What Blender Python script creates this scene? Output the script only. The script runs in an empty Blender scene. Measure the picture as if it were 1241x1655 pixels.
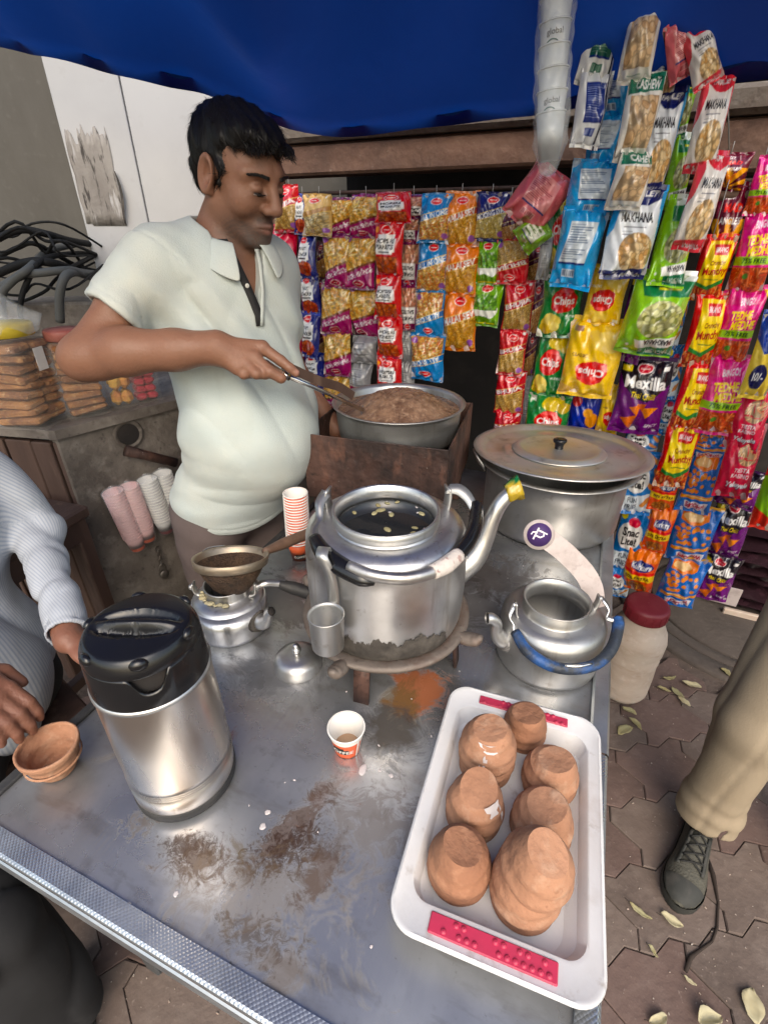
import bpy, math, random
import numpy as np
from mathutils import Vector, Matrix
scene = bpy.context.scene
COL = scene.collection
RND = random.Random(11)

# ---------------------------------------------------------------- camera, sky, sun, exposure
CAM_H, PITCH, FOC = 1.5, math.radians(30), 800.0          # focal length in pixels of a 1241 x 1655 frame
cam_data = bpy.data.cameras.new("camera")
cam = bpy.data.objects.new("camera", cam_data)
COL.objects.link(cam)
cam.location = (0, 0, CAM_H)
cam.rotation_euler = (math.radians(60), 0, 0)
cam_data.sensor_fit = 'VERTICAL'
cam_data.sensor_height = 36.0
cam_data.lens = 36.0 * FOC / 1655.0
cam_data.clip_start = 0.02
cam_data.clip_end = 500
scene.camera = cam

SUN_EL, SUN_AZ = math.radians(44), math.radians(178)      # azimuth measured from +Y clockwise
world = bpy.data.worlds.new("World")
scene.world = world
world.use_nodes = True
wn = world.node_tree.nodes
wl = world.node_tree.links
sky = wn.new("ShaderNodeTexSky")
sky.sky_type = 'NISHITA'
sky.sun_disc = False
sky.sun_elevation = SUN_EL
sky.sun_rotation = SUN_AZ
sky.air_density = 1.6
sky.dust_density = 4.0
sky.ozone_density = 1.0
wn["Background"].inputs["Strength"].default_value = 0.15
wl.new(sky.outputs[0], wn["Background"].inputs["Color"])
sun_d = bpy.data.lights.new("sun", 'SUN')
sun_d.energy = 0.85
sun_d.angle = math.radians(55)
sun_d.color = (1.0, 0.975, 0.94)
sun = bpy.data.objects.new("sun", sun_d)
COL.objects.link(sun)
sdir = Vector((math.sin(SUN_AZ) * math.cos(SUN_EL), math.cos(SUN_AZ) * math.cos(SUN_EL), math.sin(SUN_EL)))
sun.rotation_euler = sdir.to_track_quat('Z', 'Y').to_euler()
sun.location = sdir * 20
scene.view_settings.view_transform = 'Standard'
scene.view_settings.look = 'None'
scene.view_settings.gamma = 1.0
scene.view_settings.use_curve_mapping = False
scene.view_settings.exposure = 0.9
scene.render.engine = 'CYCLES'
scene.cycles.use_denoising = True
scene.cycles.max_bounces = 8
scene.cycles.diffuse_bounces = 4
scene.cycles.glossy_bounces = 4
scene.cycles.transparent_max_bounces = 8
scene.cycles.sample_clamp_indirect = 6.0
scene.cycles.caustics_reflective = False
scene.cycles.caustics_refractive = False

# ---------------------------------------------------------------- geometry of the view (rays through a pixel of the photograph)
SP, CP = math.sin(PITCH), math.cos(PITCH)
def ray(px, py):
    x = (px - 620.5) / FOC; y = (827.5 - py) / FOC
    return np.array((x, CP + y * SP, -SP + y * CP))
def at_z(px, py, z=0.72):
    a = ray(px, py); t = (z - CAM_H) / a[2]
    return np.array((a[0] * t, a[1] * t, z))
def at_y(px, py, Y):
    a = ray(px, py); t = Y / a[1]
    return np.array((a[0] * t, Y, CAM_H + a[2] * t))

# ---------------------------------------------------------------- small helpers
def srgb(r, g=None, b=None):
    if g is None: r, g, b = r
    f = lambda c: (c / 255.0 / 12.92) if c / 255.0 <= 0.04045 else ((c / 255.0 + 0.055) / 1.055) ** 2.4
    return (f(r), f(g), f(b))

def tag(o, label=None, cat=None, group=None, kind=None):
    if label: o['label'] = label
    if cat: o['category'] = cat
    if group: o['group'] = group
    if kind: o['kind'] = kind
    return o

def empty(name, loc=(0, 0, 0), rz=0.0, label=None, cat=None, group=None, rot=None):
    o = bpy.data.objects.new(name, None)
    o.empty_display_size = 0.05
    COL.objects.link(o)
    o.location = loc
    o.rotation_euler = rot if rot else (0, 0, rz)
    return tag(o, label, cat, group)

def build(name, geo, mat, parent=None, smooth=True, loc=None, rz=0.0, rot=None, cols=None, auto=None):
    """link (verts, faces) as ONE mesh object"""
    V, F = geo
    me = bpy.data.meshes.new(name)
    V = np.asarray(V, dtype=np.float32)
    if isinstance(F, np.ndarray):
        n = len(F); k = F.shape[1]
        me.vertices.add(len(V)); me.vertices.foreach_set('co', V.ravel())
        me.loops.add(n * k); me.loops.foreach_set('vertex_index', F.astype(np.int32).ravel())
        me.polygons.add(n); me.polygons.foreach_set('loop_start', np.arange(0, n * k, k, dtype=np.int32))
        me.update(calc_edges=True)
    else:
        me.from_pydata([tuple(map(float, v)) for v in V], [], F)
    if cols is not None:
        ca = me.color_attributes.new('Col', 'FLOAT_COLOR', 'POINT')
        c4 = np.ones((len(V), 4), dtype=np.float32); c4[:, :3] = cols
        ca.data.foreach_set('color', c4.ravel())
    me.materials.append(mat)
    if smooth:
        me.polygons.foreach_set('use_smooth', [True] * len(me.polygons))
        if auto:
            me.set_sharp_from_angle(angle=math.radians(auto))
    me.validate()
    o = bpy.data.objects.new(name, me)
    COL.objects.link(o)
    if parent: o.parent = parent
    if loc is not None: o.location = tuple(map(float, loc))
    if rot is not None: o.rotation_euler = rot
    elif rz: o.rotation_euler = (0, 0, rz)
    return o

def join(*gs):
    V, F, n = [], [], 0
    for v, f in gs:
        v = np.asarray(v, dtype=float)
        V.append(v)
        F += [tuple(int(i) + n for i in q) for q in f]
        n += len(v)
    return np.concatenate(V), F

def xf(geo, loc=(0, 0, 0), rz=0.0, rx=0.0, ry=0.0, s=1.0):
    M = np.array((Matrix.Rotation(rz, 3, 'Z') @ Matrix.Rotation(ry, 3, 'Y') @ Matrix.Rotation(rx, 3, 'X')))
    return (np.asarray(geo[0], dtype=float) * s) @ M.T + np.array(loc), geo[1]

def lathe(prof, seg=40, cap0=False, cap1=False, wob=None):
    V, F = [], []
    n = len(prof)
    for (r, z) in prof:
        for k in range(seg):
            a = 2 * math.pi * k / seg
            rr = r * (1 + (wob(a, z) if wob else 0))
            V.append((rr * math.cos(a), rr * math.sin(a), z))
    for i in range(n - 1):
        for k in range(seg):
            k2 = (k + 1) % seg
            F.append((i * seg + k, i * seg + k2, (i + 1) * seg + k2, (i + 1) * seg + k))
    if cap0: F.append(tuple(reversed(range(seg))))
    if cap1: F.append(tuple((n - 1) * seg + k for k in range(seg)))
    return np.array(V), F

def disc(r, z, seg=40):
    return lathe([(r, z), (r * .5, z), (0.0005, z)], seg)

def frame_along(P):
    P = [np.array(p, dtype=float) for p in P]
    T = []
    for i in range(len(P)):
        a = P[max(i - 1, 0)]; b = P[min(i + 1, len(P) - 1)]
        t = b - a; T.append(t / (np.linalg.norm(t) + 1e-9))
    up = np.array((0, 0, 1.0)) if abs(T[0][2]) < 0.9 else np.array((1.0, 0, 0))
    n = up - T[0] * up.dot(T[0]); n /= np.linalg.norm(n)
    N = [n]
    for i in range(1, len(P)):
        n = N[-1] - T[i] * N[-1].dot(T[i]); n /= (np.linalg.norm(n) + 1e-9); N.append(n)
    return P, T, N

def spline(P, n=6):
    P = [np.array(p, dtype=float) for p in P]
    Q = [2 * P[0] - P[1]] + P + [2 * P[-1] - P[-2]]
    out = []
    for i in range(1, len(Q) - 2):
        for k in range(n):
            t = k / n
            out.append(0.5 * ((2 * Q[i]) + (-Q[i - 1] + Q[i + 1]) * t + (2 * Q[i - 1] - 5 * Q[i] + 4 * Q[i + 1] - Q[i + 2]) * t * t + (-Q[i - 1] + 3 * Q[i] - 3 * Q[i + 1] + Q[i + 2]) * t ** 3))
    out.append(P[-1])
    return out

def tube(P, r, seg=10, cap=True, flat=1.0):
    P, T, N = frame_along(P)
    m = len(P)
    rr = r if hasattr(r, '__len__') else [r] * m
    if len(rr) != m:
        rr = np.interp(np.linspace(0, 1, m), np.linspace(0, 1, len(rr)), rr)
    V, F = [], []
    for i in range(m):
        B = np.cross(T[i], N[i])
        for k in range(seg):
            a = 2 * math.pi * k / seg
            V.append(P[i] + rr[i] * (math.cos(a) * N[i] * flat + math.sin(a) * B))
    for i in range(m - 1):
        for k in range(seg):
            k2 = (k + 1) % seg
            F.append((i * seg + k, i * seg + k2, (i + 1) * seg + k2, (i + 1) * seg + k))
    if cap:
        F.append(tuple(reversed(range(seg))))
        F.append(tuple((m - 1) * seg + k for k in range(seg)))
    return np.array(V), F

def strap(P, w, t, wdir):
    """flat metal strip along a path; wdir = direction of its width"""
    P, T, N = frame_along(P)
    wd = np.array(wdir, dtype=float); wd /= np.linalg.norm(wd)
    V, F = [], []
    for i in range(len(P)):
        n = np.cross(T[i], wd); n /= (np.linalg.norm(n) + 1e-9)
        for a, b in ((-1, -1), (1, -1), (1, 1), (-1, 1)):
            V.append(P[i] + wd * a * w / 2 + n * b * t / 2)
    for i in range(len(P) - 1):
        for k in range(4):
            k2 = (k + 1) % 4
            F.append((i * 4 + k, i * 4 + k2, i * 4 + 4 + k2, i * 4 + 4 + k))
    F.append((3, 2, 1, 0)); e = (len(P) - 1) * 4
    F.append((e, e + 1, e + 2, e + 3))
    return np.array(V), F

def box(c, s, bev=0.0, rz=0.0):
    hx, hy, hz = s[0] / 2, s[1] / 2, s[2] / 2
    if bev <= 0:
        V = [(x, y, z) for z in (-hz, hz) for x, y in ((-hx, -hy), (hx, -hy), (hx, hy), (-hx, hy))]
        F = [(3, 2, 1, 0), (4, 5, 6, 7), (0, 1, 5, 4), (1, 2, 6, 5), (2, 3, 7, 6), (3, 0, 4, 7)]
        return xf((np.array(V), F), c, rz)
    b = min(bev, hx * .9, hy * .9, hz * .9)
    def ring(x, y, z):
        q = []
        for sx, sy in ((-1, -1), (1, -1), (1, 1), (-1, 1)):
            if sx * sy > 0: q += [(sx * (x - b), sy * y, z), (sx * x, sy * (y - b), z)] if False else ([(sx * x, sy * (y - b), z), (sx * (x - b), sy * y, z)])
            else: q += [(sx * (x - b), sy * y, z), (sx * x, sy * (y - b), z)]
        return q
    V = []; V += [(x * (hx - b) / hx, y * (hy - b) / hy, -hz) for x, y, _ in ring(hx, hy, 0)]
    V += ring(hx, hy, -hz + b); V += ring(hx, hy, hz - b)
    V += [(x * (hx - b) / hx, y * (hy - b) / hy, hz) for x, y, _ in ring(hx, hy, 0)]
    F = []
    for i in range(3):
        for k in range(8):
            k2 = (k + 1) % 8
            F.append((i * 8 + k, i * 8 + k2, i * 8 + 8 + k2, i * 8 + 8 + k))
    F.append(tuple(reversed(range(8)))); F.append(tuple(range(24, 32)))
    return xf((np.array(V), F), c, rz)

def rrect_ring(hx, hy, r, z, n=6):
    out = []
    for cx, cy, a0 in ((hx - r, hy - r, 0), (-hx + r, hy - r, 90), (-hx + r, -hy + r, 180), (hx - r, -hy + r, 270)):
        for k in range(n + 1):
            a = math.radians(a0 + 90 * k / n)
            out.append((cx + r * math.cos(a), cy + r * math.sin(a), z))
    return out

def loft(rings, cap0=False, cap1=False):
    n = len(rings[0]); V = [p for r in rings for p in r]; F = []
    for i in range(len(rings) - 1):
        for k in range(n):
            k2 = (k + 1) % n
            F.append((i * n + k, i * n + k2, (i + 1) * n + k2, (i + 1) * n + k))
    if cap0: F.append(tuple(reversed(range(n))))
    if cap1: F.append(tuple((len(rings) - 1) * n + k for k in range(n)))
    return np.array(V, dtype=float), F

def ball(c, r, seg=16, rings=10, sc=(1, 1, 1)):
    V, F = [], []
    for i in range(rings + 1):
        t = math.pi * i / rings
        for k in range(seg):
            a = 2 * math.pi * k / seg
            V.append((c[0] + r * sc[0] * math.sin(t) * math.cos(a), c[1] + r * sc[1] * math.sin(t) * math.sin(a), c[2] - r * sc[2] * math.cos(t)))
    for i in range(rings):
        for k in range(seg):
            k2 = (k + 1) % seg
            F.append((i * seg + k, i * seg + k2, (i + 1) * seg + k2, (i + 1) * seg + k))
    return np.array(V), F

# smooth pseudo noise: sum of sines in random directions
_nr = np.random.RandomState(5)
_ND = _nr.normal(size=(14, 3)); _ND /= np.linalg.norm(_ND, axis=1)[:, None]
_NP = _nr.uniform(0, 6.28, 14); _NF = _nr.uniform(.6, 1.7, 14)
def nz(x, y, z, f, o=0):
    s = 0
    for i in range(6):
        j = (i + o) % 14
        s = s + np.sin((x * _ND[j, 0] + y * _ND[j, 1] + z * _ND[j, 2]) * f * _NF[j] + _NP[j] + o)
    return s / 3.2

# ---------------------------------------------------------------- materials
def mat(name, col, rough=0.5, metal=0.0, vary=(), bump=None, coat=0.0, attr=False, sss=0.0, spec=None, alpha=None, trans=None, rvar=None, sheen=0.0, fine=None, ior=None):
    """vary: list of (noise scale, colour, low, high, amount, stretch) layers; bump: (scale, strength, stretch)"""
    m = bpy.data.materials.new(name); m.use_nodes = True
    nt = m.node_tree; N = nt.nodes; L = nt.links
    bs = N["Principled BSDF"]
    tc = N.new("ShaderNodeTexCoord")
    bs.inputs["Base Color"].default_value = (*col, 1)
    bs.inputs["Roughness"].default_value = rough
    bs.inputs["Metallic"].default_value = metal
    if coat: bs.inputs["Coat Weight"].default_value = coat; bs.inputs["Coat Roughness"].default_value = .12
    if sss:
        bs.inputs["Subsurface Weight"].default_value = sss
        bs.inputs["Subsurface Radius"].default_value = (.012, .005, .003); bs.inputs["Subsurface Scale"].default_value = .6
    if spec is not None: bs.inputs["Specular IOR Level"].default_value = spec
    if alpha is not None: bs.inputs["Alpha"].default_value = alpha
    if trans is not None: bs.inputs["Transmission Weight"].default_value = trans
    if ior: bs.inputs["IOR"].default_value = ior
    if sheen: bs.inputs["Sheen Weight"].default_value = sheen
    oi = N.new("ShaderNodeObjectInfo")
    off = N.new("ShaderNodeVectorMath"); off.operation = 'MULTIPLY_ADD'
    off.inputs[1].default_value = (1, 1, 1)
    cmb = N.new("ShaderNodeVectorMath"); cmb.operation = 'SCALE'; cmb.inputs[0].default_value = (7.3, 3.1, 5.7)
    L.new(oi.outputs["Random"], cmb.inputs["Scale"])
    L.new(tc.outputs["Object"], off.inputs[0]); L.new(cmb.outputs[0], off.inputs[2])
    def coords(stretch):
        if not stretch: return off.outputs[0]
        mp = N.new("ShaderNodeMapping"); mp.inputs["Scale"].default_value = stretch
        L.new(off.outputs[0], mp.inputs["Vector"]); return mp.outputs[0]
    cur = None
    if attr:
        at = N.new("ShaderNodeAttribute"); at.attribute_name = 'Col'; cur = at.outputs["Color"]
    for ly in vary:
        sc, c2, lo, hi = ly[:4]; amt = ly[4] if len(ly) > 4 else 1.0; st = ly[5] if len(ly) > 5 else None
        tn = N.new("ShaderNodeTexNoise"); tn.inputs["Scale"].default_value = sc; tn.inputs["Detail"].default_value = 7; tn.inputs["Roughness"].default_value = .6
        L.new(coords(st), tn.inputs["Vector"])
        mr = N.new("ShaderNodeMapRange"); mr.inputs["From Min"].default_value = lo; mr.inputs["From Max"].default_value = hi; mr.inputs["To Max"].default_value = amt
        L.new(tn.outputs["Fac"], mr.inputs["Value"])
        mx = N.new("ShaderNodeMix"); mx.data_type = 'RGBA'
        L.new(mr.outputs[0], mx.inputs["Factor"])
        if cur is None: mx.inputs["A"].default_value = (*col, 1)
        else: L.new(cur, mx.inputs["A"])
        mx.inputs["B"].default_value = (*c2, 1)
        cur = mx.outputs["Result"]
    if cur is not None: L.new(cur, bs.inputs["Base Color"])
    if rvar:
        tn = N.new("ShaderNodeTexNoise"); tn.inputs["Scale"].default_value = rvar[0]; tn.inputs["Detail"].default_value = 6
        L.new(coords(rvar[3] if len(rvar) > 3 else None), tn.inputs["Vector"])
        mr = N.new("ShaderNodeMapRange"); mr.inputs["From Min"].default_value = .3; mr.inputs["From Max"].default_value = .7
        mr.inputs["To Min"].default_value = rvar[1]; mr.inputs["To Max"].default_value = rvar[2]
        L.new(tn.outputs["Fac"], mr.inputs["Value"]); L.new(mr.outputs[0], bs.inputs["Roughness"])
    last = None
    for bp in ([bump] if bump else []) + ([fine] if fine else []):
        tn = N.new("ShaderNodeTexNoise"); tn.inputs["Scale"].default_value = bp[0]; tn.inputs["Detail"].default_value = 5
        L.new(coords(bp[2] if len(bp) > 2 else None), tn.inputs["Vector"])
        bm = N.new("ShaderNodeBump"); bm.inputs["Strength"].default_value = bp[1]; bm.inputs["Distance"].default_value = .01
        L.new(tn.outputs["Fac"], bm.inputs["Height"])
        if last: L.new(last, bm.inputs["Normal"])
        last = bm.outputs[0]
    if last: L.new(last, bs.inputs["Normal"])
    return m

def nodes_of(m): return m.node_tree.nodes, m.node_tree.links, m.node_tree.nodes["Principled BSDF"]

M = {}
M['alu'] = mat('aluminium', (.60, .60, .60), .38, .95, vary=[(9, (.42, .415, .41), .45, .75, .8), (26, (.68, .68, .67), .5, .8, .6), (48, (.27, .22, .17), .58, .72, .55, (1, 1, .10)), (70, (.18, .15, .13), .64, .76, .6)], rvar=(14, .27, .48), bump=(5, .05), fine=(90, .02, (1, 1, .12)))
M['alu_dull'] = mat('dull aluminium', (.50, .50, .49), .42, .9, vary=[(8, (.36, .35, .33), .42, .7, .8), (46, (.25, .21, .17), .58, .72, .5, (1, 1, .10)), (40, (.22, .18, .14), .6, .75, .6)], rvar=(12, .3, .55), bump=(30, .04))
M['alu_lid'] = mat('stained lid metal', (.62, .615, .60), .38, .85, vary=[(7, (.46, .38, .22), .52, .74, .8), (20, (.22, .19, .16), .58, .75, .7)], rvar=(10, .28, .5), bump=(25, .04))
M['steel_jug'] = mat('brushed steel jug', (.68, .625, .565), .24, 1.0, vary=[(5, (.52, .44, .36), .45, .75, .7, (1, 1, .25)), (45, (.3, .18, .1), .66, .8, .55, (1, 1, .3))], rvar=(9, .22, .38, (1, 1, .3)), bump=(4, .05))
M['black_plastic'] = mat('black plastic', (.008, .008, .009), .25, 0, vary=[(50, (.04, .037, .033), .64, .8, .5)], rvar=(12, .14, .32))
M['black_rubber'] = mat('black rubber', (.02, .02, .021), .6, 0, vary=[(20, (.06, .055, .05), .5, .8, .7)], bump=(60, .2))
M['rust'] = mat('rusty sheet iron', (.105, .055, .042), .65, .3, vary=[(7, (.028, .018, .016), .42, .6, .95, (1, 1, .6)), (20, (.19, .09, .06), .55, .72, .8, (1, 1, .45)), (60, (.02, .014, .012), .58, .7, .8), (110, (.42, .38, .35), .67, .73, .85)], bump=(40, .5), rvar=(16, .45, .85))
M['rust_ring'] = mat('sooty cast iron ring', (.17, .14, .12), .65, .4, vary=[(14, (.12, .07, .05), .5, .68, .8), (50, (.26, .23, .2), .55, .75, .6), (24, (.05, .035, .03), .6, .72, .8)], bump=(50, .3))
M['beam'] = mat('rusty concrete beam', (.155, .085, .06), .85, 0, vary=[(5, (.085, .048, .036), .4, .65, .9), (16, (.21, .125, .09), .52, .75, .8), (70, (.3, .26, .22), .62, .78, .7)], bump=(40, .6))
M['beam_cap'] = mat('weathered beam cap', (.15, .125, .102), .9, 0, vary=[(8, (.13, .095, .075), .42, .65, .9), (50, (.24, .21, .18), .55, .75, .7)], bump=(40, .6))
M['concrete'] = mat('dirty concrete', (.185, .16, .138), .9, 0, vary=[(3.5, (.095, .08, .068), .42, .6, .95), (16, (.255, .228, .2), .52, .68, .75), (45, (.06, .05, .045), .6, .7, .7), (110, (.34, .31, .28), .66, .74, .5)], bump=(26, .8))
M['wood_dark'] = mat('old painted wood', (.085, .05, .038), .6, 0, vary=[(6, (.05, .028, .022), .4, .6, .9, (1, 1, .2)), (22, (.17, .11, .08), .56, .72, .7, (1, 1, .15)), (40, (.45, .4, .34), .72, .78, .7, (1, 1, .2))], bump=(30, .4, (1, 1, .15)))
M['wood_handle'] = mat('worn wood handle', (.17, .10, .065), .6, 0, vary=[(15, (.08, .045, .03), .42, .65, .9)], bump=(40, .25))
M['cabinet'] = mat('white painted steel', (.37, .375, .39), .42, 0, vary=[(2.2, (.31, .315, .33), .38, .68, .8), (18, (.27, .265, .26), .6, .8, .5)], bump=(3, .12), rvar=(6, .3, .55))
M['grey_wall'] = mat('grey painted wall', (.088, .083, .074), .85, 0, vary=[(3, (.06, .055, .047), .4, .7, .9, (1, 1, .3)), (20, (.12, .115, .105), .58, .8, .5)], bump=(20, .2))
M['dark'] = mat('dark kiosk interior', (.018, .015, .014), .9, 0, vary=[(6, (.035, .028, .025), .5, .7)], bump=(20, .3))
M['cable'] = mat('black hose rubber', (.008, .008, .0085), .75, 0, spec=.25, vary=[(15, (.022, .021, .02), .5, .75, .7)])
M['cable_grey'] = mat('grey hose plastic', (.075, .077, .074), .7, 0, vary=[(15, (.08, .08, .078), .45, .7, .8)])
M['white_plastic'] = mat('white tray plastic', (.63, .63, .635), .38, 0, vary=[(6, (.50, .475, .45), .48, .74, .7), (34, (.26, .205, .16), .61, .76, .6), (9, (.36, .3, .25), .62, .76, .45)], bump=(120, .03), rvar=(10, .3, .5))
M['pink_grip'] = mat('crimson rubber grip', (.46, .028, .075), .45, 0, vary=[(20, (.36, .03, .07), .45, .7, .7)], bump=(80, .05))
M['clay'] = mat('fired clay', (.40, .205, .12), .92, 0, vary=[(9, (.30, .145, .082), .40, .64, .9), (30, (.48, .31, .21), .54, .72, .75), (110, (.24, .11, .06), .62, .74, .6), (55, (.56, .42, .33), .66, .76, .55)], bump=(60, .45), fine=(14, .35))
M['clay_dark'] = mat('darker fired clay', (.33, .155, .085), .92, 0, vary=[(12, (.25, .115, .065), .42, .65, .8), (35, (.5, .27, .16), .56, .75, .6), (110, (.25, .11, .07), .66, .76, .5)], bump=(60, .45), fine=(14, .35))
M['whitewash'] = mat('dried milk', (.55, .50, .49), .6)
M['paper_white'] = mat('white cup paper', (.78, .76, .72), .55, 0, vary=[(20, (.66, .6, .53), .6, .8, .6)])
M['cup_orange'] = mat('orange cup print', (.72, .12, .035), .45, 0, vary=[(30, (.6, .09, .03), .5, .7, .7)])
M['cup_pink'] = mat('pink cup paper', (.76, .43, .41), .6, 0, vary=[(30, (.74, .45, .43), .5, .7, .7)])
M['cup_grey'] = mat('grey cup paper', (.6, .6, .59), .6, 0, vary=[(30, (.4, .4, .4), .5, .7, .7)])
M['tea_dark'] = mat('hot water in kettle', (.016, .018, .021), .05, 0, spec=.6, bump=(20, .04))
M['tea'] = mat('milky tea', (.40, .25, .15), .3)
M['tea_boil'] = mat('boiling tea froth', (.23, .135, .083), .3, 0, vary=[(16, (.11, .058, .035), .42, .62, .95, (1.6, 1.6, .35)), (50, (.36, .235, .155), .52, .70, .9, (1.6, 1.6, .5))], bump=(70, .3, (1.5, 1.5, .4)), rvar=(30, .15, .4))
M['soot'] = mat('soot crust', (.055, .048, .042), .85, .2, vary=[(16, (.13, .115, .10), .45, .68, .9), (50, (.02, .018, .016), .5, .7, .7)], bump=(35, .6))
M['burnt_alu'] = mat('tarnished aluminium', (.42, .41, .40), .4, .9, vary=[(11, (.16, .13, .11), .5, .7, .9)], rvar=(12, .3, .6), bump=(30, .1))
M['tape'] = mat('torn paper tape', (.55, .5, .46), .8, 0, vary=[(60, (.25, .1, .09), .56, .66, .8), (30, (.1, .09, .085), .62, .7, .8)], bump=(60, .4))
M['blue_rubber'] = mat('blue hose sleeve', (.016, .075, .24), .55, 0, vary=[(13, (.02, .024, .028), .42, .54, .95), (60, (.1, .18, .32), .6, .8, .5)], bump=(60, .4))
M['lid_red'] = mat('dark red lid plastic', (.17, .012, .022), .5, 0, vary=[(25, (.22, .04, .045), .5, .75, .6)], bump=(80, .05))
M['jar_dirty'] = mat('grimy white jar plastic', (.50, .42, .355), .6, 0, vary=[(5, (.38, .29, .23), .42, .66, .9, (1, 1, 2.5)), (16, (.35, .24, .17), .58, .74, .7, (1, 1, 3)), (50, (.62, .55, .5), .55, .75, .5)], bump=(12, .15), sss=.15)
M['yellow_lid'] = mat('yellow lid plastic', (.66, .50, .04), .4)
M['maroon_lid'] = mat('faded red lid plastic', (.30, .08, .06), .5, 0, vary=[(20, (.36, .14, .11), .5, .7)])
M['rusk'] = mat('golden rusk', (.40, .175, .05), .7, 0, vary=[(14, (.17, .06, .018), .40, .62, .95), (60, (.58, .36, .16), .55, .72, .8)], bump=(80, .5))
M['biscuit'] = mat('yellow biscuit wrapper', (.62, .36, .06), .35, 0, vary=[(14, (.5, .18, .05), .45, .65, .9)], bump=(30, .2))
M['red_sweet'] = mat('red sweet wrapper', (.42, .03, .05), .3, 0, vary=[(25, (.7, .55, .5), .6, .7, .8)])
M['steel'] = mat('steel rod', (.62, .61, .59), .25, 1.0, vary=[(40, (.35, .25, .15), .6, .8, .8)])
M['galv'] = mat('galvanised edging', (.48, .50, .52), .35, .85, vary=[(12, (.32, .34, .37), .42, .66, .8), (50, (.24, .21, .18), .62, .76, .7)], rvar=(14, .28, .5))
M['black_edge'] = mat('black edging', (.03, .03, .032), .6, 0, vary=[(20, (.09, .085, .08), .5, .75, .7)], bump=(60, .2))
M['steel_leg'] = mat('painted table leg', (.08, .085, .09), .6, .3, vary=[(14, (.15, .08, .05), .55, .7, .8)])
M['leaf'] = mat('dry leaf', (.27, .245, .125), .7, 0, vary=[(30, (.30, .23, .09), .45, .7, .8), (9, (.5, .46, .27), .5, .7, .6)])
M['leaf_pale'] = mat('pale dry leaf', (.42, .375, .235), .7, 0, vary=[(30, (.42, .35, .19), .45, .7, .8)])
M['twig'] = mat('dark twig', (.03, .02, .015), .9)
M['hair'] = mat('black hair', (.008, .0065, .006), .45, 0, spec=.28)
M['eye'] = mat('eyeball', (.26, .22, .20), .3)
M['iris'] = mat('dark iris', (.01, .006, .004), .08)
M['collar_dark'] = mat('black placket cloth', (.018, .017, .017), .8)
M['button'] = mat('white button', (.7, .68, .62), .3)
M['lace'] = mat('black shoe lace', (.015, .015, .014), .8)
M['sole'] = mat('dark shoe sole', (.026, .027, .024), .7, 0, vary=[(20, (.09, .08, .07), .5, .75, .7)])
M['shoe'] = mat('olive grey mesh shoe', (.066, .063, .049), .75, 0, vary=[(40, (.095, .09, .072), .5, .7, .7), (8, (.06, .058, .045), .45, .7, .7)], bump=(160, .4))
M['string'] = mat('thin plastic string', (.25, .24, .23), .6)
M['foil_silver'] = mat('silver packet back', (.45, .45, .46), .35, .6, vary=[(12, (.25, .25, .26), .45, .65, .8)], bump=(22, .5))
M['sack'] = mat('dark glossy wrapper', (.022, .010, .014), .22, 0, vary=[(14, (.05, .02, .03), .5, .7, .8)], bump=(16, .7), coat=.3)
M['card'] = mat('printed card', (.52, .455, .44), .6, 0, vary=[(30, (.40, .34, .325), .48, .66, .9), (90, (.3, .25, .25), .58, .72, .5)])
M['card_purple'] = mat('purple print', (.055, .025, .12), .5)
M['card_white'] = mat('white print', (.75, .72, .74), .5)
M['chain'] = mat('worn steel chain', (.22, .2, .18), .45, .8, vary=[(40, (.1, .06, .04), .5, .7, .8)])
M['brass'] = mat('old brass', (.28, .2, .1), .4, .8)
M['poster'] = mat('torn poster paper', (.24, .225, .21), .85, 0, vary=[(9, (.16, .145, .135), .42, .6, .85, (1, 1, .3)), (26, (.035, .03, .028), .54, .62, .95, (1.6, 1, .3)), (16, (.37, .365, .37), .58, .66, .9, (1.6, 1, .28))], bump=(40, .4))
M['manhole'] = mat('worn manhole concrete', (.085, .069, .06), .9, 0, vary=[(6, (.06, .048, .041), .4, .66, .8), (40, (.125, .105, .09), .56, .75, .6)], bump=(50, .4))
M['ground'] = mat('grimy mortar ground', (.11, .082, .068), .95, 0, vary=[(5, (.05, .035, .028), .42, .64, .8), (40, (.16, .12, .10), .58, .75, .6)], bump=(60, .6))
M['paver_red'] = mat('dusty red paver', (.135, .088, .074), .9, 0, vary=[(3, (.09, .058, .048), .42, .64, .9), (14, (.165, .115, .098), .5, .72, .7), (90, (.3, .235, .2), .62, .74, .6)], bump=(45, .35))
M['paver_grey'] = mat('dusty brown paver', (.145, .108, .09), .9, 0, vary=[(3, (.095, .069, .057), .42, .64, .9), (14, (.18, .14, .118), .5, .72, .7), (90, (.32, .26, .22), .62, .74, .6)], bump=(45, .35))
M['skin'] = mat('brown skin', (.22, .105, .064), .45, 0, attr=True, sss=.12, vary=[(45, (.17, .08, .05), .5, .75, .25), (140, (.30, .17, .115), .58, .75, .18)], bump=(190, .14), spec=.4, rvar=(18, .42, .6))
M['shirt'] = mat('pale mint polo cloth', (.475, .535, .52), .9, 0, vary=[(3.5, (.53, .54, .48), .42, .68, .9), (20, (.44, .495, .47), .52, .75, .6)], bump=(9, .35, (1, 1, .45)), fine=(380, .2), sheen=.1)
M['trouser'] = mat('brown grey trouser cloth', (.135, .105, .10), .9, 0, vary=[(5, (.10, .076, .073), .4, .68, .8)], bump=(9, .3), fine=(300, .1))
M['khaki'] = mat('khaki trouser cloth', (.31, .25, .175), .9, 0, vary=[(5, (.275, .215, .145), .42, .7, .8)], bump=(7, .3), fine=(300, .12))
M['trouser_dark'] = mat('black trouser cloth', (.009, .009, .0105), .9, 0, vary=[(5, (.017, .017, .019), .4, .68, .8)], bump=(8, .3))
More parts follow.
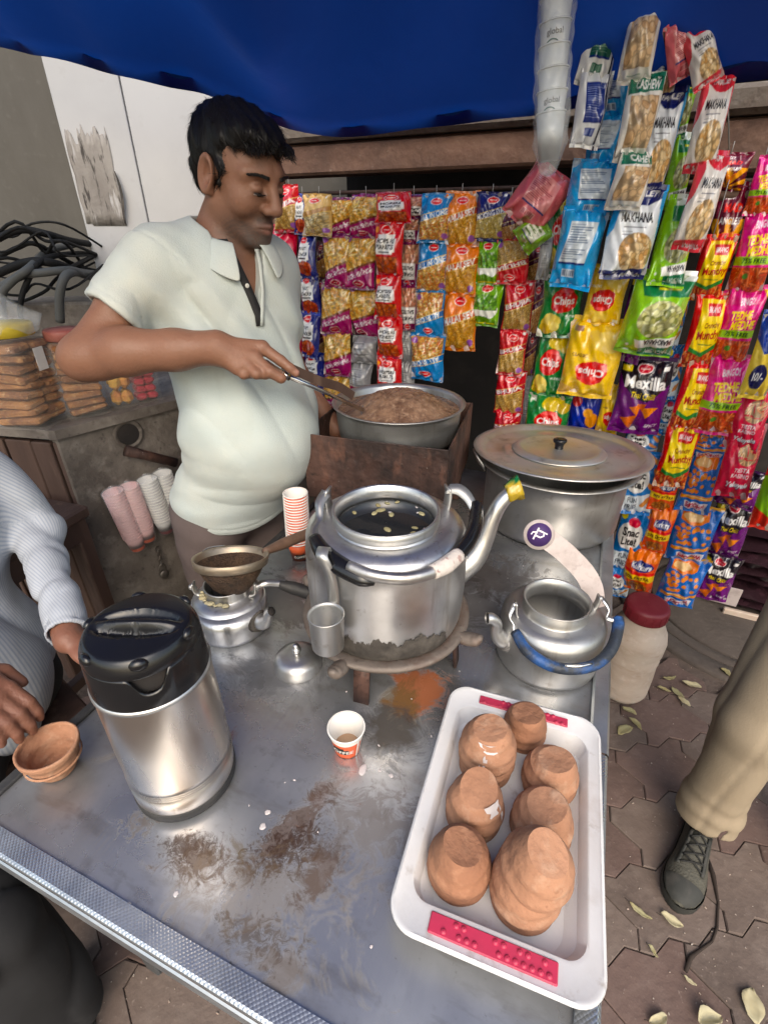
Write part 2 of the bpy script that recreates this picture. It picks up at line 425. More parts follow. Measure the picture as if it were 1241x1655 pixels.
# cellophane, clear jar plastic
M['cello'] = mat('clear plastic sleeve', (.80, .84, .86), .1, 0, alpha=.26, bump=(22, 1.0, (1, 1, .4)), spec=1.0)
M['jar_clear'] = mat('clear jar plastic', (.85, .83, .78), .08, 0, alpha=.09, bump=(10, .3), spec=.9)
M['packet'] = mat('printed packet foil', (.5, .5, .5), .25, 0, attr=True, bump=(26, .6), rvar=(30, .12, .32), coat=.5, spec=.55)

def tarp_mat():
    m = mat('blue tarpaulin', (.003, .026, .13), .55, 0, vary=[(1.6, (.001, .008, .05), .42, .62, .95), (9, (.005, .036, .17), .52, .75, .6)], bump=(5, .7), fine=(240, .05))
    N, L, bs = nodes_of(m)
    tl = N.new("ShaderNodeBsdfTranslucent"); tl.inputs["Color"].default_value = (.004, .055, .29, 1)
    mx = N.new("ShaderNodeMixShader"); mx.inputs[0].default_value = .45
    out = N["Material Output"]
    L.new(bs.outputs[0], mx.inputs[1]); L.new(tl.outputs[0], mx.inputs[2]); L.new(mx.outputs[0], out.inputs["Surface"])
    return m
M['tarp'] = tarp_mat()

def stripe_mat():
    m = mat('fine striped shirt cloth', (.60, .62, .66), .9, 0, bump=(12, .7))
    N, L, bs = nodes_of(m)
    at = N.new("ShaderNodeAttribute"); at.attribute_name = 'Col'      # red channel: metres across the cloth, so the stripes follow sleeve and body
    sp = N.new("ShaderNodeSeparateColor"); L.new(at.outputs["Color"], sp.inputs[0])
    m1 = N.new("ShaderNodeMath"); m1.operation = 'MULTIPLY'; m1.inputs[1].default_value = 6.2832 / .0062; L.new(sp.outputs[0], m1.inputs[0])
    m2 = N.new("ShaderNodeMath"); m2.operation = 'SINE'; L.new(m1.outputs[0], m2.inputs[0])
    mr = N.new("ShaderNodeMapRange"); mr.inputs["From Min"].default_value = -.6; mr.inputs["From Max"].default_value = .9; L.new(m2.outputs[0], mr.inputs["Value"])
    mx = N.new("ShaderNodeMix"); mx.data_type = 'RGBA'; mx.inputs["A"].default_value = (.40, .425, .465, 1); mx.inputs["B"].default_value = (.285, .32, .385, 1)
    L.new(mr.outputs[0], mx.inputs["Factor"]); L.new(mx.outputs["Result"], bs.inputs["Base Color"])
    return m
M['stripe'] = stripe_mat()

def table_mat():
    """zinc sheet counter top: scratches, tea stains of their own shape"""
    m = mat('zinc counter sheet', (.48, .485, .495), .29, .78, vary=[(3.2, (.24, .245, .26), .4, .66, .9), (11, (.47, .48, .49), .52, .74, .6), (26, (.20, .185, .17), .57, .74, .55), (90, (.13, .11, .095), .64, .74, .5), (7, (.27, .25, .23), .54, .66, .6, (1, 3.2, 1))], rvar=(6, .18, .44), bump=(3, .05), fine=(140, .03, (1, .08, 1)))
    N, L, bs = nodes_of(m)
    tc = N.new("ShaderNodeTexCoord")
    cur = bs.inputs["Base Color"].links[0].from_socket
    # (centre u, v, radius u, radius v, rotation deg, noise scale, threshold, colour, strength)
    def P2(px, py):
        p = at_z(px, py); return p[0] * .924 - p[1] * .383, p[0] * .383 + p[1] * .924
    st = [(470, 1340, .12, .045, 68, 26, .50, (.085, .042, .022), .8), (320, 1390, .13, .07, 20, 38, .57, (.085, .045, .022), .8), (300, 1370, .10, .05, 20, 70, .585, (.05, .025, .014), .85), (470, 1370, .16, .09, 40, 75, .60, (.045, .022, .013), .9), (420, 1520, .16, .07, 10, 70, .61, (.05, .03, .02), .8), (230, 1330, .08, .05, 20, 60, .6, (.08, .05, .03), .7), (530, 1275, .08, .035, 68, 30, .54, (.12, .06, .035), .6),
          (440, 1440, .24, .11, 20, 22, .55, (.17, .12, .075), .5), (520, 1410, .09, .05, 80, 34, .54, (.10, .055, .03), .75), (455, 1560, .08, .04, 10, 16, .53, (.13, .09, .06), .6),
          (680, 1125, .075, .075, 0, 11, .43, (.33, .085, .014), .9), (640, 1160, .05, .1, 10, 7, .42, (.13, .085, .03), .75), (440, 1090, .16, .1, 20, 9, .48, (.05, .05, .055), .7), (640, 1190, .15, .1, 0, 12, .52, (.055, .055, .06), .7),
          (600, 1330, .22, .16, 0, 26, .585, (.09, .06, .045), .6), (800, 930, .2, .15, 0, 14, .5, (.07, .055, .045), .8), (720, 960, .25, .2, 0, 10, .5, (.05, .042, .037), .7), (450, 970, .15, .12, 0, 12, .46, (.06, .05, .045), .8)]
    mroughs = []
    for (px, py, ru, rv, rot, sc, th, c, amt) in st:
        u, v = P2(px, py)
        mp = N.new("ShaderNodeMapping"); mp.vector_type = 'TEXTURE'
        mp.inputs["Location"].default_value = (u, v, .72); mp.inputs["Rotation"].default_value = (0, 0, math.radians(rot)); mp.inputs["Scale"].default_value = (ru, rv, 1)
        L.new(tc.outputs["Object"], mp.inputs[0])
        ln = N.new("ShaderNodeVectorMath"); ln.operation = 'LENGTH'; L.new(mp.outputs[0], ln.inputs[0])
        fall = N.new("ShaderNodeMapRange"); fall.inputs["From Min"].default_value = 1.25; fall.inputs["From Max"].default_value = .1; fall.inputs["To Min"].default_value = -.2; fall.inputs["To Max"].default_value = .2
        L.new(ln.outputs["Value"], fall.inputs["Value"])
        tn = N.new("ShaderNodeTexNoise"); tn.inputs["Scale"].default_value = sc; tn.inputs["Detail"].default_value = 12; tn.inputs["Roughness"].default_value = .78; tn.inputs["Distortion"].default_value = 1.1
        L.new(tc.outputs["Object"], tn.inputs["Vector"])
        ad = N.new("ShaderNodeMath"); ad.operation = 'ADD'; L.new(tn.outputs["Fac"], ad.inputs[0]); L.new(fall.outputs[0], ad.inputs[1])
        mr = N.new("ShaderNodeMapRange"); mr.inputs["From Min"].default_value = th; mr.inputs["From Max"].default_value = th + .10; mr.inputs["To Max"].default_value = amt
        L.new(ad.outputs[0], mr.inputs["Value"])
        mx = N.new("ShaderNodeMix"); mx.data_type = 'RGBA'; L.new(mr.outputs[0], mx.inputs["Factor"]); L.new(cur, mx.inputs["A"]); mx.inputs["B"].default_value = (*c, 1)
        cur = mx.outputs["Result"]; mroughs.append(mr.outputs[0])
    L.new(cur, bs.inputs["Base Color"])
    # stains are matter on the metal: less metallic, rougher
    tot = mroughs[0]
    for q in mroughs[1:]:
        mx = N.new("ShaderNodeMath"); mx.operation = 'MAXIMUM'; L.new(tot, mx.inputs[0]); L.new(q, mx.inputs[1]); tot = mx.outputs[0]
    mt = N.new("ShaderNodeMapRange"); mt.inputs["To Min"].default_value = .78; mt.inputs["To Max"].default_value = .1
    L.new(tot, mt.inputs["Value"]); L.new(mt.outputs[0], bs.inputs["Metallic"])
    return m
M['table'] = table_mat()

def emboss_mat():
    m = mat('embossed zinc edging', (.52, .54, .56), .3, .85, vary=[(12, (.34, .36, .39), .42, .66, .8), (50, (.26, .23, .2), .62, .76, .7)], rvar=(14, .24, .42))
    N, L, bs = nodes_of(m)
    tc = N.new("ShaderNodeTexCoord"); mp = N.new("ShaderNodeMapping"); mp.inputs["Rotation"].default_value = (0, 0, math.radians(45)); mp.inputs["Scale"].default_value = (1, 1, 1)
    ck = N.new("ShaderNodeTexVoronoi"); ck.inputs["Scale"].default_value = 230; ck.inputs["Randomness"].default_value = 0.08
    L.new(tc.outputs["Object"], mp.inputs[0]); L.new(mp.outputs[0], ck.inputs["Vector"])
    bm = N.new("ShaderNodeBump"); bm.inputs["Strength"].default_value = .45; bm.inputs["Distance"].default_value = .002; bm.invert = True
    L.new(ck.outputs["Distance"], bm.inputs["Height"]); L.new(bm.outputs[0], bs.inputs["Normal"])
    return m
M['emboss'] = emboss_mat()
# ---------------------------------------------------------------- frames of the place
CU, SU = math.cos(math.radians(22.5)), math.sin(math.radians(22.5))
def uvw(u, v, z=0.72): return np.array((CU * u + SU * v, -SU * u + CU * v, z))
def to_uv(p): return p[0] * CU - p[1] * SU, p[0] * SU + p[1] * CU
TZ = 0.72

# ---------------------------------------------------------------- ground
gv = [(-40, -40, -.012), (40, -40, -.012), (40, 40, -.012), (-40, 40, -.012)]
ground = tag(build('ground', (np.array(gv, float), [(0, 1, 2, 3)]), M['ground'], smooth=False), kind='structure')
def tri(x): return abs((x % 1.0) - .5) * 4 - 1
PA, PB = .235, .165
GR = math.radians(9)
def in_view(p, m=40):
    X, Y, Z = p; w = Y * CP - (Z - CAM_H) * SP
    if w < .05: return False
    px = 620.5 + FOC * X / w; py = 827.5 - FOC * (Y * SP + (Z - CAM_H) * CP) / w
    return -m < px < 1241 + m and -m < py < 1655 + m
MHC = np.array((1.62, 1.73)); MHR = .52
pv_meshes = []
def paver_geo(seed):
    """interlocking block: zigzag long sides, bevelled top"""
    rr = random.Random(seed)
    def ring(ins, z):
        pts = []
        hx, hy = PA / 2 - ins, PB / 2 - ins
        zx, zy = .022, .014
        N4 = 8
        fy = lambda x: zy * tri(x / (PA / 2) + .25); fx = lambda y: zx * tri(y / PB + .25)
        bnd = [(-hx + 2 * hx * t / N4, -hy) for t in range(N4)] + [(hx, -hy + 2 * hy * t / N4) for t in range(N4)] + [(hx - 2 * hx * t / N4, hy) for t in range(N4)] + [(-hx, hy - 2 * hy * t / N4) for t in range(N4)]
        for (x, y) in bnd: pts.append((x + fx(y), y + fy(x), z))
        return pts
    j = rr.uniform(-.0012, .0012)
    return loft([ring(.0009, -.03), ring(.0009, -.003 + j), ring(.0034, .0 + j)], cap1=True)
pav_me = {}
k = 0
for j in range(-14, 34):
    for i in range(-12, 22):
        x = (i + (.5 if j % 2 else 0)) * PA; y = j * PB
        X = x * math.cos(GR) - y * math.sin(GR) + .3; Y = x * math.sin(GR) + y * math.cos(GR) + .2
        if not in_view((X, Y, 0), 110): continue
        u, v = to_uv((X, Y))
        if -.60 < u < .02 and v > .28: continue            # under the counter, never seen
        if math.hypot(X - MHC[0], Y - MHC[1]) < MHR + .06: continue
        if Y > 2.3 or (X < -.2 and Y > 1.25) or (-.2 < X < .8 and Y > 1.3): continue
        key = (RND.randrange(4), RND.random() < .5)
        if key in pav_me:
            o = bpy.data.objects.new('paver', pav_me[key]); COL.objects.link(o)
        else:
            o = build('paver', paver_geo(key[0]), M['paver_red' if key[1] else 'paver_grey'], smooth=False); pav_me[key] = o.data
        o.parent = ground; o.location = (X, Y, RND.uniform(-.0015, .0015)); o.rotation_euler = (RND.uniform(-.006, .006), RND.uniform(-.006, .006), GR)
        k += 1
print('pavers', k)
mh = empty('manhole', (MHC[0], MHC[1], 0), label='round concrete manhole cover with ring frame under the snack packets', cat='manhole cover')
build('frame_ring', lathe([(MHR, -.02), (MHR, .002), (MHR - .01, .006), (MHR - .075, .006), (MHR - .08, 0), (MHR - .08, -.02)], 80), M['manhole'], mh)
build('inner_ring', lathe([(MHR - .087, -.02), (MHR - .087, .0), (MHR - .092, .004), (MHR - .135, .004), (MHR - .14, -.002), (MHR - .14, -.02)], 80), M['manhole'], mh)
build('cover', lathe([(MHR - .15, -.02), (MHR - .15, .0), (MHR - .156, .004), (.2, .006), (.001, .006)], 80), M['manhole'], mh)

# ---------------------------------------------------------------- kiosk behind: beam, dark interior, grey wall, cabinet
DA = np.array((-.32, 2.15)); DE = np.array((.903, -.43)); DE /= np.linalg.norm(DE); DN = np.array((DE[1], -DE[0]))      # line of the snack display; DN points at the viewer
def dsp(s, off, z): p = DA + DE * s + DN * off; return (p[0], p[1], z)
DROT = math.atan2(DE[1], DE[0])
kiosk = empty('kiosk', dsp(.9, -.1, 0), DROT, 'dark open snack kiosk with a rusty beam across its front', 'kiosk')
def kbox(name, s0, s1, o0, o1, z0, z1, m, bev=0):
    return build(name, box(((s0 + s1) / 2 - .9, -((o0 + o1) / 2 + .1), (z0 + z1) / 2), (s1 - s0, abs(o1 - o0), z1 - z0), bev), m, kiosk, smooth=False)
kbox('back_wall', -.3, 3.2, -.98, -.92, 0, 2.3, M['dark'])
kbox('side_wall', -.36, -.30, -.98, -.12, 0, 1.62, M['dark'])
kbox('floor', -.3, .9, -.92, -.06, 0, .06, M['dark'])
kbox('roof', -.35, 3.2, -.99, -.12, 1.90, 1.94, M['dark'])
kbox('beam', -.25, 1.02, -.10, .02, 1.655, 1.745, M['beam'], .008)
kbox('beam_cap', -.30, 1.04, -.12, .045, 1.748, 1.80, M['beam_cap'], .012)
kbox('beam', 1.05, 2.4, -.10, .02, 1.62, 1.735, M['beam'], .008)
kbox('beam_cap', 1.045, 2.5, -.12, .04, 1.738, 1.80, M['beam_cap'], .012)
kbox('gusset', -.26, -.10, -.08, -.02, 1.50, 1.652, M['beam'])
build('hanging_rod', tube([(-1.2, -.135, 1.60), (2.0, -.135, 1.60)], .006, 8), M['rust'], kiosk)
build('pipe', tube([(.25, -.17, 1.565), (1.6, -.17, 1.575)], .012, 10), M['wood_handle'], kiosk)

wall = build('grey_wall', box((-2.2, 2.66, 1.3), (2.6, .12, 2.6)), M['grey_wall'], smooth=False)
tag(wall, 'dull grey painted wall left of the white steel cabinet', 'wall')
bw = build('shop_wall', box((.6, 3.55, 1.7), (6.4, .12, 3.4)), M['grey_wall'], smooth=False)
tag(bw, 'dim grey wall behind the kiosk and the steel cabinet', 'wall')
# white steel cabinet: two door leaves
cab = empty('steel_cabinet', (-.9, 2.5, 0), math.radians(8), 'white painted steel cabinet with a torn poster on its left door', 'cabinet')
CX = at_y(152, 470, 2.42)[0] + .9
build('body', box((CX + .33, .22, 1.68), (.64, .30, 1.02)), M['cabinet'], cab, smooth=False)
build('door', box((CX + .135, .058, 1.68), (.265, .02, 1.02), .003), M['cabinet'], cab, smooth=False)
build('door', box((CX + .455, .058, 1.68), (.365, .02, 1.02), .003), M['cabinet'], cab, smooth=False)
build('foot_rail', box((CX + .33, .2, 1.155), (.62, .28, .03)), M['concrete'], cab, smooth=False)
# torn poster: ragged sheet of strips
pr = random.Random(3)
V, F = [], []
nx = 22
zt = [1.83 + pr.uniform(-.03, .022) + .014 * math.sin(i * .9) for i in range(nx + 1)]
zb = [1.50 + (.002 if i > 3 else .01) for i in range(nx + 1)]
for i in range(nx + 1):
    x = CX + .012 + .165 * i / nx
    for q in range(8):
        t = q / 7
        V.append((x + .003 * math.sin(q * 2 + i), .0468 - .0008 * abs(math.sin(i * 1.7 + q)), zb[i] + (zt[i] - zb[i]) * t))
for i in range(nx):
    for q in range(7):
        F.append((i * 8 + q, i * 8 + 8 + q, i * 8 + 9 + q, i * 8 + 1 + q))
post = build('poster', (np.array(V), F), M['poster'], None, loc=cab.location, rz=math.radians(8))
tag(post, 'weathered grey poster remnant with ragged torn top edge', 'poster')
sm = post.modifiers.new('thick', 'SOLIDIFY'); sm.thickness = .0012; sm.offset = 1
# dark curling flap of the poster
V = []; F = []
for q in range(8):
    t = q / 7; z = 1.70 - .19 * t
    wv = .006 + .010 * math.sin(t * 3.0)
    V += [(CX + .176 + .006 * math.sin(t * 5), .041, z), (CX + .176 + wv + .006 * math.sin(t * 5), .030 - .01 * math.sin(t * 3.1), z)]
for q in range(7): F.append((2 * q, 2 * q + 1, 2 * q + 3, 2 * q + 2))
fl = build('torn_flap', (np.array(V), F), M['soot'], post); sm = fl.modifiers.new('thick', 'SOLIDIFY'); sm.thickness = .001

# ledge, hoses and void beside the cabinet
led = build('concrete_ledge', box((-1.45, 2.28, 1.16), (1.5, .22, .14), .01, math.radians(6)), M['concrete'], smooth=False)
tag(led, 'stained concrete ledge under the white cabinet carrying black hoses', 'ledge')
vb = build('void_shade_board', box((-1.7, 2.45, .54), (2.2, .1, 1.08)), M['dark'], smooth=False)  # added near-black board: the shade of the open void put into its colour
tag(vb, 'black board standing in for the shaded void under the concrete ledge', 'wall')
def hose(pts, r, label, m='cable'):
    o = build('hose', tube(spline([at_y(*p) for p in pts], 6), r, 10), M[m]); return tag(o, label, 'hose', 'hoses over the ledge')
hose([(-20, 395, 2.15), (30, 372, 2.15), (75, 378, 2.16), (110, 388, 2.3), (150, 395, 2.52), (190, 400, 2.6)], .013, 'topmost black hose of the tangle beside the white cabinet')
hose([(-20, 450, 2.1), (40, 425, 2.08), (85, 425, 2.08), (130, 440, 2.3), (175, 450, 2.55)], .015, 'thick black hose lying across the concrete ledge')
hose([(-15, 475, 2.04), (30, 448, 2.03), (75, 440, 2.02), (118, 437, 2.1), (140, 446, 2.3), (175, 452, 2.55)], .014, 'grey hose on top of the ledge curving to the right', 'cable_grey')
hose([(98, 520, 2.03), (97, 480, 2.02), (104, 450, 2.03), (118, 440, 2.1), (140, 442, 2.3), (175, 446, 2.55)], .016, 'grey hose looping down over the ledge front by the man', 'cable_grey')
hose([(8, 540, 2.02), (4, 480, 2.0), (20, 455, 2.0), (50, 432, 2.02), (80, 405, 2.3), (120, 395, 2.56)], .014, 'grey hose hanging over the left end of the ledge', 'cable_grey')
hose([(35, 530, 2.02), (34, 490, 2.0), (45, 455, 2.02), (70, 420, 2.06), (120, 410, 2.3), (160, 412, 2.55)], .010, 'thin black hose hooked over the ledge centre')
hose([(-10, 420, 2.2), (30, 400, 2.2), (60, 395, 2.2), (125, 430, 2.35), (165, 440, 2.55)], .009, 'thin black cable running behind the thick hoses')
rh = random.Random(12)
for i in range(9):
    y0 = rh.uniform(385, 470); pts = [(-20 - rh.uniform(0, 30), y0 + rh.uniform(-25, 30), rh.uniform(2.05, 2.25))]
    for x in (25, 65, 105): pts.append((x + rh.uniform(-14, 14), y0 + rh.uniform(-32, 30), rh.uniform(2.05, 2.28)))
    pts.append((150 + rh.uniform(-10, 30), rh.uniform(400, 455), 2.56))
    o = build('cable', tube(spline([at_y(*p) for p in pts], 5), rh.uniform(.003, .0065), 8), M['cable']); tag(o, 'thin black cable of the tangle over the concrete ledge', 'cable', 'thin cables tangled over the ledge')
wl_ = build('white_sheet', box((-2.05, 2.36, 1.36), (.14, .015, .3), .003, .1), M['cabinet'], smooth=False)
tag(wl_, 'small white steel sheet at the far left behind the hoses', 'sheet')

# ---------------------------------------------------------------- tarpaulin overhead
def tarp():
    edge_px = [(-420, 20, 1.75), (-200, 45, 1.72), (0, 76, 1.7), (60, 90, 1.7), (125, 103, 1.7), (190, 122, 1.7), (260, 138, 1.72), (330, 152, 1.75), (420, 190, 1.8), (480, 212, 1.84), (540, 221, 1.86), (620, 216, 1.84), (700, 205, 1.78), (780, 196, 1.72), (870, 186, 1.62), (1000, 160, 1.52), (1120, 140, 1.42), (1241, 128, 1.34), (1400, 110, 1.25), (1600, 80, 1.15)]
    back = spline([at_y(*e) for e in edge_px], 5)
    nb = len(back)
    rows = 34
    V = []; F = []
    for r in range(rows + 1):
        t = r / rows
        for i, b in enumerate(back):
            s = i / (nb - 1)
            fx = b[0] * (1 + .15 * t) ; fy = b[1] + (.10 - b[1]) * t
            zr = 2.42 + .1 * (s - .5)
            z = b[2] + (zr - b[2]) * (1 - (1 - t) ** 2.2)
            z += (.016 * math.sin(s * 23 + t * 3) + .014 * math.sin(s * 41 - t * 9) + .020 * math.sin(t * 13 + s * 6) - .03 * abs(math.sin(s * 9 + t * 5)) ** 6) * min(1.5, t * 9)
            fy += .012 * math.sin(s * 60) * (1 - t) ** 4
            V.append((fx, fy, z))
    for r in range(rows):
        for i in range(nb - 1):
            F.append((r * nb + i, r * nb + i + 1, (r + 1) * nb + i + 1, (r + 1) * nb + i))
    # rolled lower hem hanging down and folded back
    base = len(V)
    for q in range(1, 5):
        for i, b in enumerate(back):
            a = q * 1.15
            V.append((b[0], b[1] + .022 * math.sin(a) , b[2] + .02 * (1 - math.cos(a)) + .006 * math.sin(i * 1.3) * q / 4))
    for q in range(4):
        for i in range(nb - 1):
            a = (i if q == 0 else base + (q - 1) * nb + i); b2 = base + q * nb + i
            F.append((a, b2, b2 + 1, a + 1))
    return np.array(V), F
tp = build('tarpaulin', tarp(), M['tarp'])
tag(tp, 'blue tarpaulin stretched overhead as the stall roof', 'tarpaulin')

# ---------------------------------------------------------------- counter with rusks, plank panel, concrete slab at the left
def quadbox(p0, p1, z0, z1, th, n):
    d = np.array(p1) - np.array(p0); L_ = np.linalg.norm(d); c = (np.array(p0) + np.array(p1)) / 2 + np.array(n) * th / 2
    return box((c[0], c[1], (z0 + z1) / 2), (L_, th, z1 - z0), .004, math.atan2(d[1], d[0]))
KC = at_z(85, 694, 1.0)[:2]
KL = KC + np.array((-.9, .17)); KR = KC + np.array((.62, .74))
slab = build('concrete_slab', quadbox(KC, KR, 0, .97, .08, (-.77, .64)), M['concrete'], smooth=False)
tag(slab, 'upright dirty concrete slab with a round pipe hole behind the man', 'slab')
pp = empty('plank_panel', (KL[0], KL[1], 0), label='peeling dark brown plank panel below the rusk jars', cat='panel')
dv = KC - KL; ang = math.atan2(dv[1], dv[0]); Lp = np.linalg.norm(dv); x = .0; ip = 0
while x < Lp - .02:
    wd = min([.078, .092, .07, .085][ip % 4], Lp - x)
    build('plank', box((x + wd / 2, .012 + .004 * (ip % 2), .48), (wd - .006, .024, .95), .003), M['wood_dark'], pp, smooth=False)
    x += wd; ip += 1
build('backing', box((Lp / 2, .045, .48), (Lp, .03, .96)), M['dark'], pp, smooth=False)
pp.rotation_euler = (0, 0, ang)
ct = [(*(KL + np.array((0, -.012))), 0), (*(KC + np.array((.012, -.012))), 0), (*(KR + np.array((.012, -.01))), 0), (*(KR + np.array((-.35, .3))), 0), (*(KL + np.array((0, .5))), 0)]
top = build('counter_shelf', loft([[(a, b, .972) for a, b, _ in ct], [(a, b, 1.0) for a, b, _ in ct]], True, True), M['concrete'], smooth=False)
tag(top, 'concrete shelf top carrying the plastic jars of rusks', 'shelf')
# pipe and hole
hp = at_y(212, 705, 0.5); 
def on_slab(px, py, off=0.0):
    """point of the slab face seen at a pixel of the photograph"""
    d = KR - KC; n = np.array((d[1], -d[0])); n /= np.linalg.norm(n)
    a = ray(px, py); t = ((KC + n * off) @ n) / (a[:2] @ n)
    return np.array((a[0] * t, a[1] * t, CAM_H + a[2] * t))
sd = KR - KC; SROT = math.atan2(sd[1], sd[0])
h0 = on_slab(208, 702, .004)
hole = empty('pipe_socket', h0, SROT, 'round pipe socket in the concrete slab', 'socket')
build('ring', xf(lathe([(.034, 0), (.040, .004), (.046, .003), (.048, 0)], 24), (0, 0, 0), 0, math.pi / 2), M['concrete'], hole)
build('bore', xf(disc(.034, .001, 24), (0, 0, 0), 0, math.pi / 2), M['dark'], hole)  # flat near-black disc stands in for the shade inside the hole
p0 = on_slab(203, 728, .02); p1 = on_slab(285, 748, .05)
pipe = build('drain_pipe', tube([p0, p0 * .7 + p1 * .3, p1], [.019, .016, .016], 12), M['rust'])
tag(pipe, 'short rusty drain pipe on the slab under the socket', 'pipe')

# stool in front of the slab
def stool():
    c = at_z(-8, 868, .79)
    r = empty('wooden_stool', (c[0], c[1], 0), math.radians(-18), 'dark worn wooden stool in front of the plank panel', 'stool')
    build('seat', box((-.08, .06, .775), (.36, .30, .035), .006), M['wood_dark'], r, smooth=False)
    build('apron', box((-.08, -.075, .72), (.30, .022, .07), .003), M['wood_dark'], r, smooth=False)
    build('apron', box((.072, .06, .72), (.022, .24, .07), .003), M['wood_dark'], r, smooth=False)
    for lx, ly in ((.06, -.06), (-.22, -.06), (.06, .18), (-.22, .18)):
        build('leg', box((lx, ly, .38), (.045, .045, .755), .004), M['wood_dark'], r, smooth=False)
    build('stretcher', box((.06, .06, .25), (.03, .2, .035), .003), M['wood_dark'], r, smooth=False)
    build('stretcher', box((-.08, -.06, .25), (.24, .03, .035), .003), M['wood_dark'], r, smooth=False)
stool()

# ---------------------------------------------------------------- counter table
tbl = empty('tea_table', (0, 0, 0), -math.radians(22.5), 'zinc covered tea table holding kettles, flask and tray of clay cups', 'table')
U0, U1, V0, V1 = -.732, .124, .150, 1.66
build('table_top', box(((U0 + U1) / 2, (V0 + V1) / 2, TZ - .008), (U1 - U0, V1 - V0, .016)), M['table'], tbl, smooth=False)
# front edging: embossed angle with a rolled lower lip
def edging(a, b, prof, nseg=40):
    """extrude a profile (across, z) from u=a to u=b along the front"""
    V, F = [], []
    for i in range(nseg + 1):
        u = a + (b - a) * i / nseg
        for (v, z) in prof: V.append((u, v, z))
    n = len(prof)
    for i in range(nseg):
        for k in range(n - 1): F.append((i * n + k, (i + 1) * n + k, (i + 1) * n + k + 1, i * n + k + 1))
    return np.array(V), F
build('front_edging', edging(U0 - .03, U1 + .03, [(.156, TZ + .0015), (.156, TZ + .0035), (.132, TZ + .0035), (.128, TZ + .001), (.127, TZ - .004)], 60), M['emboss'], tbl, auto=30)
build('front_lip', edging(U0 - .03, U1 + .03, [(.1265, TZ - .004), (.124, TZ - .006), (.124, TZ - .03), (.130, TZ - .032)], 60), M['galv'], tbl, auto=30)
R2 = [(u, v, z) for (v, u, z) in []]
def side_edging(v0, v1, prof, nseg=60):
    g = edging(v0, v1, prof, nseg); V = g[0].copy(); V[:, [0, 1]] = V[:, [1, 0]]
    return V, [tuple(reversed(f)) for f in g[1]]
build('side_edging', side_edging(.128, .62, [(.122, TZ + .0015), (.122, TZ + .006), (.126, TZ + .008), (.146, TZ + .008), (.1505, TZ + .004), (.1505, TZ - .03)], 40), M['emboss'], tbl, auto=30)
build('side_edging', side_edging(.622, 1.66, [(.120, TZ + .0015), (.120, TZ + .007), (.124, TZ + .010), (.148, TZ + .010), (.152, TZ + .005), (.152, TZ - .03)], 40), M['galv'], tbl, auto=30)
build('left_edging', box((U0 - .009, .92, TZ - .004), (.018, 1.5, .022), .002), M['black_edge'], tbl, smooth=False)
for lu, lv in ((-.67, .24), (.07, .24), (-.67, 1.56), (.07, 1.56)):
    build('leg', box((lu, lv, .345), (.04, .04, .69), .004), M['steel_leg'], tbl, smooth=False)
build('rail', box((-.3, .24, .655), (.70, .03, .05), .003), M['steel_leg'], tbl, smooth=False)
build('rail', box((-.3, 1.56, .655), (.70, .03, .05), .003), M['steel_leg'], tbl, smooth=False)
build('rail', box((-.67, .9, .655), (.03, 1.28, .05), .003), M['steel_leg'], tbl, smooth=False)
build('rail', box((.07, .9, .655), (.03, 1.28, .05), .003), M['steel_leg'], tbl, smooth=False)
# milk drops on the table
def drop(px, py, r, k=0):
    p = at_z(px, py, TZ + .0006)
    rr = random.Random(k); a0 = rr.uniform(0, 6)
    n = 18
    ph = rr.uniform(0, 6)
    ring = lambda s, z: [(r * s * (1 + .22 * math.sin(2 * a + ph) + .12 * math.sin(3 * a + 2 * ph)) * math.cos(a), r * s * .75 * (1 + .2 * math.sin(2 * a + ph)) * math.sin(a), z) for a in [2 * math.pi * i / n for i in range(n)]]
    g = loft([ring(1, 0), ring(.92, .0004), ring(.5, .0006)], cap1=True)
    return build('milk_drop', g, M['whitewash'], tbl, rz=a0)
for k, (px, py, r) in enumerate([(433, 1313, .0065), (425, 1336, .0075), (476, 1261, .003), (461, 1265, .0017), (586, 1245, .012), (632, 1254, .006), (614, 1246, .004), (403, 1302, .002), (514, 1345, .002), (612, 1205, .003), (210, 1460, .003), (697, 1190, .003), (285, 1445, .0055), (560, 1118, .003), (742, 1085, .0025), (665, 1130, .002), (845, 915, .003), (905, 890, .004), (820, 935, .002), (865, 925, .002), (600, 1530, .003)]):
    o = drop(px, py, r * .75, k)
    u, v = to_uv(at_z(px, py, TZ)); o.location = (u, v, TZ + .0007)
# ---------------------------------------------------------------- letters: default font outlines as triangles, for print on packets, cups and cards
_tx = {}
def text_tris(s, bold=.012):
    if s in _tx: return _tx[s]
    cu = bpy.data.curves.new('t', 'FONT'); cu.body = s; cu.offset = bold; cu.resolution_u = 3
    o = bpy.data.objects.new('t', cu); COL.objects.link(o)
    bpy.context.view_layer.update()
    me = o.to_mesh(); me.calc_loop_triangles()
    V = np.array([v.co[:2] for v in me.vertices]) if len(me.vertices) else np.zeros((3, 2))
    T = np.array([t.vertices[:] for t in me.loop_triangles]) if len(me.loop_triangles) else np.zeros((0, 3), int)
    o.to_mesh_clear(); bpy.data.objects.remove(o); bpy.data.curves.remove(cu)
    lo, hi = V.min(0), V.max(0)
    V = (V - lo) / np.maximum(hi - lo, 1e-6)
    _tx[s] = (V, T, (hi - lo)); return _tx[s]

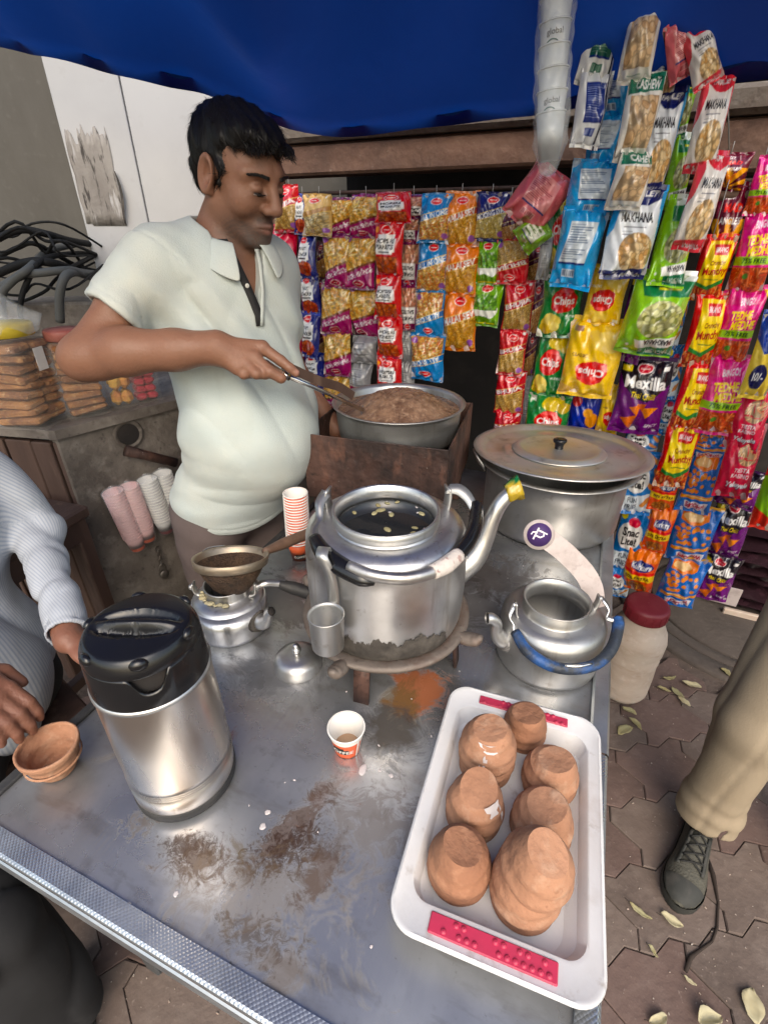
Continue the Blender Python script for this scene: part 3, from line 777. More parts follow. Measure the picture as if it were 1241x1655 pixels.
def text_on_cyl(s, R, z0, hgt, a_mid, lift=.0004, taper=0.0):
    """lettering bent round a cylinder (or slightly conical cup); returns a mesh"""
    V, T, sz = text_tris(s)
    w = sz[0] / sz[1] * hgt
    out = []
    for x, y in V:
        rr = R + taper * y * hgt + lift
        a = a_mid + (x - .5) * w / R
        out.append((rr * math.cos(a), rr * math.sin(a), z0 + y * hgt))
    return np.array(out), [tuple(map(int, t)) for t in T]

# ---------------------------------------------------------------- kettles
def kettle_body(R, h, ro, seg=56, sh=.86, lip=.018, dent=.010):
    pr = [(R * .93, 0), (R * .985, .004), (R, .014), (R * 1.005, h * .35), (R * 1.0, h * .68), (R * .985, h * (sh - .06)), (R * .955, h * (sh - .01)), (R * .90, h * (sh + .02)), (R * .78, h * (sh + .055)), (ro * 1.03, h - lip * 1.1), (ro * .995, h - lip), (ro, h - .003), (ro + .0025, h), (ro + .001, h + .001), (ro - .0025, h - .001), (ro - .004, h - lip), (ro * .99, h - lip * 1.6), (R * .80, h * (sh - .0)), (R * .93, h * sh - .02), (R * .95, h * .5), (R * .9, .006), (.001, .005)]
    return lathe(pr, seg, wob=lambda a, z: dent * math.sin(3 * a + z * 20) * .5 + dent * .5 * math.sin(5 * a - z * 33))

# big kettle on its ring stand
BK = np.array((.004, .775, .832)); BR, BH = .150, .228
bk = empty('big_kettle', BK, 0, 'big open aluminium kettle full of dark water with cardamom pods', 'kettle')
build('body', kettle_body(BR, BH, .094, 64, .86, .024), M['alu'], bk)
build('rim_ring', lathe([(.0945, BH - .021), (.097, BH - .019), (.0972, BH - .004), (.0945, BH - .002)], 56), M['alu_dull'], bk)
wt = build('water', disc(.0895, BH - .030, 48), M['tea_dark'], bk)
prd = random.Random(8)
for i in range(17):
    a = prd.uniform(0, 6.28); r = .078 * math.sqrt(prd.random()) if i > 6 else prd.uniform(.066, .082)
    if i <= 6: a = prd.uniform(.5, 2.6)
    s = prd.uniform(.0035, .007) if i % 3 else .0022
    build('cardamom_pod', xf(ball((0, 0, 0), 1, 10, 6, (s * 1.6, s, s * .35)), (r * math.cos(a), r * math.sin(a), BH - .0295), prd.uniform(0, 3)), M['leaf' if i % 3 else 'whitewash'], bk)
build('ginger_lump', xf(ball((0, 0, 0), 1, 14, 8, (.014, .008, .004)), (-.012, -.064, BH - .030), .3), M['jar_dirty'], bk)
build('ginger_lump', xf(ball((0, 0, 0), 1, 14, 8, (.012, .007, .003)), (.018, -.068, BH - .030), -.4), M['jar_dirty'], bk)
# soot patch round the lower front: a crust of real thickness with a ragged upper edge
V, F = [], []
ns = 130
for i in range(ns + 1):
    a = math.radians(-128 + 84 * i / ns)
    j_ = i * 40 / ns
    hh = .044 + .006 * math.sin(j_ * .5) + .004 * math.sin(j_ * 1.3 + 1) + .0022 * math.sin(j_ * 3.7) + .0012 * math.sin(j_ * 8.1) - .030 * (abs(i / ns - .5) * 2) ** 8
    for q in range(5):
        z = .003 + hh * q / 4
        rr = BR * (.985 + .02 * min(1, z / .014)) + .0022 * math.sin(math.pi * min(1, (q + .35) / 4.6)) + .0006 * math.sin(i * 3 + q)
        V.append((rr * math.cos(a), rr * math.sin(a), z))
for i in range(ns):
    for q in range(4): F.append((i * 5 + q, (i + 1) * 5 + q, (i + 1) * 5 + q + 1, i * 5 + q + 1))
build('soot_crust', (np.array(V), F), M['soot'], bk)
# spout
sp = spline([(.140, .020, .075), (.172, .030, .098), (.192, .038, .138), (.203, .044, .178), (.218, .050, .212), (.240, .056, .236)], 6)
build('spout', tube(sp, [.030, .025, .019, .016, .0145, .013], 14, cap=False), M['alu'], bk)
build('spout_inside', tube([sp[-1] - np.array((.010, .002, .009)), sp[-1] - np.array((.0015, 0, .0015))], [.0115, .0118], 12), M['dark'], bk)
# torn foil packet round the spout tip
fp = sp[-1]; V, F = [], []
for q in range(5):
    for k in range(18):
        a = 2 * math.pi * k / 18
        rr = .0155 + .006 * (q / 4) + .004 * math.sin(k * 2.7 + q)
        c = fp + np.array((.018, .005, .008)) * (q / 4 * 1.5 - .7)
        V.append(c + rr * np.array((-.35 * math.cos(a), math.sin(a), .93 * math.cos(a))))
for q in range(4):
    for k in range(18): F.append((q * 18 + k, q * 18 + (k + 1) % 18, (q + 1) * 18 + (k + 1) % 18, (q + 1) * 18 + k))
cl = np.array([srgb(176, 150, 40) if (p[1] - fp[1] + .6 * (p[2] - fp[2])) < .004 else srgb(20, 110, 60) for p in V])
o = build('foil_wrap', (np.array(V), F), M['packet'], bk, cols=cl); mm = o.modifiers.new('t', 'SOLIDIFY'); mm.thickness = .0008
# handle brackets and bail handle lying over the front shoulder
Lp_ = (-.104, .045, .213); Rp_ = (.112, .055, .212)
for (x, y, z), sx in ((Lp_, -1), (Rp_, 1)):
    build('bracket', join(strap(spline([(x - sx * .012, y - .012, z - .030), (x, y - .008, z - .022), (x + sx * .006, y, z + .012), (x + sx * .004, y + .004, z + .030)], 4), .026, .004, (-.3 * sx, 1, 0)), ball((x + sx * .010, y + .002, z + .020), .007, 10, 6)), M['alu_dull'], bk)
hl = spline([(-.112, .046, .236), (-.122, .018, .226), (-.120, -.008, .208), (-.126, -.040, .205), (-.120, -.072, .203)], 6)
build('handle_strap', strap(hl, .020, .004, (-.75, .5, .3)), M['alu_dull'], bk)
hr = spline([(.116, .056, .238), (.136, .050, .240), (.154, .036, .228), (.166, .012, .206), (.164, -.012, .196)], 6)
build('handle_strap', strap(hr, .022, .004, (.4, .6, .5)), M['alu_dull'], bk)
gl = spline([(-.123, -.062, .206), (-.104, -.098, .200), (-.072, -.130, .194), (-.036, -.152, .188), (-.018, -.158, .184)], 6)
build('handle_grip', tube(gl, [.011, .016, .0175, .016, .006], 12, flat=.8), M['black_plastic'], bk)
ml = spline([(-.060, -.140, .202), (-.02, -.160, .199), (.03, -.166, .198), (.075, -.148, .198), (.100, -.126, .200)], 6)
build('handle_core', tube(ml, .0095, 10, flat=1.1), M['burnt_alu'], bk)
tl_ = spline([(.072, -.150, .198), (.095, -.132, .199), (.118, -.106, .200)], 6)
build('tape_wrap', tube(tl_, [.0125, .0145, .013], 12), M['tape'], bk)
gr = spline([(.114, -.112, .200), (.138, -.075, .204), (.155, -.035, .208), (.166, .012, .214), (.168, .030, .222)], 6)
build('handle_grip', tube(gr, [.011, .013, .0135, .0125, .010], 12), M['black_plastic'], bk)
# dented patch / spout collar on the left flank
build('side_patch', xf(lathe([(.001, .003), (.018, .0025), (.024, 0)], 14), (-.132, -.060, .185), math.radians(205), 0, math.pi / 2.5), M['burnt_alu'], bk)

# ring stand with curled horns and flat legs
rs = empty('burner_ring', (BK[0], BK[1], TZ), 0, 'sooty cast iron ring stand under the big kettle', 'burner')
zr = BK[2] - TZ
build('ring', lathe([(.128, zr - .017), (.150, zr - .018), (.166, zr - .012), (.168, zr - .004), (.160, zr - .0015), (.128, zr - .004), (.126, zr - .012), (.128, zr - .017)], 56, wob=lambda a, z: .004 * math.sin(5 * a)), M['rust_ring'], rs)
build('shelf_plate', disc(.130, zr - .008, 40), M['soot'], rs)
for a in (-118, -28, 62, 152):
    a = math.radians(a); c, s = math.cos(a), math.sin(a)
    build('horn', tube(spline([(.150 * c, .150 * s, zr - .012), (.175 * c, .175 * s, zr - .010), (.192 * c, .192 * s, zr - .004), (.200 * c, .200 * s, zr + .006)], 4), [.012, .016, .015, .006], 10, flat=.75), M['rust_ring'], rs)
    a2 = a + math.radians(10); c, s = math.cos(a2), math.sin(a2)
    build('leg', strap([(.140 * c, .140 * s, zr - .016), (.146 * c, .146 * s, zr * .5), (.152 * c, .152 * s, .0005)], .030, .006, (-s, c, 0)), M['rust'], rs)
build('burner_cup', lathe([(.03, .001), (.055, .01), (.062, .05), (.05, .055), (.001, .05)], 24), M['soot'], rs)

# measuring scoop hung on the kettle handle
sc_o = empty('measuring_scoop', (-.094, .612, .884), 0, 'small aluminium measuring scoop hooked on the big kettle handle', 'scoop')
build('cup', lathe([(.001, 0), (.025, 0), (.027, .003), (.029, .068), (.0305, .071), (.0285, .0715), (.027, .066), (.025, .004), (.001, .003)], 36), M['alu_dull'], sc_o)
build('handle', strap(spline([(.010, .027, .050), (.010, .0305, .080), (.008, .031, .115), (.002, .026, .150), (-.004, .030, .166), (-.002, .050, .168), (.000, .056, .155)], 5), .019, .0025, (1, -.15, 0)), M['alu_dull'], sc_o)
for z in (.050, .057, .064):
    build('mark', tube([(.006, .0268, z), (.014, .0255, z)], .0012, 6), M['alu'], sc_o)

# small loose lid with a knob
lp = np.array((-.176, .722, TZ))
ld = empty('loose_lid', lp + np.array((0, 0, .0005)), 0, 'small domed aluminium lid with a knob lying on the table', 'lid')
build('dome', lathe([(.0485, 0), (.049, .004), (.0475, .010), (.0455, .020), (.041, .027), (.030, .031), (.012, .0325), (.001, .033)], 40), M['alu'], ld)
build('knob', lathe([(.006, .032), (.0055, .037), (.0095, .040), (.0105, .045), (.008, .050), (.006, .051), (.0075, .054), (.005, .058), (.001, .059)], 20), M['alu'], ld)

# ---------------------------------------------------------------- small right kettle with blue handle
K4 = np.array((.338, .752, TZ + .0005)); KR4, KH4 = .101, .150
k4 = empty('small_kettle', K4, 0, 'small open aluminium kettle with a handle wrapped in blue hose', 'kettle')
build('body', kettle_body(KR4, KH4, .0625, 52, .76, .026, .004), M['alu_dull'], k4)
sp = spline([(-.088, -.020, .060), (-.106, -.024, .070), (-.118, -.026, .092), (-.120, -.027, .112), (-.130, -.028, .124), (-.140, -.029, .126)], 6)
build('spout', tube(sp, [.020, .018, .0125, .011, .011, .012], 12, cap=False), M['alu'], k4)
build('spout_inside', tube([sp[-1] + np.array((.008, 0, 0)), sp[-1] + np.array((.0012, 0, 0))], .0095, 10), M['dark'], k4)
build('spout_collar', tube([(-.090, -.020, .060), (-.101, -.023, .066)], [.025, .021], 14), M['burnt_alu'], k4)
for sx in (-1, 1):
    x = sx * .083; y = -.004 + .01 * sx
    build('bracket', join(strap(spline([(x - sx * .014, y, .118), (x - sx * .004, y, .122), (x, y, .136), (x + sx * .001, y, .152)], 4), .016, .003, (0, 1, 0)), ball((x + sx * .004, y, .146), .0055, 8, 6)), M['alu_dull'], k4)
    e = (-.094, -.058, .112) if sx < 0 else (.112, -.030, .122)
    build('handle_strap', strap(spline([(x + sx * .006, y - .004, .148), (x + sx * .016, y - .018, .135), (x * .9 + sx * .018, y - .030, .124), e], 5), .012, .003, (.3 * sx, 1, .4)), M['alu'], k4)
bh = spline([(-.090, -.052, .113), (-.074, -.088, .100), (-.040, -.112, .090), (.000, -.121, .088), (.045, -.113, .092), (.085, -.082, .102), (.110, -.040, .118), (.114, -.026, .124)], 6)
build('handle_sleeve', tube(bh, [.0095, .0108, .0108, .0105, .0105, .0108, .0105, .0095], 14), M['blue_rubber'], k4)
build('bare_wire', tube(spline([(-.015, -.1225, .0985), (.01, -.1235, .0985), (.035, -.119, .100)], 4), [.002, .0035, .002], 8), M['steel'], k4)

# payment card standing behind that kettle: curved white card with a round purple badge (its code square is left out)
cb = [at_y(966, 982, .80), at_y(950, 935, .815), at_y(918, 898, .83), at_y(885, 872, .84), at_y(862, 860, .848)]
cs_ = spline(cb, 6)
wdir = np.array((.52, .10, .52)); wdir /= np.linalg.norm(wdir)
cd = empty('payment_card', tuple(cb[0]), 0, 'curved off-white card with round purple badge leaning behind the blue-handled kettle', 'card')
loc0 = cb[0]
pts = [p - loc0 for p in cs_]
nC = len(pts)
wds = np.interp(np.linspace(0, 1, nC), [0, .15, .75, .8, .9, 1], [.030, .042, .042, .046, .046, .042])
V, F = [], []
fn = np.array((-.3, -.85, .43)); fn /= np.linalg.norm(fn)
for i, p in enumerate(pts):
    tt = pts[min(i + 1, nC - 1)] - pts[max(i - 1, 0)]; tt /= np.linalg.norm(tt)
    wv = np.cross(tt, fn); wv /= np.linalg.norm(wv); nn = np.cross(wv, tt)
    for a in (-.5, -.25, 0, .25, .5): V.append(p + wv * a * wds[i])
for i in range(nC - 1):
    for k in range(4): F.append((i * 5 + k, i * 5 + k + 1, i * 5 + 6 + k, i * 5 + 5 + k))
o = build('card_sheet', (np.array(V), F), M['card'], cd, smooth=False); mm = o.modifiers.new('t', 'SOLIDIFY'); mm.thickness = .0016; mm.offset = 0
hp_ = pts[-1]; tt = pts[-1] - pts[-5]; tt /= np.linalg.norm(tt); wv = np.cross(tt, fn); wv /= np.linalg.norm(wv); nn = np.cross(wv, tt); nn = nn if nn[1] < 0 else -nn
def on_badge(x, y, z): return hp_ + tt * (-.012) + tt * y + wv * x + nn * z
def badge(r, z0, z1, n=32):
    V = []; F = []
    for z in (z0, z1):
        for k in range(n): V.append(on_badge(r * math.cos(6.2832 * k / n), r * math.sin(6.2832 * k / n), z))
    for k in range(n): F.append((k, (k + 1) % n, n + (k + 1) % n, n + k))
    F.append(tuple(range(n, 2 * n))); return np.array(V), F
build('badge_rim', badge(.031, -.001, .0016), M['card'], cd)
build('badge', badge(.0245, .0016, .0022), M['card_purple'], cd)
# white emblem on the badge: arc over a slanted stroke
def stroke(pp, w):
    V = []; F = []
    for i, (x, y) in enumerate(pp):
        a = pp[max(i - 1, 0)]; b = pp[min(i + 1, len(pp) - 1)]; dx, dy = b[0] - a[0], b[1] - a[1]; l = math.hypot(dx, dy)
        V += [on_badge(x - dy / l * w, y + dx / l * w, .0026), on_badge(x + dy / l * w, y - dx / l * w, .0026)]
    for i in range(len(pp) - 1): F.append((2 * i, 2 * i + 1, 2 * i + 3, 2 * i + 2))
    return np.array(V), F
build('emblem', join(stroke([(-.013, .007), (.013, .007)], .0016), stroke([(-.004, .007), (-.004, -.004), (.002, -.009), (.008, -.006), (.008, .007)], .0016), stroke([(.003, .007), (.0, .014), (-.006, .015)], .0014), stroke([(.008, -.006), (.008, -.014)], .0014)), M['card_white'], cd, smooth=False)
# purple printed words down the card
V, T, sz = text_tris('ACCEPTED HERE')
base_i = int(nC * .62)
ang_t = pts[base_i] - pts[base_i - 4]; ang_t /= np.linalg.norm(ang_t); w2 = np.cross(ang_t, fn); w2 /= np.linalg.norm(w2); n2 = np.cross(w2, ang_t); n2 = n2 if n2[1] < 0 else -n2

# ---------------------------------------------------------------- left small kettle under the strainer
K3 = np.array((-.338, .842, TZ + .0005))
k3 = empty('squat_kettle', K3, 0, 'squat aluminium kettle under the tea strainer behind the flask', 'kettle')
build('body', kettle_body(.078, .118, .046, 44, .72, .022, .005), M['alu'], k3)
sp = spline([(.066, -.036, .045), (.082, -.046, .050), (.094, -.052, .066), (.098, -.054, .082), (.106, -.058, .090)], 5)
build('spout', tube(sp, [.020, .017, .011, .010, .010], 12, cap=False), M['alu'], k3)
build('spout_inside', tube([sp[-1] - np.array((.004, -.002, .005)), sp[-1] - np.array((.001, 0, .001))], .0085, 10), M['dark'], k3)
build('spout_collar', tube([(.064, -.036, .045), (.074, -.042, .047)], [.026, .023], 14), M['soot'], k3)
for sx in (-1, 1):
    build('bracket', join(strap(spline([(sx * .050, -.008, .094), (sx * .062, -.008, .098), (sx * .066, -.01, .112), (sx * .066, -.01, .126)], 4), .018, .003, (0, 1, 0)), ball((sx * .070, -.012, .116), .007, 8, 6)), M['alu_dull'], k3)
build('handle_strap', strap(spline([(.068, -.014, .120), (.086, -.010, .126), (.108, .0, .118), (.125, .006, .112)], 5), .015, .003, (0, .8, .6)), M['alu'], k3)
build('handle_grip', tube(spline([(.112, .004, .112), (.14, .006, .100), (.175, .004, .088), (.200, .0, .080)], 5), [.009, .014, .015, .012], 10), M['black_rubber'], k3)
build('tea_dregs', join(*[ball((.052 * math.cos(a) - .0, .052 * math.sin(a), .100 + .002 * math.sin(i * 3)), .004 + .003 * (i % 3) / 2, 8, 5, (1.3, 1, .5)) for i, a in enumerate(np.linspace(3.3, 4.9, 9))]), M['leaf_pale'], k3)

stn = empty('tea_strainer', (-.322, .838, TZ + .122), 0, 'stained wire tea strainer with a wooden handle resting in the squat kettle', 'strainer', rot=(-.30, 0, 0))
build('mesh_bowl', lathe([(.001, -.028), (.022, -.024), (.042, -.006), (.060, .022), (.071, .046), (.069, .046), (.058, .023), (.040, -.004), (.021, -.021), (.001, -.025)], 40), mat('stained wire gauze', (.075, .045, .028), .6, .4, vary=[(20, (.15, .09, .05), .5, .7, .8), (70, (.03, .02, .014), .52, .68, .9)], bump=(260, .8)), stn)
build('rim_band', lathe([(.0705, .040), (.0755, .042), (.0785, .060), (.0765, .061), (.0725, .058), (.0695, .042)], 40), mat('tea stained tin', (.34, .275, .20), .48, .8, vary=[(10, (.46, .41, .33), .48, .7, .8), (24, (.12, .07, .035), .56, .72, .9)]), stn)
hd = spline([(.060, .040, .056), (.095, .085, .062), (.150, .160, .070), (.185, .215, .078)], 5)
build('handle', tube(hd, [.008, .013, .0125, .010], 12), M['wood_handle'], stn)
build('wire', tube(spline([(-.073, .02, .056), (-.062, .045, .064), (-.03, .07, .062)], 4), .0014, 6), M['steel'], stn)

# ---------------------------------------------------------------- vacuum jug
TJ = np.array(((at_z(303, 1252)[0]), at_z(303, 1252)[1], TZ + .0005)); TR_ = .0775
tj = empty('vacuum_jug', TJ, math.radians(-62), 'tall steel vacuum flask with a black plastic lid near the table front', 'flask')
build('base', lathe([(.074, 0), (.0775, .003), (.0785, .018), (.0765, .020)], 56, True), M['black_rubber'], tj)
rb = lambda z: [(TR_ + .0012, z), (TR_ - .0006, z + .0016), (TR_ + .0012, z + .0032)]
build('body', lathe([(.0765, .019), (.0772, .022), (TR_, .030)] + rb(.056) + rb(.0605) + rb(.065) + [(TR_, .075), (TR_ + .0008, .14), (TR_, .22), (TR_ - .0015, .245)], 72), M['steel_jug'], tj)
build('rim_ring', lathe([(TR_ - .001, .243), (TR_ + .0016, .245), (TR_ + .0016, .249), (TR_ - .001, .251)], 64), M['alu'], tj)
# collar with a pouring notch
zc0, zc1 = .249, .304
V, F = [], []
NS = 96
for k in range(NS):
    a = 2 * math.pi * k / NS
    d = abs(((a - 0 + math.pi) % (2 * math.pi)) - math.pi)
    notch = max(0, 1 - (d / .30) ** 3) * .027 if d < .30 else 0
    top = zc1 - notch
    flare = .004 * math.exp(-(d / .35) ** 2)
    for (r, z) in ((TR_ - .0005, zc0), (TR_ - .0002, zc0 + .006), (TR_ - .003 + flare, top - .004), (TR_ - .0045 + flare, top), (TR_ - .008 + flare, top - .001), (TR_ - .010, zc0 + .012)):
        V.append((r * math.cos(a), r * math.sin(a), z))
for k in range(NS):
    k2 = (k + 1) % NS
    for q in range(5): F.append((k * 6 + q, k2 * 6 + q, k2 * 6 + q + 1, k * 6 + q + 1))
build('collar', (np.array(V), F), M['black_plastic'], tj)
build('spout_hole', lathe([(TR_ - .0115, .27), (TR_ - .0115, .304)], 48), M['dark'], tj)
# lid: domed screw top with twist grip groove and four lugs
def lid_geo():
    nr, na = 26, 96
    V, F = [], []
    ga = math.radians(62)
    for i in range(nr + 1):
        t = i / nr
        for k in range(na):
            a = 2 * math.pi * k / na
            r = .0005 + t * .0725
            z = .331 - .004 * t * t - max(0, t - .86) ** 2 * .75
            x, y = r * math.cos(a), r * math.sin(a)
            gx = x * math.cos(ga) + y * math.sin(ga); gy = -x * math.sin(ga) + y * math.cos(ga)
            # twist grip: an oval basin either side of a raised bar
            e = (gx / .060) ** 2 + (abs(gy) / .027) ** 2
            if e < 1: z -= .013 * (1 - e) ** .5 * min(1, (abs(gy) - .004) / .006 if abs(gy) > .004 else 0)
            if abs(gy) < .010 and abs(gx) < .055: z += .004 * (1 - (gy / .010) ** 2) * (1 - (gx / .055) ** 4)
            V.append((x, y, z))
    for i in range(nr):
        for k in range(na):
            F.append((i * na + k, (i + 1) * na + k, (i + 1) * na + (k + 1) % na, i * na + (k + 1) % na))
    base = len(V)
    for (r, z) in ((.0745, .306), (.0735, .302), (.070, .302)):
        for k in range(na):
            a = 2 * math.pi * k / na; V.append((r * math.cos(a), r * math.sin(a), z))
    for q in range(3):
        o0 = nr * na if q == 0 else base + (q - 1) * na; o1 = base + q * na
        for k in range(na): F.append((o0 + k, o1 + k, o1 + (k + 1) % na, o0 + (k + 1) % na))
    return np.array(V), F
ldj = build('lid', lid_geo(), M['black_plastic'], tj, auto=50)
for k in range(6):
    a = math.radians(-5 + 60 * k); build('lug', xf(ball((0, 0, 0), 1, 12, 8, (.007, .0115, .0085)), (.0685 * math.cos(a), .0685 * math.sin(a), .3205), a), M['black_plastic'], ldj)
# handle at the rear of the jug
build('handle', strap(spline([(-.070, 0, .285), (-.105, 0, .283), (-.118, 0, .25), (-.114, 0, .17), (-.100, 0, .11), (-.074, 0, .085)], 6), .024, .010, (0, 1, 0)), M['black_plastic'], tj)

# ---------------------------------------------------------------- cups
def tea_cup(name, loc, rz, label, group=None, orange=True, tilt=None):
    r = empty(name, loc, rz, label, 'cup', group, rot=tilt)
    r0, r1, h = .0205, .0305, .057
    f = lambda z: r0 + (r1 - r0) * z / h
    build('wall', lathe([(.001, .004), (f(.004), .004), (f(0), 0), (f(.003), .003), (f(h * .25), h * .25), (f(h), h)], 36), M['cup_orange'], r)
    build('lining', lathe([(f(h) - .0007, h - .001), (f(h * .2) - .0009, h * .2), (f(.006) - .0012, .006), (.001, .0058)], 36), M['paper_white'], r)
    build('rim', lathe([(f(h) - .0006, h - .002), (f(h) + .0012, h - .0026), (f(h) + .0016, h - .0006), (f(h) + .0006, h + .0008), (f(h) - .0008, h)], 36), M['paper_white'], r)
    build('white_band', lathe([(f(h * .74) + .0004, h * .74), (f(h - .003) + .0004, h - .003)], 36), M['paper_white'], r)
    return r, f, h
cup, cf, chh = tea_cup('paper_cup', (-.063, .536, TZ + .0005), 0, 'orange and white paper cup with a little tea standing on the table', )
build('tea', disc(cf(.010) - .0012, .010, 30), M['tea'], cup)
V, F = [], []
for q in range(2):
    a0 = math.radians(-52)
    for i in range(2): pass
def cup_strip(a, w, z0, z1, lift):
    V = []; n = 5
    for z in (z0, z1):
        for i in range(n): aa = a + w * (i / (n - 1) - .5); V.append(((cf(z) + lift) * math.cos(aa), (cf(z) + lift) * math.sin(aa), z))
    return np.array(V), [(i, i + 1, n + i + 1, n + i) for i in range(n - 1)]
build('white_stripe', cup_strip(math.radians(-42), .16, .001, .044, .0005), M['paper_white'], cup)
build('white_stripe', cup_strip(math.radians(-26), .09, .001, .044, .0005), M['paper_white'], cup)
build('logo_patch', join(cup_strip(math.radians(-112), 1.15, .015, .029, .0005), cup_strip(math.radians(-118), .7, .029, .034, .0005)), M['lace'], cup)
g = text_on_cyl('COFFEE', cf(.018), .0175, .009, math.radians(-112), .0009, .16)
build('logo_text', g, M['paper_white'], cup, smooth=False)

# stack of red and white cups behind the big kettle
ordn = ['uppermost', 'second', 'third', 'fourth', 'fifth', 'sixth', 'seventh', 'eighth', 'ninth', 'tenth', 'eleventh', 'twelfth', 'thirteenth', 'fourteenth', 'fifteenth', 'sixteenth', 'seventeenth', 'eighteenth', 'nineteenth', 'twentieth', 'twenty-first', 'twenty-second']
def nest_cup(first, loc, rot, label, group, m_wall, m_rim, h=.057, r0=.0205, r1=.0305, logo=False):
    if first is None:
        r = empty('stacked_cup', loc, 0, label, 'cup', group, rot=rot)
        f = lambda z: r0 + (r1 - r0) * z / h
        build('wall', lathe([(.001, .003), (f(.002), .003), (f(0), 0), (f(h), h), (f(h) - .0006, h), (f(.004) - .0006, .004), (.001, .0035)], 28), m_wall, r)
        if m_wall is not m_rim and h < .06: build('lining', lathe([(f(h) - .0012, h - .0005), (f(h * .3) - .0012, h * .3), (f(.006) - .0012, .0062), (.001, .0060)], 28), M['paper_white'], r)
        build('rim', lathe([(f(h) - .0008, h - .001), (f(h) + .0012, h - .0028), (f(h) + .0018, h - .001), (f(h) + .0004, h + .0008), (f(h) - .0012, h)], 28), m_rim, r)
        return r
    r = first.copy(); COL.objects.link(r); r.location = loc; r.rotation_euler = rot or (0, 0, 0); r['label'] = label; r['group'] = group
    for ch in first.children:
        c = ch.copy(); COL.objects.link(c); c.parent = r
    return r
sb = np.array((at_z(484, 905)[0], at_z(484, 905)[1] + .012, TZ + .0005))
first = None
NR_ = 19
for i in range(NR_):
    p = sb + np.array((.0002 * i, .0003 * i, .0077 * i))
    r = nest_cup(first, p, (0, 0, i * .3), f'orange and white paper cup, {ordn[NR_ - 1 - i]} from the top of the stack by the kettle', 'cups stacked on the table', M['cup_orange'], M['paper_white'])
    if first is None: first = r
a = math.radians(-75)
build('logo_patch', join(*[(np.array([((.0208 + (.01 * z / .057) + .0005) * math.cos(a + w), (.0208 + (.01 * z / .057) + .0005) * math.sin(a + w), z) for z in (.009, .024) for w in (-.5, -.25, 0, .25, .5)]), [(i, i + 1, 6 + i, 5 + i) for i in range(4)])]), M['lace'], first)
build('logo_text', text_on_cyl('COFFEE', .0235, .0125, .007, a, .0009, .17), M['paper_white'], first, smooth=False)

# sleeves of cups hanging on the slab
def hang_stack(px0, py0, px1, py1, n, m_w, m_r, what, off, foot):
    p0 = on_slab(px0, py0, off); p1 = on_slab(px1, py1, off)
    ax = p0 - p1; Ls = np.linalg.norm(ax); ax /= Ls
    rot = Vector(ax).to_track_quat('Z', 'Y').to_euler()
    fst = None
    pitch = (Ls - .057) / (n - 1)
    for i in range(n):
        p = p1 + ax * pitch * i
        lab = f'{what}, {ordn[n - 1 - i]} from its top'
        r = nest_cup(fst, p, tuple(rot), lab, 'cups in the hanging sleeves', m_w, m_r)
        if fst is None: fst = r
    V = np.array([((.0206 + .01 * z / .057 + .0006) * math.cos(t), (.0206 + .01 * z / .057 + .0006) * math.sin(t), z) for z in (.0005, .013) for t in np.linspace(0, 6.2832, 29)])
    build('print_band', (V, [(i, i + 1, 30 + i, 29 + i) for i in range(28)]), foot, fst)
    sl = build('cup_sleeve', xf(lathe([(.004, -.006), (.024, -.003), (.0335, .06), (.0338, Ls + .002), (.028, Ls + .008), (.012, Ls + .012), (.005, Ls + .022)], 24, wob=lambda a, z: .05 * math.sin(3 * a + z * 60)), (0, 0, 0)), M['cello'], None, loc=p1, rot=rot)
    tag(sl, 'clear plastic sleeve round the stack of ' + what.split(' in ')[0] + 's ' + what.split(' in ')[1].replace('the ', 'in the ', 1).replace('sleeve', 'row'), 'sleeve', 'plastic sleeves of cups')
hang_stack(183, 795, 224, 886, 17, M['cup_pink'], M['cup_pink'], 'pink cup in the leftmost hanging sleeve', .05, M['cup_orange'])
hang_stack(208, 786, 240, 872, 17, M['cup_pink'], M['cup_pink'], 'pink cup in the second hanging sleeve', .05, M['cup_orange'])
hang_stack(238, 775, 270, 858, 16, M['cup_grey'], M['paper_white'], 'grey cup in the third hanging sleeve', .055, M['lid_red'])
hang_stack(262, 765, 292, 848, 15, M['cup_grey'], M['paper_white'], 'grey cup in the sleeve behind the man', .05, M['lid_red'])

# padlock on a chain
pl0 = on_slab(266, 928, .03)
pk = empty('padlock', pl0, SROT, 'steel padlock hanging on a short chain below the cup sleeves', 'padlock')
build('body', xf(lathe([(.001, -.006), (.015, -.006), (.0175, -.003), (.0175, .003), (.015, .006), (.001, .006)], 24), (0, 0, 0), 0, math.pi / 2), M['chain'], pk)
build('shackle', tube(spline([(-.010, 0, .012), (-.011, 0, .034), (0, 0, .046), (.011, 0, .034), (.010, 0, .012)], 6), .0027, 8), M['chain'], pk)
for i in range(6):
    th = np.linspace(0, 6.2832, 15)[:-1]
    ring = [np.array((.007 * math.cos(t) * (1 if i % 2 else .2), .007 * math.cos(t) * (.2 if i % 2 else 1), .050 + i * .0125 + .009 * math.sin(t))) for t in th]
    build('chain_link', tube(ring + [ring[0]], .0019, 6, cap=False), M['chain'], pk)

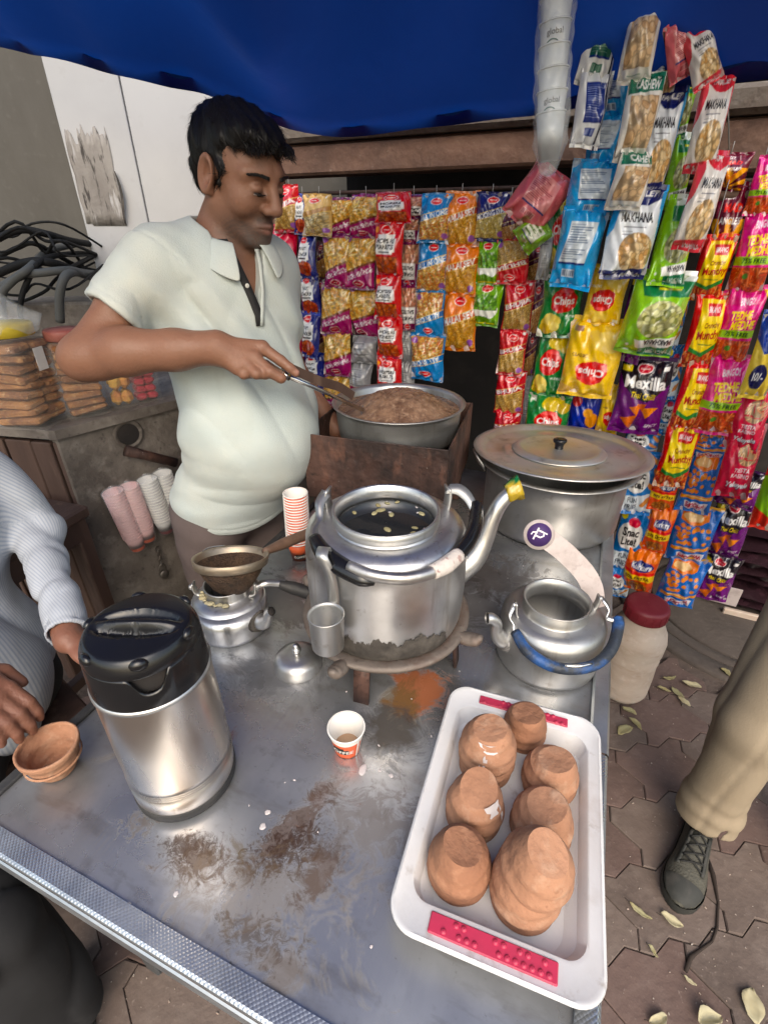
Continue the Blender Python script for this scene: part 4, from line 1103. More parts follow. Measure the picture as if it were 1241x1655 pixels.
# ---------------------------------------------------------------- clay cups
def kulhad(R, r0, h, seed, seg=44, open_=False):
    """thrown clay cup with throwing rings, standing on its foot; open top"""
    rr = random.Random(seed); p1, p2 = rr.uniform(0, 6), rr.uniform(0, 6)
    pr = []
    n = 16
    for i in range(n + 1):
        t = i / n
        r = r0 + (R - r0) * math.sin(min(1, t / .66) * 1.5708) ** .85 + .0015 * math.sin(t * 21 + p1) * (1 if t > .12 else 0)
        if open_: r = r0 + (R - r0) * t ** .72 + .0011 * math.sin(t * 15 + p1) * (1 if t > .1 else 0)
        elif t > .66: r -= (t - .66) ** 1.5 * .022
        pr.append((r, h * t))
    out = [(.0002, .0009), (r0 * .50, .0008), (r0 * .80, .0004), (r0 * .95, .0)] + pr[0:1] + pr[1:]
    th = .0045
    ins = [(pr[-1][0] - .002, h + .0012)] + [(max(.001, r - th), max(z, .008)) for r, z in reversed(pr)] + [(.001, .008)]
    return lathe(out + ins, seg, wob=lambda a, z: .012 * math.sin(2 * a + p2 + z * 14) + .006 * math.sin(3 * a + p1 + z * 40) + .004 * math.sin(5 * a - z * 70 + p2) + .003 * math.sin(9 * a + z * 120))
cc = np.array((at_z(97, 1243)[0], at_z(97, 1243)[1], TZ + .0005))
c0 = build('clay_cup', join(kulhad(.046, .023, .062, 4, 44, True), lathe([(.040, .030), (.0425, .032), (.040, .034)], 44)), M['clay'], None, loc=cc)
tag(c0, 'empty terracotta cup standing upright at the left table edge', 'clay cup')

# tray
TC = np.array((.184, .412, TZ + .0005)); TROT = math.radians(-19.5)
tr = empty('serving_tray', TC, TROT, 'white plastic tray with crimson grips holding upturned clay cups', 'tray')
hx, hy = .128, .196
rg = lambda ix, iy, r, z: rrect_ring(hx - ix, hy - iy, r, z, 8)
rings = [rg(.052, .062, .03, .0), rg(.046, .056, .03, .001), rg(.012, .012, .034, .036), rg(.003, .003, .036, .039), rg(.0, .0, .037, .043), rg(.001, .001, .036, .0455), rg(.004, .004, .034, .0465), rg(.007, .007, .032, .0445), rg(.018, .036, .026, .0445), rg(.0215, .040, .025, .043), rg(.031, .049, .024, .012), rg(.035, .053, .022, .006), rg(.041, .060, .018, .0045), rg(.07, .09, .018, .004)]
build('body', loft(rings, True, True), M['white_plastic'], tr, auto=50)
for sy in (-1, 1):
    g = box((0, sy * (hy - .0225), .0455), (.150, .0225 if sy < 0 else .017, .004), .0012)
    gp = build('grip', g, M['pink_grip'], tr, smooth=False)
    rr = random.Random(5 + sy)
    for i in range(15):
        for j in range(2):
            if rr.random() < .3 or sy > 0 and rr.random() < .5: continue
            build('stud', xf(lathe([(.0036, 0), (.003, .0014), (.0012, .002), (.0004, .0021)], 10), (-.066 + i * .0094 + (.004 if j else 0), sy * (hy - .0225) + (j - .5) * .0105, .0475)), M['pink_grip'], gp)
FL = TZ + .0052
def tray_cup(px, py, R, r0, h, seed, label, tilt=(0, 0), m='clay', z0=0.0, dx=0, dy=0, white=()):
    """upturned cup: the wide mouth stands on the tray floor; (px, py) is the front of its mouth in the photograph"""
    p = at_z(px, py, FL); d = p[:2] / np.linalg.norm(p[:2])
    c = np.array((p[0] + d[0] * R + dx, p[1] + d[1] * R + dy, FL + z0))
    V, F = kulhad(R, r0, h, seed)
    V = V * np.array((1, -1, -1)) + np.array((0, 0, h + .0012))
    rr = random.Random(seed)
    th_ = rr.uniform(0, 6.28); up_ = np.clip((V[:, 2] - h * .8) / (h * .2), 0, 1)      # the foot was cut off the wheel at a slant
    V[:, 2] += up_ * (V[:, 0] * math.cos(th_) + V[:, 1] * math.sin(th_)) * rr.uniform(.14, .34)
    g = (V, F)
    o = build('clay_cup', g, M[m], None, loc=c, rot=(tilt[0], tilt[1], rr.uniform(0, 6)), auto=38)
    for i in range(len(white)):
        ang, hz, sw, sh = white[i]
        vv = []; ff = []; n = 14
        for q in range(n):
            t = 6.2832 * q / n; s = 1 + .35 * math.sin(3 * t + i) + .2 * math.sin(5 * t)
            z = hz + sh * math.sin(t) * s; aa = ang + sw * math.cos(t) * s
            tt = max(0, min(1, 1 - z / h)); rad = r0 + (R - r0) * math.sin(min(1, tt / .66) * 1.5708) ** .85 + .0012
            if z > h: rad = r0 * .8; 
            vv.append((rad * math.cos(aa), rad * math.sin(aa), min(z, h + .001)))
        vv.append(tuple(np.mean(np.array(vv), 0) * np.array((1.012, 1.012, 1))))
        ff = [(q, (q + 1) % n, n) for q in range(n)]
        a0 = o.rotation_euler[2]
        V2, F2 = xf((np.array(vv), ff), (0, 0, 0), -a0)
        build('milk_splash', (V2, F2), M['whitewash'], o)
    tag(o, label, 'clay cup', 'upturned clay cups in the tray')
    return o
C3 = -1.95
tray_cup(776, 1281, .0435, 0.0255, .080, 21, 'lower clay cup of the stacked pair in the tray corner nearest the big kettle', (0, 0))
tray_cup(776, 1281, .0440, 0.0255, .080, 22, 'milk-splashed clay cup topping the stacked pair nearest the big kettle', (.02, -.03), z0=.023, white=[(-1.7, .0725, .5, .006), (-1.9, .052, .07, .010), (-2.05, .038, .05, .006)])
tray_cup(838, 1219, .036, 0.0255, .072, 23, 'dusky clay cup leaning at the far end of the tray', (.10, .05), 'clay_dark')
tray_cup(872, 1309, .0415, 0.0250, .074, 24, 'speckled clay cup second from the far end on the tray right side', (.03, -.02))
tray_cup(755, 1369, .0425, 0.0265, .080, 25, 'clay cup with white milk stains over its top on the tray left side', (-.02, .03), white=[(-1.0, .072, .35, .010), (-2.0, .030, .14, .014), (-.6, .058, .08, .012)])
tray_cup(856, 1394, .0435, 0.0265, .078, 26, 'plain clay cup directly behind the tallest stacked pair', (.0, -.03))
tray_cup(730, 1470, .0425, 0.0255, .080, 27, 'brownish clay cup in the near left corner of the tray', (.03, .03), 'clay_dark')
tray_cup(827, 1509, .0455, 0.0285, .084, 28, 'lower clay cup of the tall pair in the near right tray corner', (.0, .05))
tray_cup(827, 1509, .0445, 0.0255, .092, 29, 'tilted clay cup with a broken foot topping the tall pair', (-.04, .15), z0=.036, dx=.003, dy=.006)

# ---------------------------------------------------------------- big pot with tray lid
PO = np.array((.502, 1.318, TZ + .0005)); PR_, PH = .196, .196
po = empty('big_pot', PO, 0, 'wide aluminium cooking pot at the far right of the table', 'pot')
build('wall', lathe([(PR_ * .90, 0), (PR_ * .97, .006), (PR_, .020), (PR_ * 1.005, PH * .7), (PR_ * 1.01, PH - .008), (PR_ * 1.08, PH - .002), (PR_ * 1.14, PH), (PR_ * 1.145, PH + .003), (PR_ * 1.02, PH + .001), (PR_ * .985, PH - .01), (PR_ * .98, .02), (.001, .01)], 72), M['alu_dull'], po)
for sx in (-1,):
    build('handle', strap(spline([(-PR_ * 1.12, .03, PH - .01), (-PR_ * 1.22, .02, PH + .014), (-PR_ * 1.22, -.03, PH + .016), (-PR_ * 1.12, -.045, PH - .006)], 5), .022, .004, (-.3, 0, 1)), M['alu_dull'], po)
tl = empty('tray_lid', PO + np.array((.0, -.004, PH + .016)), 0, 'large dished metal plate used as lid on the big pot', 'lid', rot=(math.radians(-3.5), 0, 0))
LRD = .244
build('plate', lathe([(.001, .009), (.145, .010), (.156, .008), (.163, .006), (.205, .006), (.214, .010), (.222, .018), (.236, .020), (.243, .019), (LRD, .017), (.243, .0155), (.222, .014), (.213, .004), (.16, .001), (.001, .004)], 80), M['alu_lid'], tl)
l2 = empty('pan_lid', PO + np.array((-.003, -.002, PH + .027)), 0, 'smaller stained flat lid with a black knob on the plate', 'lid', rot=(math.radians(-3.5), 0, 0))
build('plate', lathe([(.001, .006), (.098, .0075), (.102, .0105), (.112, .0115), (.118, .0095), (.128, .0035), (.131, .001), (.127, .0), (.1, .003), (.001, .002)], 72), M['alu_lid'], l2)
build('knob', lathe([(.012, .006), (.0115, .012), (.013, .020), (.018, .026), (.0195, .030), (.018, .034), (.010, .036), (.001, .0365)], 28), M['black_plastic'], l2)

# ---------------------------------------------------------------- rusty stove box with boiling pan
SB = np.array((.028, 1.332)); SROTB = math.radians(-17)
st = empty('stove_box', (SB[0], SB[1], TZ), SROTB, 'rusty sheet iron stove box on legs behind the big kettle', 'stove')
hw = .190; z0, z1 = .135, .318
for nm, c, s in (('front_panel', (0, -hw, (z0 + z1) / 2), (2 * hw, .005, z1 - z0)), ('back_panel', (0, hw, (z0 + z1) / 2), (2 * hw, .005, z1 - z0)), ('side_panel', (-hw - .0005, 0, (z0 + z1) / 2), (.005, 2 * hw - .006, z1 - z0 + .004)), ('side_panel', (hw + .0005, 0, (z0 + z1) / 2), (.005, 2 * hw - .006, z1 - z0 + .004))):
    build(nm, box(c, s, .0015), M['rust'], st, smooth=False)
build('bottom_panel', box((0, 0, z0 + .012), (2 * hw - .008, 2 * hw - .008, .006)), M['rust'], st, smooth=False)
for sx in (-1, 1):
    for sy in (-1, 1):
        build('leg', box((sx * (hw - .025), sy * (hw - .025), z0 / 2 + .0005), (.028, .028, z0 - .002), .003), M['rust'], st, smooth=False)
build('burner', lathe([(.02, z0 + .016), (.07, z0 + .02), (.08, z0 + .05), (.06, z0 + .055), (.001, z0 + .05)], 24), M['soot'], st)
for a in (.78, 2.36, 3.93, 5.5):
    build('pan_rest', box((.105 * math.cos(a), .105 * math.sin(a), z0 + .112), (.022, .022, .19 - .0), .003), M['soot'], st, smooth=False) if False else build('pan_rest', box((.10 * math.cos(a), .10 * math.sin(a), z0 + .068), (.02, .02, .10), .003), M['soot'], st, smooth=False)
PN = np.array((.040, 1.332, TZ + z0 + .1185))
pn = empty('boiling_pan', PN, 0, 'round aluminium pan of frothing brown tea set in the stove box', 'pan')
PNR, PNH = .176, .108
build('wall', lathe([(.12, 0), (.155, .006), (.166, .025), (.170, .06), (.172, PNH - .012), (.176, PNH - .004), (.183, PNH), (.183, PNH + .002), (.174, PNH + .001), (.169, PNH - .008), (.160, .04), (.1, .012), (.001, .01)], 64), M['alu_dull'], pn)
# froth heaped up in the middle
V, F = [], []
nr, na = 40, 96
for i in range(nr + 1):
    t = i / nr
    for k in range(na):
        a = 2 * math.pi * k / na; r = .0005 + t * .167
        x, y = r * math.cos(a), r * math.sin(a)
        dd = math.hypot((x - .008) / .105, (y + .005) / .10)
        z = .080 + .058 * math.exp(-dd ** 3.4 * .6) + (.0014 * math.sin(x * 110 + y * 30) * math.sin(y * 170) + .0008 * math.sin(x * 260 - y * 190)) * (1 - t ** 6)
        z += .006 * t ** 8
        V.append((x, y, z))
for i in range(nr):
    for k in range(na): F.append((i * na + k, (i + 1) * na + k, (i + 1) * na + (k + 1) % na, i * na + (k + 1) % na))
build('tea_froth', (np.array(V), F), M['tea_boil'], pn)

# ---------------------------------------------------------------- big jar on the ground, rusk jars on the shelf
JG = at_z(992, 1136, 0.0); dJ = JG[:2] / np.linalg.norm(JG[:2]); JG = np.array((JG[0] + dJ[0] * .088, JG[1] + dJ[1] * .088, .004))
jg = empty('plastic_jar', JG, .4, 'grimy white plastic jar with a dark red lid on the pavement', 'jar')
build('body', lathe([(.07, 0), (.084, .004), (.089, .018), (.090, .10), (.0885, .165), (.0915, .180), (.0885, .195), (.093, .215), (.094, .26), (.086, .295), (.068, .332), (.062, .350), (.062, .375), (.056, .378)], 52, True, wob=lambda a, z: .012 * math.sin(2 * a) + .006 * math.sin(5 * a + z * 20)), M['jar_dirty'], jg)
build('lid', lathe([(.067, .352), (.069, .354), (.069, .392), (.066, .400), (.055, .403), (.001, .404)], 52), M['lid_red'], jg)
for k in range(36):
    a = k * 6.2832 / 36; build('lid_rib', box((.0692 * math.cos(a), .0692 * math.sin(a), .373), (.002, .003, .034), 0, a), M['lid_red'], jg, smooth=False) if k % 2 == 0 else None

def rusk_jar(px, py, s, h, label, lidm, rot, fill, zz=1.0, dense=0):
    c = at_z(px, py, zz) + np.array((0, 0, .0006))
    c[:2] += c[:2] / np.linalg.norm(c[:2]) * s / 2
    r = empty('sweet_jar', c, rot, label, 'jar', 'jars on the shelf')
    hs = s / 2
    rr_ = lambda k, z: rrect_ring(hs * k, hs * k, hs * k * .45, z, 4)
    rings = [rr_(.93, 0), rr_(1, .006)]
    for z in (.14, .28, .42):
        rings += [rr_(1, h * z), rr_(.985, h * z + .003), rr_(1, h * z + .006)]
    rings += [rr_(1, h * .75), rr_(.93, h * .86), rr_(.74, h * .93)]
    nk = [[(hs * .74 * math.cos(t), hs * .74 * math.sin(t), h * .96 + dz) for t in np.linspace(0, 6.2832, 21)[:-1]] for dz in (0, .008)]
    build('wall', loft(rings, True, False), M['jar_clear'], r, auto=60)
    if lidm:
        build('lid', lathe([(hs * .80, h * .93), (hs * .86, h * .935), (hs * .86, h * 1.03), (hs * .82, h * 1.05), (.001, h * 1.055)], 40), lidm, r)
    return r, c, rot
def fill_jar(c, rot, s, h, n, geo_fn, m, label, cat, name, group, seed):
    rr = random.Random(seed); base = None
    hs = s / 2 - .010
    for i in range(n):
        per = geo_fn[3] if len(geo_fn) > 3 else 4
        lay = i // per; q = i % per
        ox, oy = ((-1, -1), (1, -1), (-1, 1), (1, 1))[q] if per == 4 else ((0, -1), (0, 1))[q]
        x, y = ox * hs * .48 + rr.uniform(-.003, .003), oy * hs * .48 + rr.uniform(-.003, .003)
        z = .008 + lay * geo_fn[2] * 1.08
        X = c[0] + x * math.cos(rot) - y * math.sin(rot); Y = c[1] + x * math.sin(rot) + y * math.cos(rot)
        if base is None: o = build(name, box((0, 0, geo_fn[2] / 2), (geo_fn[0], geo_fn[1], geo_fn[2]), geo_fn[2] * .3), m, auto=40); base = o
        else: o = base.copy(); COL.objects.link(o)
        o.location = (X, Y, c[2] + z); o.rotation_euler = (rr.uniform(-.13, .13), rr.uniform(-.13, .13), rot + rr.uniform(-.2, .2))
        tag(o, label, cat, group)
a1 = math.radians(-8)
jr = rusk_jar(66, 694, .160, .262, 'clear square jar of rusks with a yellow lid', M['yellow_lid'], a1, None)
fill_jar(jr[1], a1, .160, .25, 18, (.128, .064, .0225, 2), M['rusk'], 'golden toasted rusk inside the yellow-lidded jar', 'rusk', 'rusk', 'rusks in the yellow-lidded jar', 1)
build('price_sticker', box((.0812, .0, .185), (.0008, .035, .06)), M['paper_white'], jr[0], smooth=False)
# crumpled clear bag over the lid
bagc = jr[1]
V, F = lathe([(.085, .262), (.092, .282), (.078, .305), (.05, .325), (.02, .335), (.001, .332)], 40)
V = np.array(V); V[:, 2] += .012 * np.sin(V[:, 0] * 70 + V[:, 1] * 40); V[:, 0] *= 1 + .1 * np.sin(V[:, 2] * 200)
bg = build('plastic_bag', (V, F), M['cello'], None, loc=bagc); tag(bg, 'crumpled clear bag lying over the yellow jar lid', 'bag')
jr2 = rusk_jar(147, 676, .125, .235, 'clear jar of brown rusks with a faded red lid', M['maroon_lid'], math.radians(35), None)
fill_jar(jr2[1], math.radians(35), .125, .23, 18, (.100, .050, .021, 2), M['rusk'], 'brown toasted rusk inside the red-lidded jar', 'rusk', 'rusk', 'rusks in the red-lidded jar', 2)
jr3 = rusk_jar(203, 661, .085, .17, 'small clear jar of yellow wrapped biscuits beside the red-lidded jar', M['maroon_lid'], math.radians(38), None)
fill_jar(jr3[1], math.radians(38), .085, .17, 12, (.034, .032, .044), M['biscuit'], 'yellow wrapped biscuit inside the small clear jar', 'biscuit', 'biscuit', 'biscuits in the small jar', 3)
jr4 = rusk_jar(240, 652, .085, .15, 'small jar of red wrapped sweets nearest the man', M['maroon_lid'], math.radians(40), None)
fill_jar(jr4[1], math.radians(40), .085, .15, 20, (.034, .03, .022), M['red_sweet'], 'red wrapped sweet inside the jar nearest the man', 'sweet', 'sweet', 'sweets in the small jar', 4)
jr5 = rusk_jar(-22, 690, .13, .19, 'clear jar of pinkish rusks at the far left of the shelf', M['maroon_lid'], math.radians(5), None)
fill_jar(jr5[1], math.radians(5), .13, .19, 28, (.054, .052, .020), mat('pinkish rusk', (.36, .17, .10), .8, bump=(70, .5)), 'pinkish rusk inside the far left jar', 'rusk', 'rusk', 'rusks in the far left jar', 6)
# ---------------------------------------------------------------- snack packets: printed foil pillows, print held as colours on a fine mesh
CW, CH = 120, 180
_gy, _gx = np.mgrid[0:CH, 0:CW]
_GX = (_gx + .5) / CW; _GY = (_gy + .5) / CH
class Art:
    def __init__(s, col):
        s.a = np.zeros((CH, CW, 3)); s.a[:] = np.array(col) / 255.0
    def put(s, m, col, al=1.0): s.a[m] = s.a[m] * (1 - al) + np.array(col) / 255.0 * al; return s
    def rect(s, x0, y0, x1, y1, col): return s.put((_GX >= x0) & (_GX < x1) & (_GY >= y0) & (_GY < y1), col)
    def ell(s, cx, cy, rx, ry, col, rot=0):
        c, n = math.cos(rot), math.sin(rot); X = _GX - cx; Y = (_GY - cy) * 1.5
        return s.put(((X * c + Y * n) / rx) ** 2 + ((-X * n + Y * c) / (ry * 1.5)) ** 2 < 1, col)
    def poly(s, P, col):
        m = np.zeros((CH, CW), bool); n = len(P)
        for i in range(n):
            (x0, y0), (x1, y1) = P[i], P[(i + 1) % n]
            if y0 == y1: continue
            c = ((y0 > _GY) != (y1 > _GY)) & (_GX < (x1 - x0) * (_GY - y0) / (y1 - y0) + x0); m ^= c
        return s.put(m, col)
    def text(s, t, cx, cy, w, h, col, rot=0.0, bold=.02, shear=0):
        V, T, sz = text_tris(t, bold)
        P = (V - .5) * np.array((w, -h)); P[:, 0] += shear * -P[:, 1]
        P = P * np.array((1, 1.5)); c, n = math.cos(rot), math.sin(rot)
        P = np.stack((P[:, 0] * c - P[:, 1] * n, P[:, 0] * n + P[:, 1] * c), 1) / np.array((1, 1.5)) + np.array((cx, cy))
        m = np.zeros((CH, CW), bool)
        for a, b, d in T:
            q = P[[a, b, d]]; x0, y0 = np.floor(q.min(0) * (CW, CH)).astype(int) - 1; x1, y1 = np.ceil(q.max(0) * (CW, CH)).astype(int) + 1
            x0, y0, x1, y1 = max(x0, 0), max(y0, 0), min(x1, CW), min(y1, CH)
            if x1 <= x0 or y1 <= y0: continue
            X = _GX[y0:y1, x0:x1]; Y = _GY[y0:y1, x0:x1]
            e = [(q[(k + 1) % 3][0] - q[k][0]) * (Y - q[k][1]) - (q[(k + 1) % 3][1] - q[k][1]) * (X - q[k][0]) for k in range(3)]
            m[y0:y1, x0:x1] |= ((e[0] >= 0) & (e[1] >= 0) & (e[2] >= 0)) | ((e[0] <= 0) & (e[1] <= 0) & (e[2] <= 0))
        return s.put(m, col)
    def food(s, region, cols, n, lx, ly, seed=0, rot=None):
        """many little pieces of food inside a region (a boolean mask)"""
        rr = random.Random(seed); ys, xs = np.nonzero(region); base = s.a.copy()
        if not len(ys): return s
        dark = np.array(cols[0]) / 255.0 * .68; s.a[region] = dark
        for i in range(n):
            k = rr.randrange(len(ys)); cx, cy = _GX[ys[k], xs[k]], _GY[ys[k], xs[k]]
            a = rr.uniform(0, 3.14) if rot is None else rot + rr.uniform(-.4, .4)
            c, q = math.cos(a), math.sin(a); X = _GX - cx; Y = (_GY - cy) * 1.5
            d = ((X * c + Y * q) / (lx * rr.uniform(.7, 1.2))) ** 2 + ((-X * q + Y * c) / (ly * rr.uniform(.8, 1.2))) ** 2
            col = np.array(rr.choice(cols)) / 255.0
            m = (d < 1) & region; s.a[m] = col * .82
            m = (d < .55) & region; s.a[m] = col
        return s
    def mask(s, f): return f(_GX, _GY)
    def flip(s): s.a = s.a[::-1, ::-1].copy(); return s

RED, DRED, WHT, BLK, GOLD = (205, 25, 50), (150, 12, 40), (245, 243, 240), (20, 18, 20), (226, 178, 92)
def logo(A, x, y, r=.13, c=(225, 30, 45)):
    A.ell(x, y, r, r * .42, (250, 235, 230)); A.ell(x, y, r * .88, r * .34, c); A.rect(x - r * .6, y - .008, x + r * .6, y + .006, (250, 220, 215))
def namkeen(bg, band, title, fc, tcol=WHT, edge=(235, 200, 120), n=260, lx=.05, ly=.016, seed=1, top_food=False, rot=-.3, txrot=None):
    """packet split by a slanted title band: plain foil above, heap of savouries below"""
    A = Art(bg)
    reg = A.mask(lambda x, y: (y > .50 - .20 * (x - .5) * 1.0 + .0) & (y < .93) & (x > .04) & (x < .97))
    A.food(reg, fc, n, lx, ly, seed)
    A.poly([(0, .46), (1, .26), (1, .40), (0, .60)], edge); A.poly([(0, .475), (1, .275), (1, .385), (0, .585)], band)
    if title: A.text(title, .5, .43, .88, .115, tcol, rot=math.atan2(-.20 * 1.5, 1.0), bold=.03)
    logo(A, .52, .17, .17); A.rect(.8, .05, .9, .10, (240, 240, 235))
    A.ell(.86, .84, .09, .06, (150, 90, 170))
    A.rect(0, 0, 1, .035, tuple(int(c * .8) for c in bg)); A.rect(0, .955, 1, 1, tuple(int(c * .8) for c in bg))
    return A
NOOD = [(238, 192, 98), (228, 166, 72), (250, 222, 150), (210, 148, 62)]
SEV = [(228, 166, 66), (238, 190, 100), (206, 140, 50)]
def a_bhujia(): return namkeen((198, 20, 48), (176, 12, 42), 'BHUJIA', [(206, 164, 90), (222, 188, 120), (188, 142, 70)], n=700, lx=.03, ly=.010)
def a_allin(): return namkeen((28, 130, 196), (20, 112, 184), 'ALL IN ONE', [(228, 178, 90), (214, 146, 70), (240, 212, 150), (200, 110, 60)], n=330, lx=.05, ly=.018, seed=3)
def a_malai(): return namkeen((236, 132, 24), (196, 84, 16), 'MALAI SEV', SEV, n=520, lx=.05, ly=.011, seed=4)
def a_moong(): return namkeen((28, 34, 104), (22, 26, 88), 'MOONG DAL', [(222, 196, 110), (236, 214, 140), (204, 172, 84)], n=900, lx=.016, ly=.010, seed=5)
def a_soan(): return namkeen((226, 186, 118), (190, 140, 80), '', [(232, 206, 150), (222, 186, 116), (240, 222, 176)], n=240, lx=.045, ly=.02, seed=6)
def a_punjabi():
    A = Art((140, 22, 92))
    reg = A.mask(lambda x, y: (y > .08) & (y < .62 - .22 * (x - .5)) & (x > .04))
    A.food(reg, NOOD, 170, .11, .026, 7)
    A.poly([(0, .70), (1, .46), (1, .50), (0, .74)], (120, 60, 30)); A.poly([(0, .74), (1, .50), (1, 1), (0, 1)], (160, 20, 100))
    A.text('PUNJABI TADKA', .52, .70, .90, .115, WHT, rot=math.atan2(-.22 * 1.5, 1) + math.pi, bold=.03)
    logo(A, .5, .88, .17, (170, 20, 60)); A.ell(.12, .10, .10, .06, (150, 90, 180)); A.rect(0, 0, 1, .05, (112, 30, 90)); A.rect(0, .96, 1, 1, (112, 16, 74))
    return A
def a_nut():
    A = Art((28, 38, 118)); A.rect(0, 0, 1, .06, (40, 60, 160))
    A.rect(.16, .20, .72, .62, WHT); A.rect(.10, .26, .78, .58, WHT)
    logo(A, .44, .16, .2); A.text('NUT', .44, .33, .34, .07, BLK, bold=.04); A.text('CRACKER', .44, .45, .58, .08, BLK, bold=.03); A.rect(.2, .53, .68, .555, BLK)
    A.food(A.mask(lambda x, y: ((x - .5) / .38) ** 2 + ((y - .76) / .17) ** 2 < 1), [(196, 74, 36), (214, 100, 50), (170, 54, 28)], 60, .07, .05, 8)
    return A
def a_peanut():
    A = Art((204, 30, 44)); A.rect(0, 0, 1, .05, (150, 26, 60)); A.rect(0, .95, 1, 1, (150, 26, 60))
    A.rect(.20, .28, .80, .60, WHT); A.rect(.14, .34, .86, .56, WHT)
    logo(A, .5, .20, .2); A.text('HOPSRI', .5, .38, .58, .075, BLK, bold=.03); A.text('PEANUTS', .5, .48, .58, .08, BLK, bold=.03); A.rect(.3, .555, .72, .575, BLK)
    A.ell(.14, .2, .1, .05, (250, 150, 40))
    A.food(A.mask(lambda x, y: (y > .64) & (y < .93) & (x > .12) & (x < .9)), [(188, 84, 38), (206, 110, 56), (160, 60, 28)], 90, .055, .04, 9)
    return A
def a_salted():
    A = Art((122, 22, 78)); A.rect(0, 0, 1, .05, (90, 60, 120))
    A.food(A.mask(lambda x, y: (y > .12) & (y < .50)), [(226, 160, 128), (238, 184, 150), (206, 132, 104)], 60, .10, .055, 10)
    A.rect(.12, .5, .88, .84, WHT); A.text('SALTED', .5, .60, .66, .085, BLK, bold=.03, rot=math.pi); A.text('PEANUTS', .5, .73, .68, .085, BLK, bold=.03, rot=math.pi)
    logo(A, .5, .91, .16); return A
def a_peas():
    A = Art((120, 178, 30)); A.rect(0, 0, 1, .04, (70, 130, 20)); logo(A, .5, .17, .19)
    A.ell(.5, .62, .46, .22, (245, 248, 240)); A.food(A.mask(lambda x, y: (y > .30) & (y < .62) & (abs(x - .5) < .44 - .3 * abs(y - .55))), [(98, 160, 40), (124, 186, 60), (70, 124, 26)], 210, .045, .045, 11)
    A.poly([(0, .8), (.4, .74), (1, .86), (1, 1), (0, 1)], (90, 140, 24)); A.rect(.12, .90, .9, .94, (220, 210, 60)); return A
def a_lite():
    A = Art((204, 26, 66)); logo(A, .4, .12, .15, (214, 40, 80)); A.text('Lite', .46, .33, .5, .13, (250, 200, 210), bold=.01, shear=.3); A.text('MIXTURE', .46, .46, .5, .045, (250, 210, 215)); A.rect(.2, .53, .75, .58, (240, 150, 50))
    A.food(A.mask(lambda x, y: (y > .64) & (y < .96)), [(226, 190, 130), (196, 140, 84), (150, 160, 80), (236, 214, 170)], 150, .06, .03, 12); return A
def a_silver():
    A = Art((150, 150, 152)); rr = random.Random(3)
    A.rect(.16, .2, .84, .72, (176, 176, 176))
    for i in range(13): A.rect(.2, .24 + i * .036, .2 + rr.uniform(.35, .6), .25 + i * .036, (112, 112, 114))
    return A
def a_silverpurple():
    A = a_silver(); A.rect(0, .66, 1, .86, (140, 24, 80)); return A
def chips(bg, acc, sub, upside=False):
    A = Art(bg); A.rect(0, 0, 1, .035, tuple(int(c * .8) for c in bg)); A.rect(0, .96, 1, 1, tuple(int(c * .8) for c in bg))
    A.ell(.62, .15, .26, .11, (214, 186, 60) if acc else (240, 206, 96)); A.ell(.85, .2, .16, .09, (188, 160, 44) if acc else (226, 188, 70))
    A.poly([(.22, .40), (.32, .31), (.5, .27), (.72, .30), (.86, .38), (.84, .52), (.7, .59), (.45, .62), (.25, .56)], (212, 22, 34)); A.ell(.55, .31, .19, .055, (212, 22, 34)); A.ell(.55, .30, .15, .03, (238, 90, 90))
    A.text('Chips', .54, .45, .52, .15, WHT, bold=.03, rot=-.04); A.text(sub, .80, .655, .3, .04, WHT, bold=.02)
    for (x, y, rx, ry, c) in ((.30, .80, .24, .12, (224, 190, 74)), (.34, .72, .22, .085, (238, 210, 104)), (.2, .86, .16, .07, (206, 168, 52)), (.42, .82, .12, .07, (246, 224, 130))): A.ell(x, y, rx, ry, c, .3)
    A.rect(.06, .08, .2, .13, (230, 230, 220))
    return A.flip() if upside else A
def a_chipg(): return chips((22, 122, 52), True, 'PUDINA')
def a_chipy(): return chips((238, 196, 22), False, 'SALTED', True)
def a_chipyu():
    A = Art((238, 196, 20)); A.rect(0, 0, 1, .035, (220, 176, 10))
    A.ell(.76, .27, .24, .12, (246, 216, 120), .4); A.ell(.52, .2, .12, .06, (236, 200, 90)); A.poly([(.06, .4), (.5, .34), (.42, .55), (.2, .52)], (250, 206, 40)); A.text('CLASSIC', .30, .44, .3, .04, (120, 80, 10), bold=.02)
    A.poly([(.26, .58), (.38, .52), (.6, .50), (.8, .53), (.84, .64), (.74, .76), (.5, .80), (.32, .74)], (212, 20, 32))
    A.text('Chips', .55, .63, .46, .12, WHT, bold=.03, rot=math.pi + .05); A.ell(.55, .75, .17, .045, (226, 60, 60)); A.rect(.12, .1, .3, .16, (150, 110, 90)); A.ell(.1, .9, .14, .08, (222, 176, 90)); return A
def a_blue():
    A = Art((24, 52, 164)); A.ell(.78, .66, .2, .16, (222, 142, 50), .4); A.ell(.66, .5, .16, .1, (232, 160, 64)); A.ell(.25, .3, .17, .10, (210, 60, 60)); return A
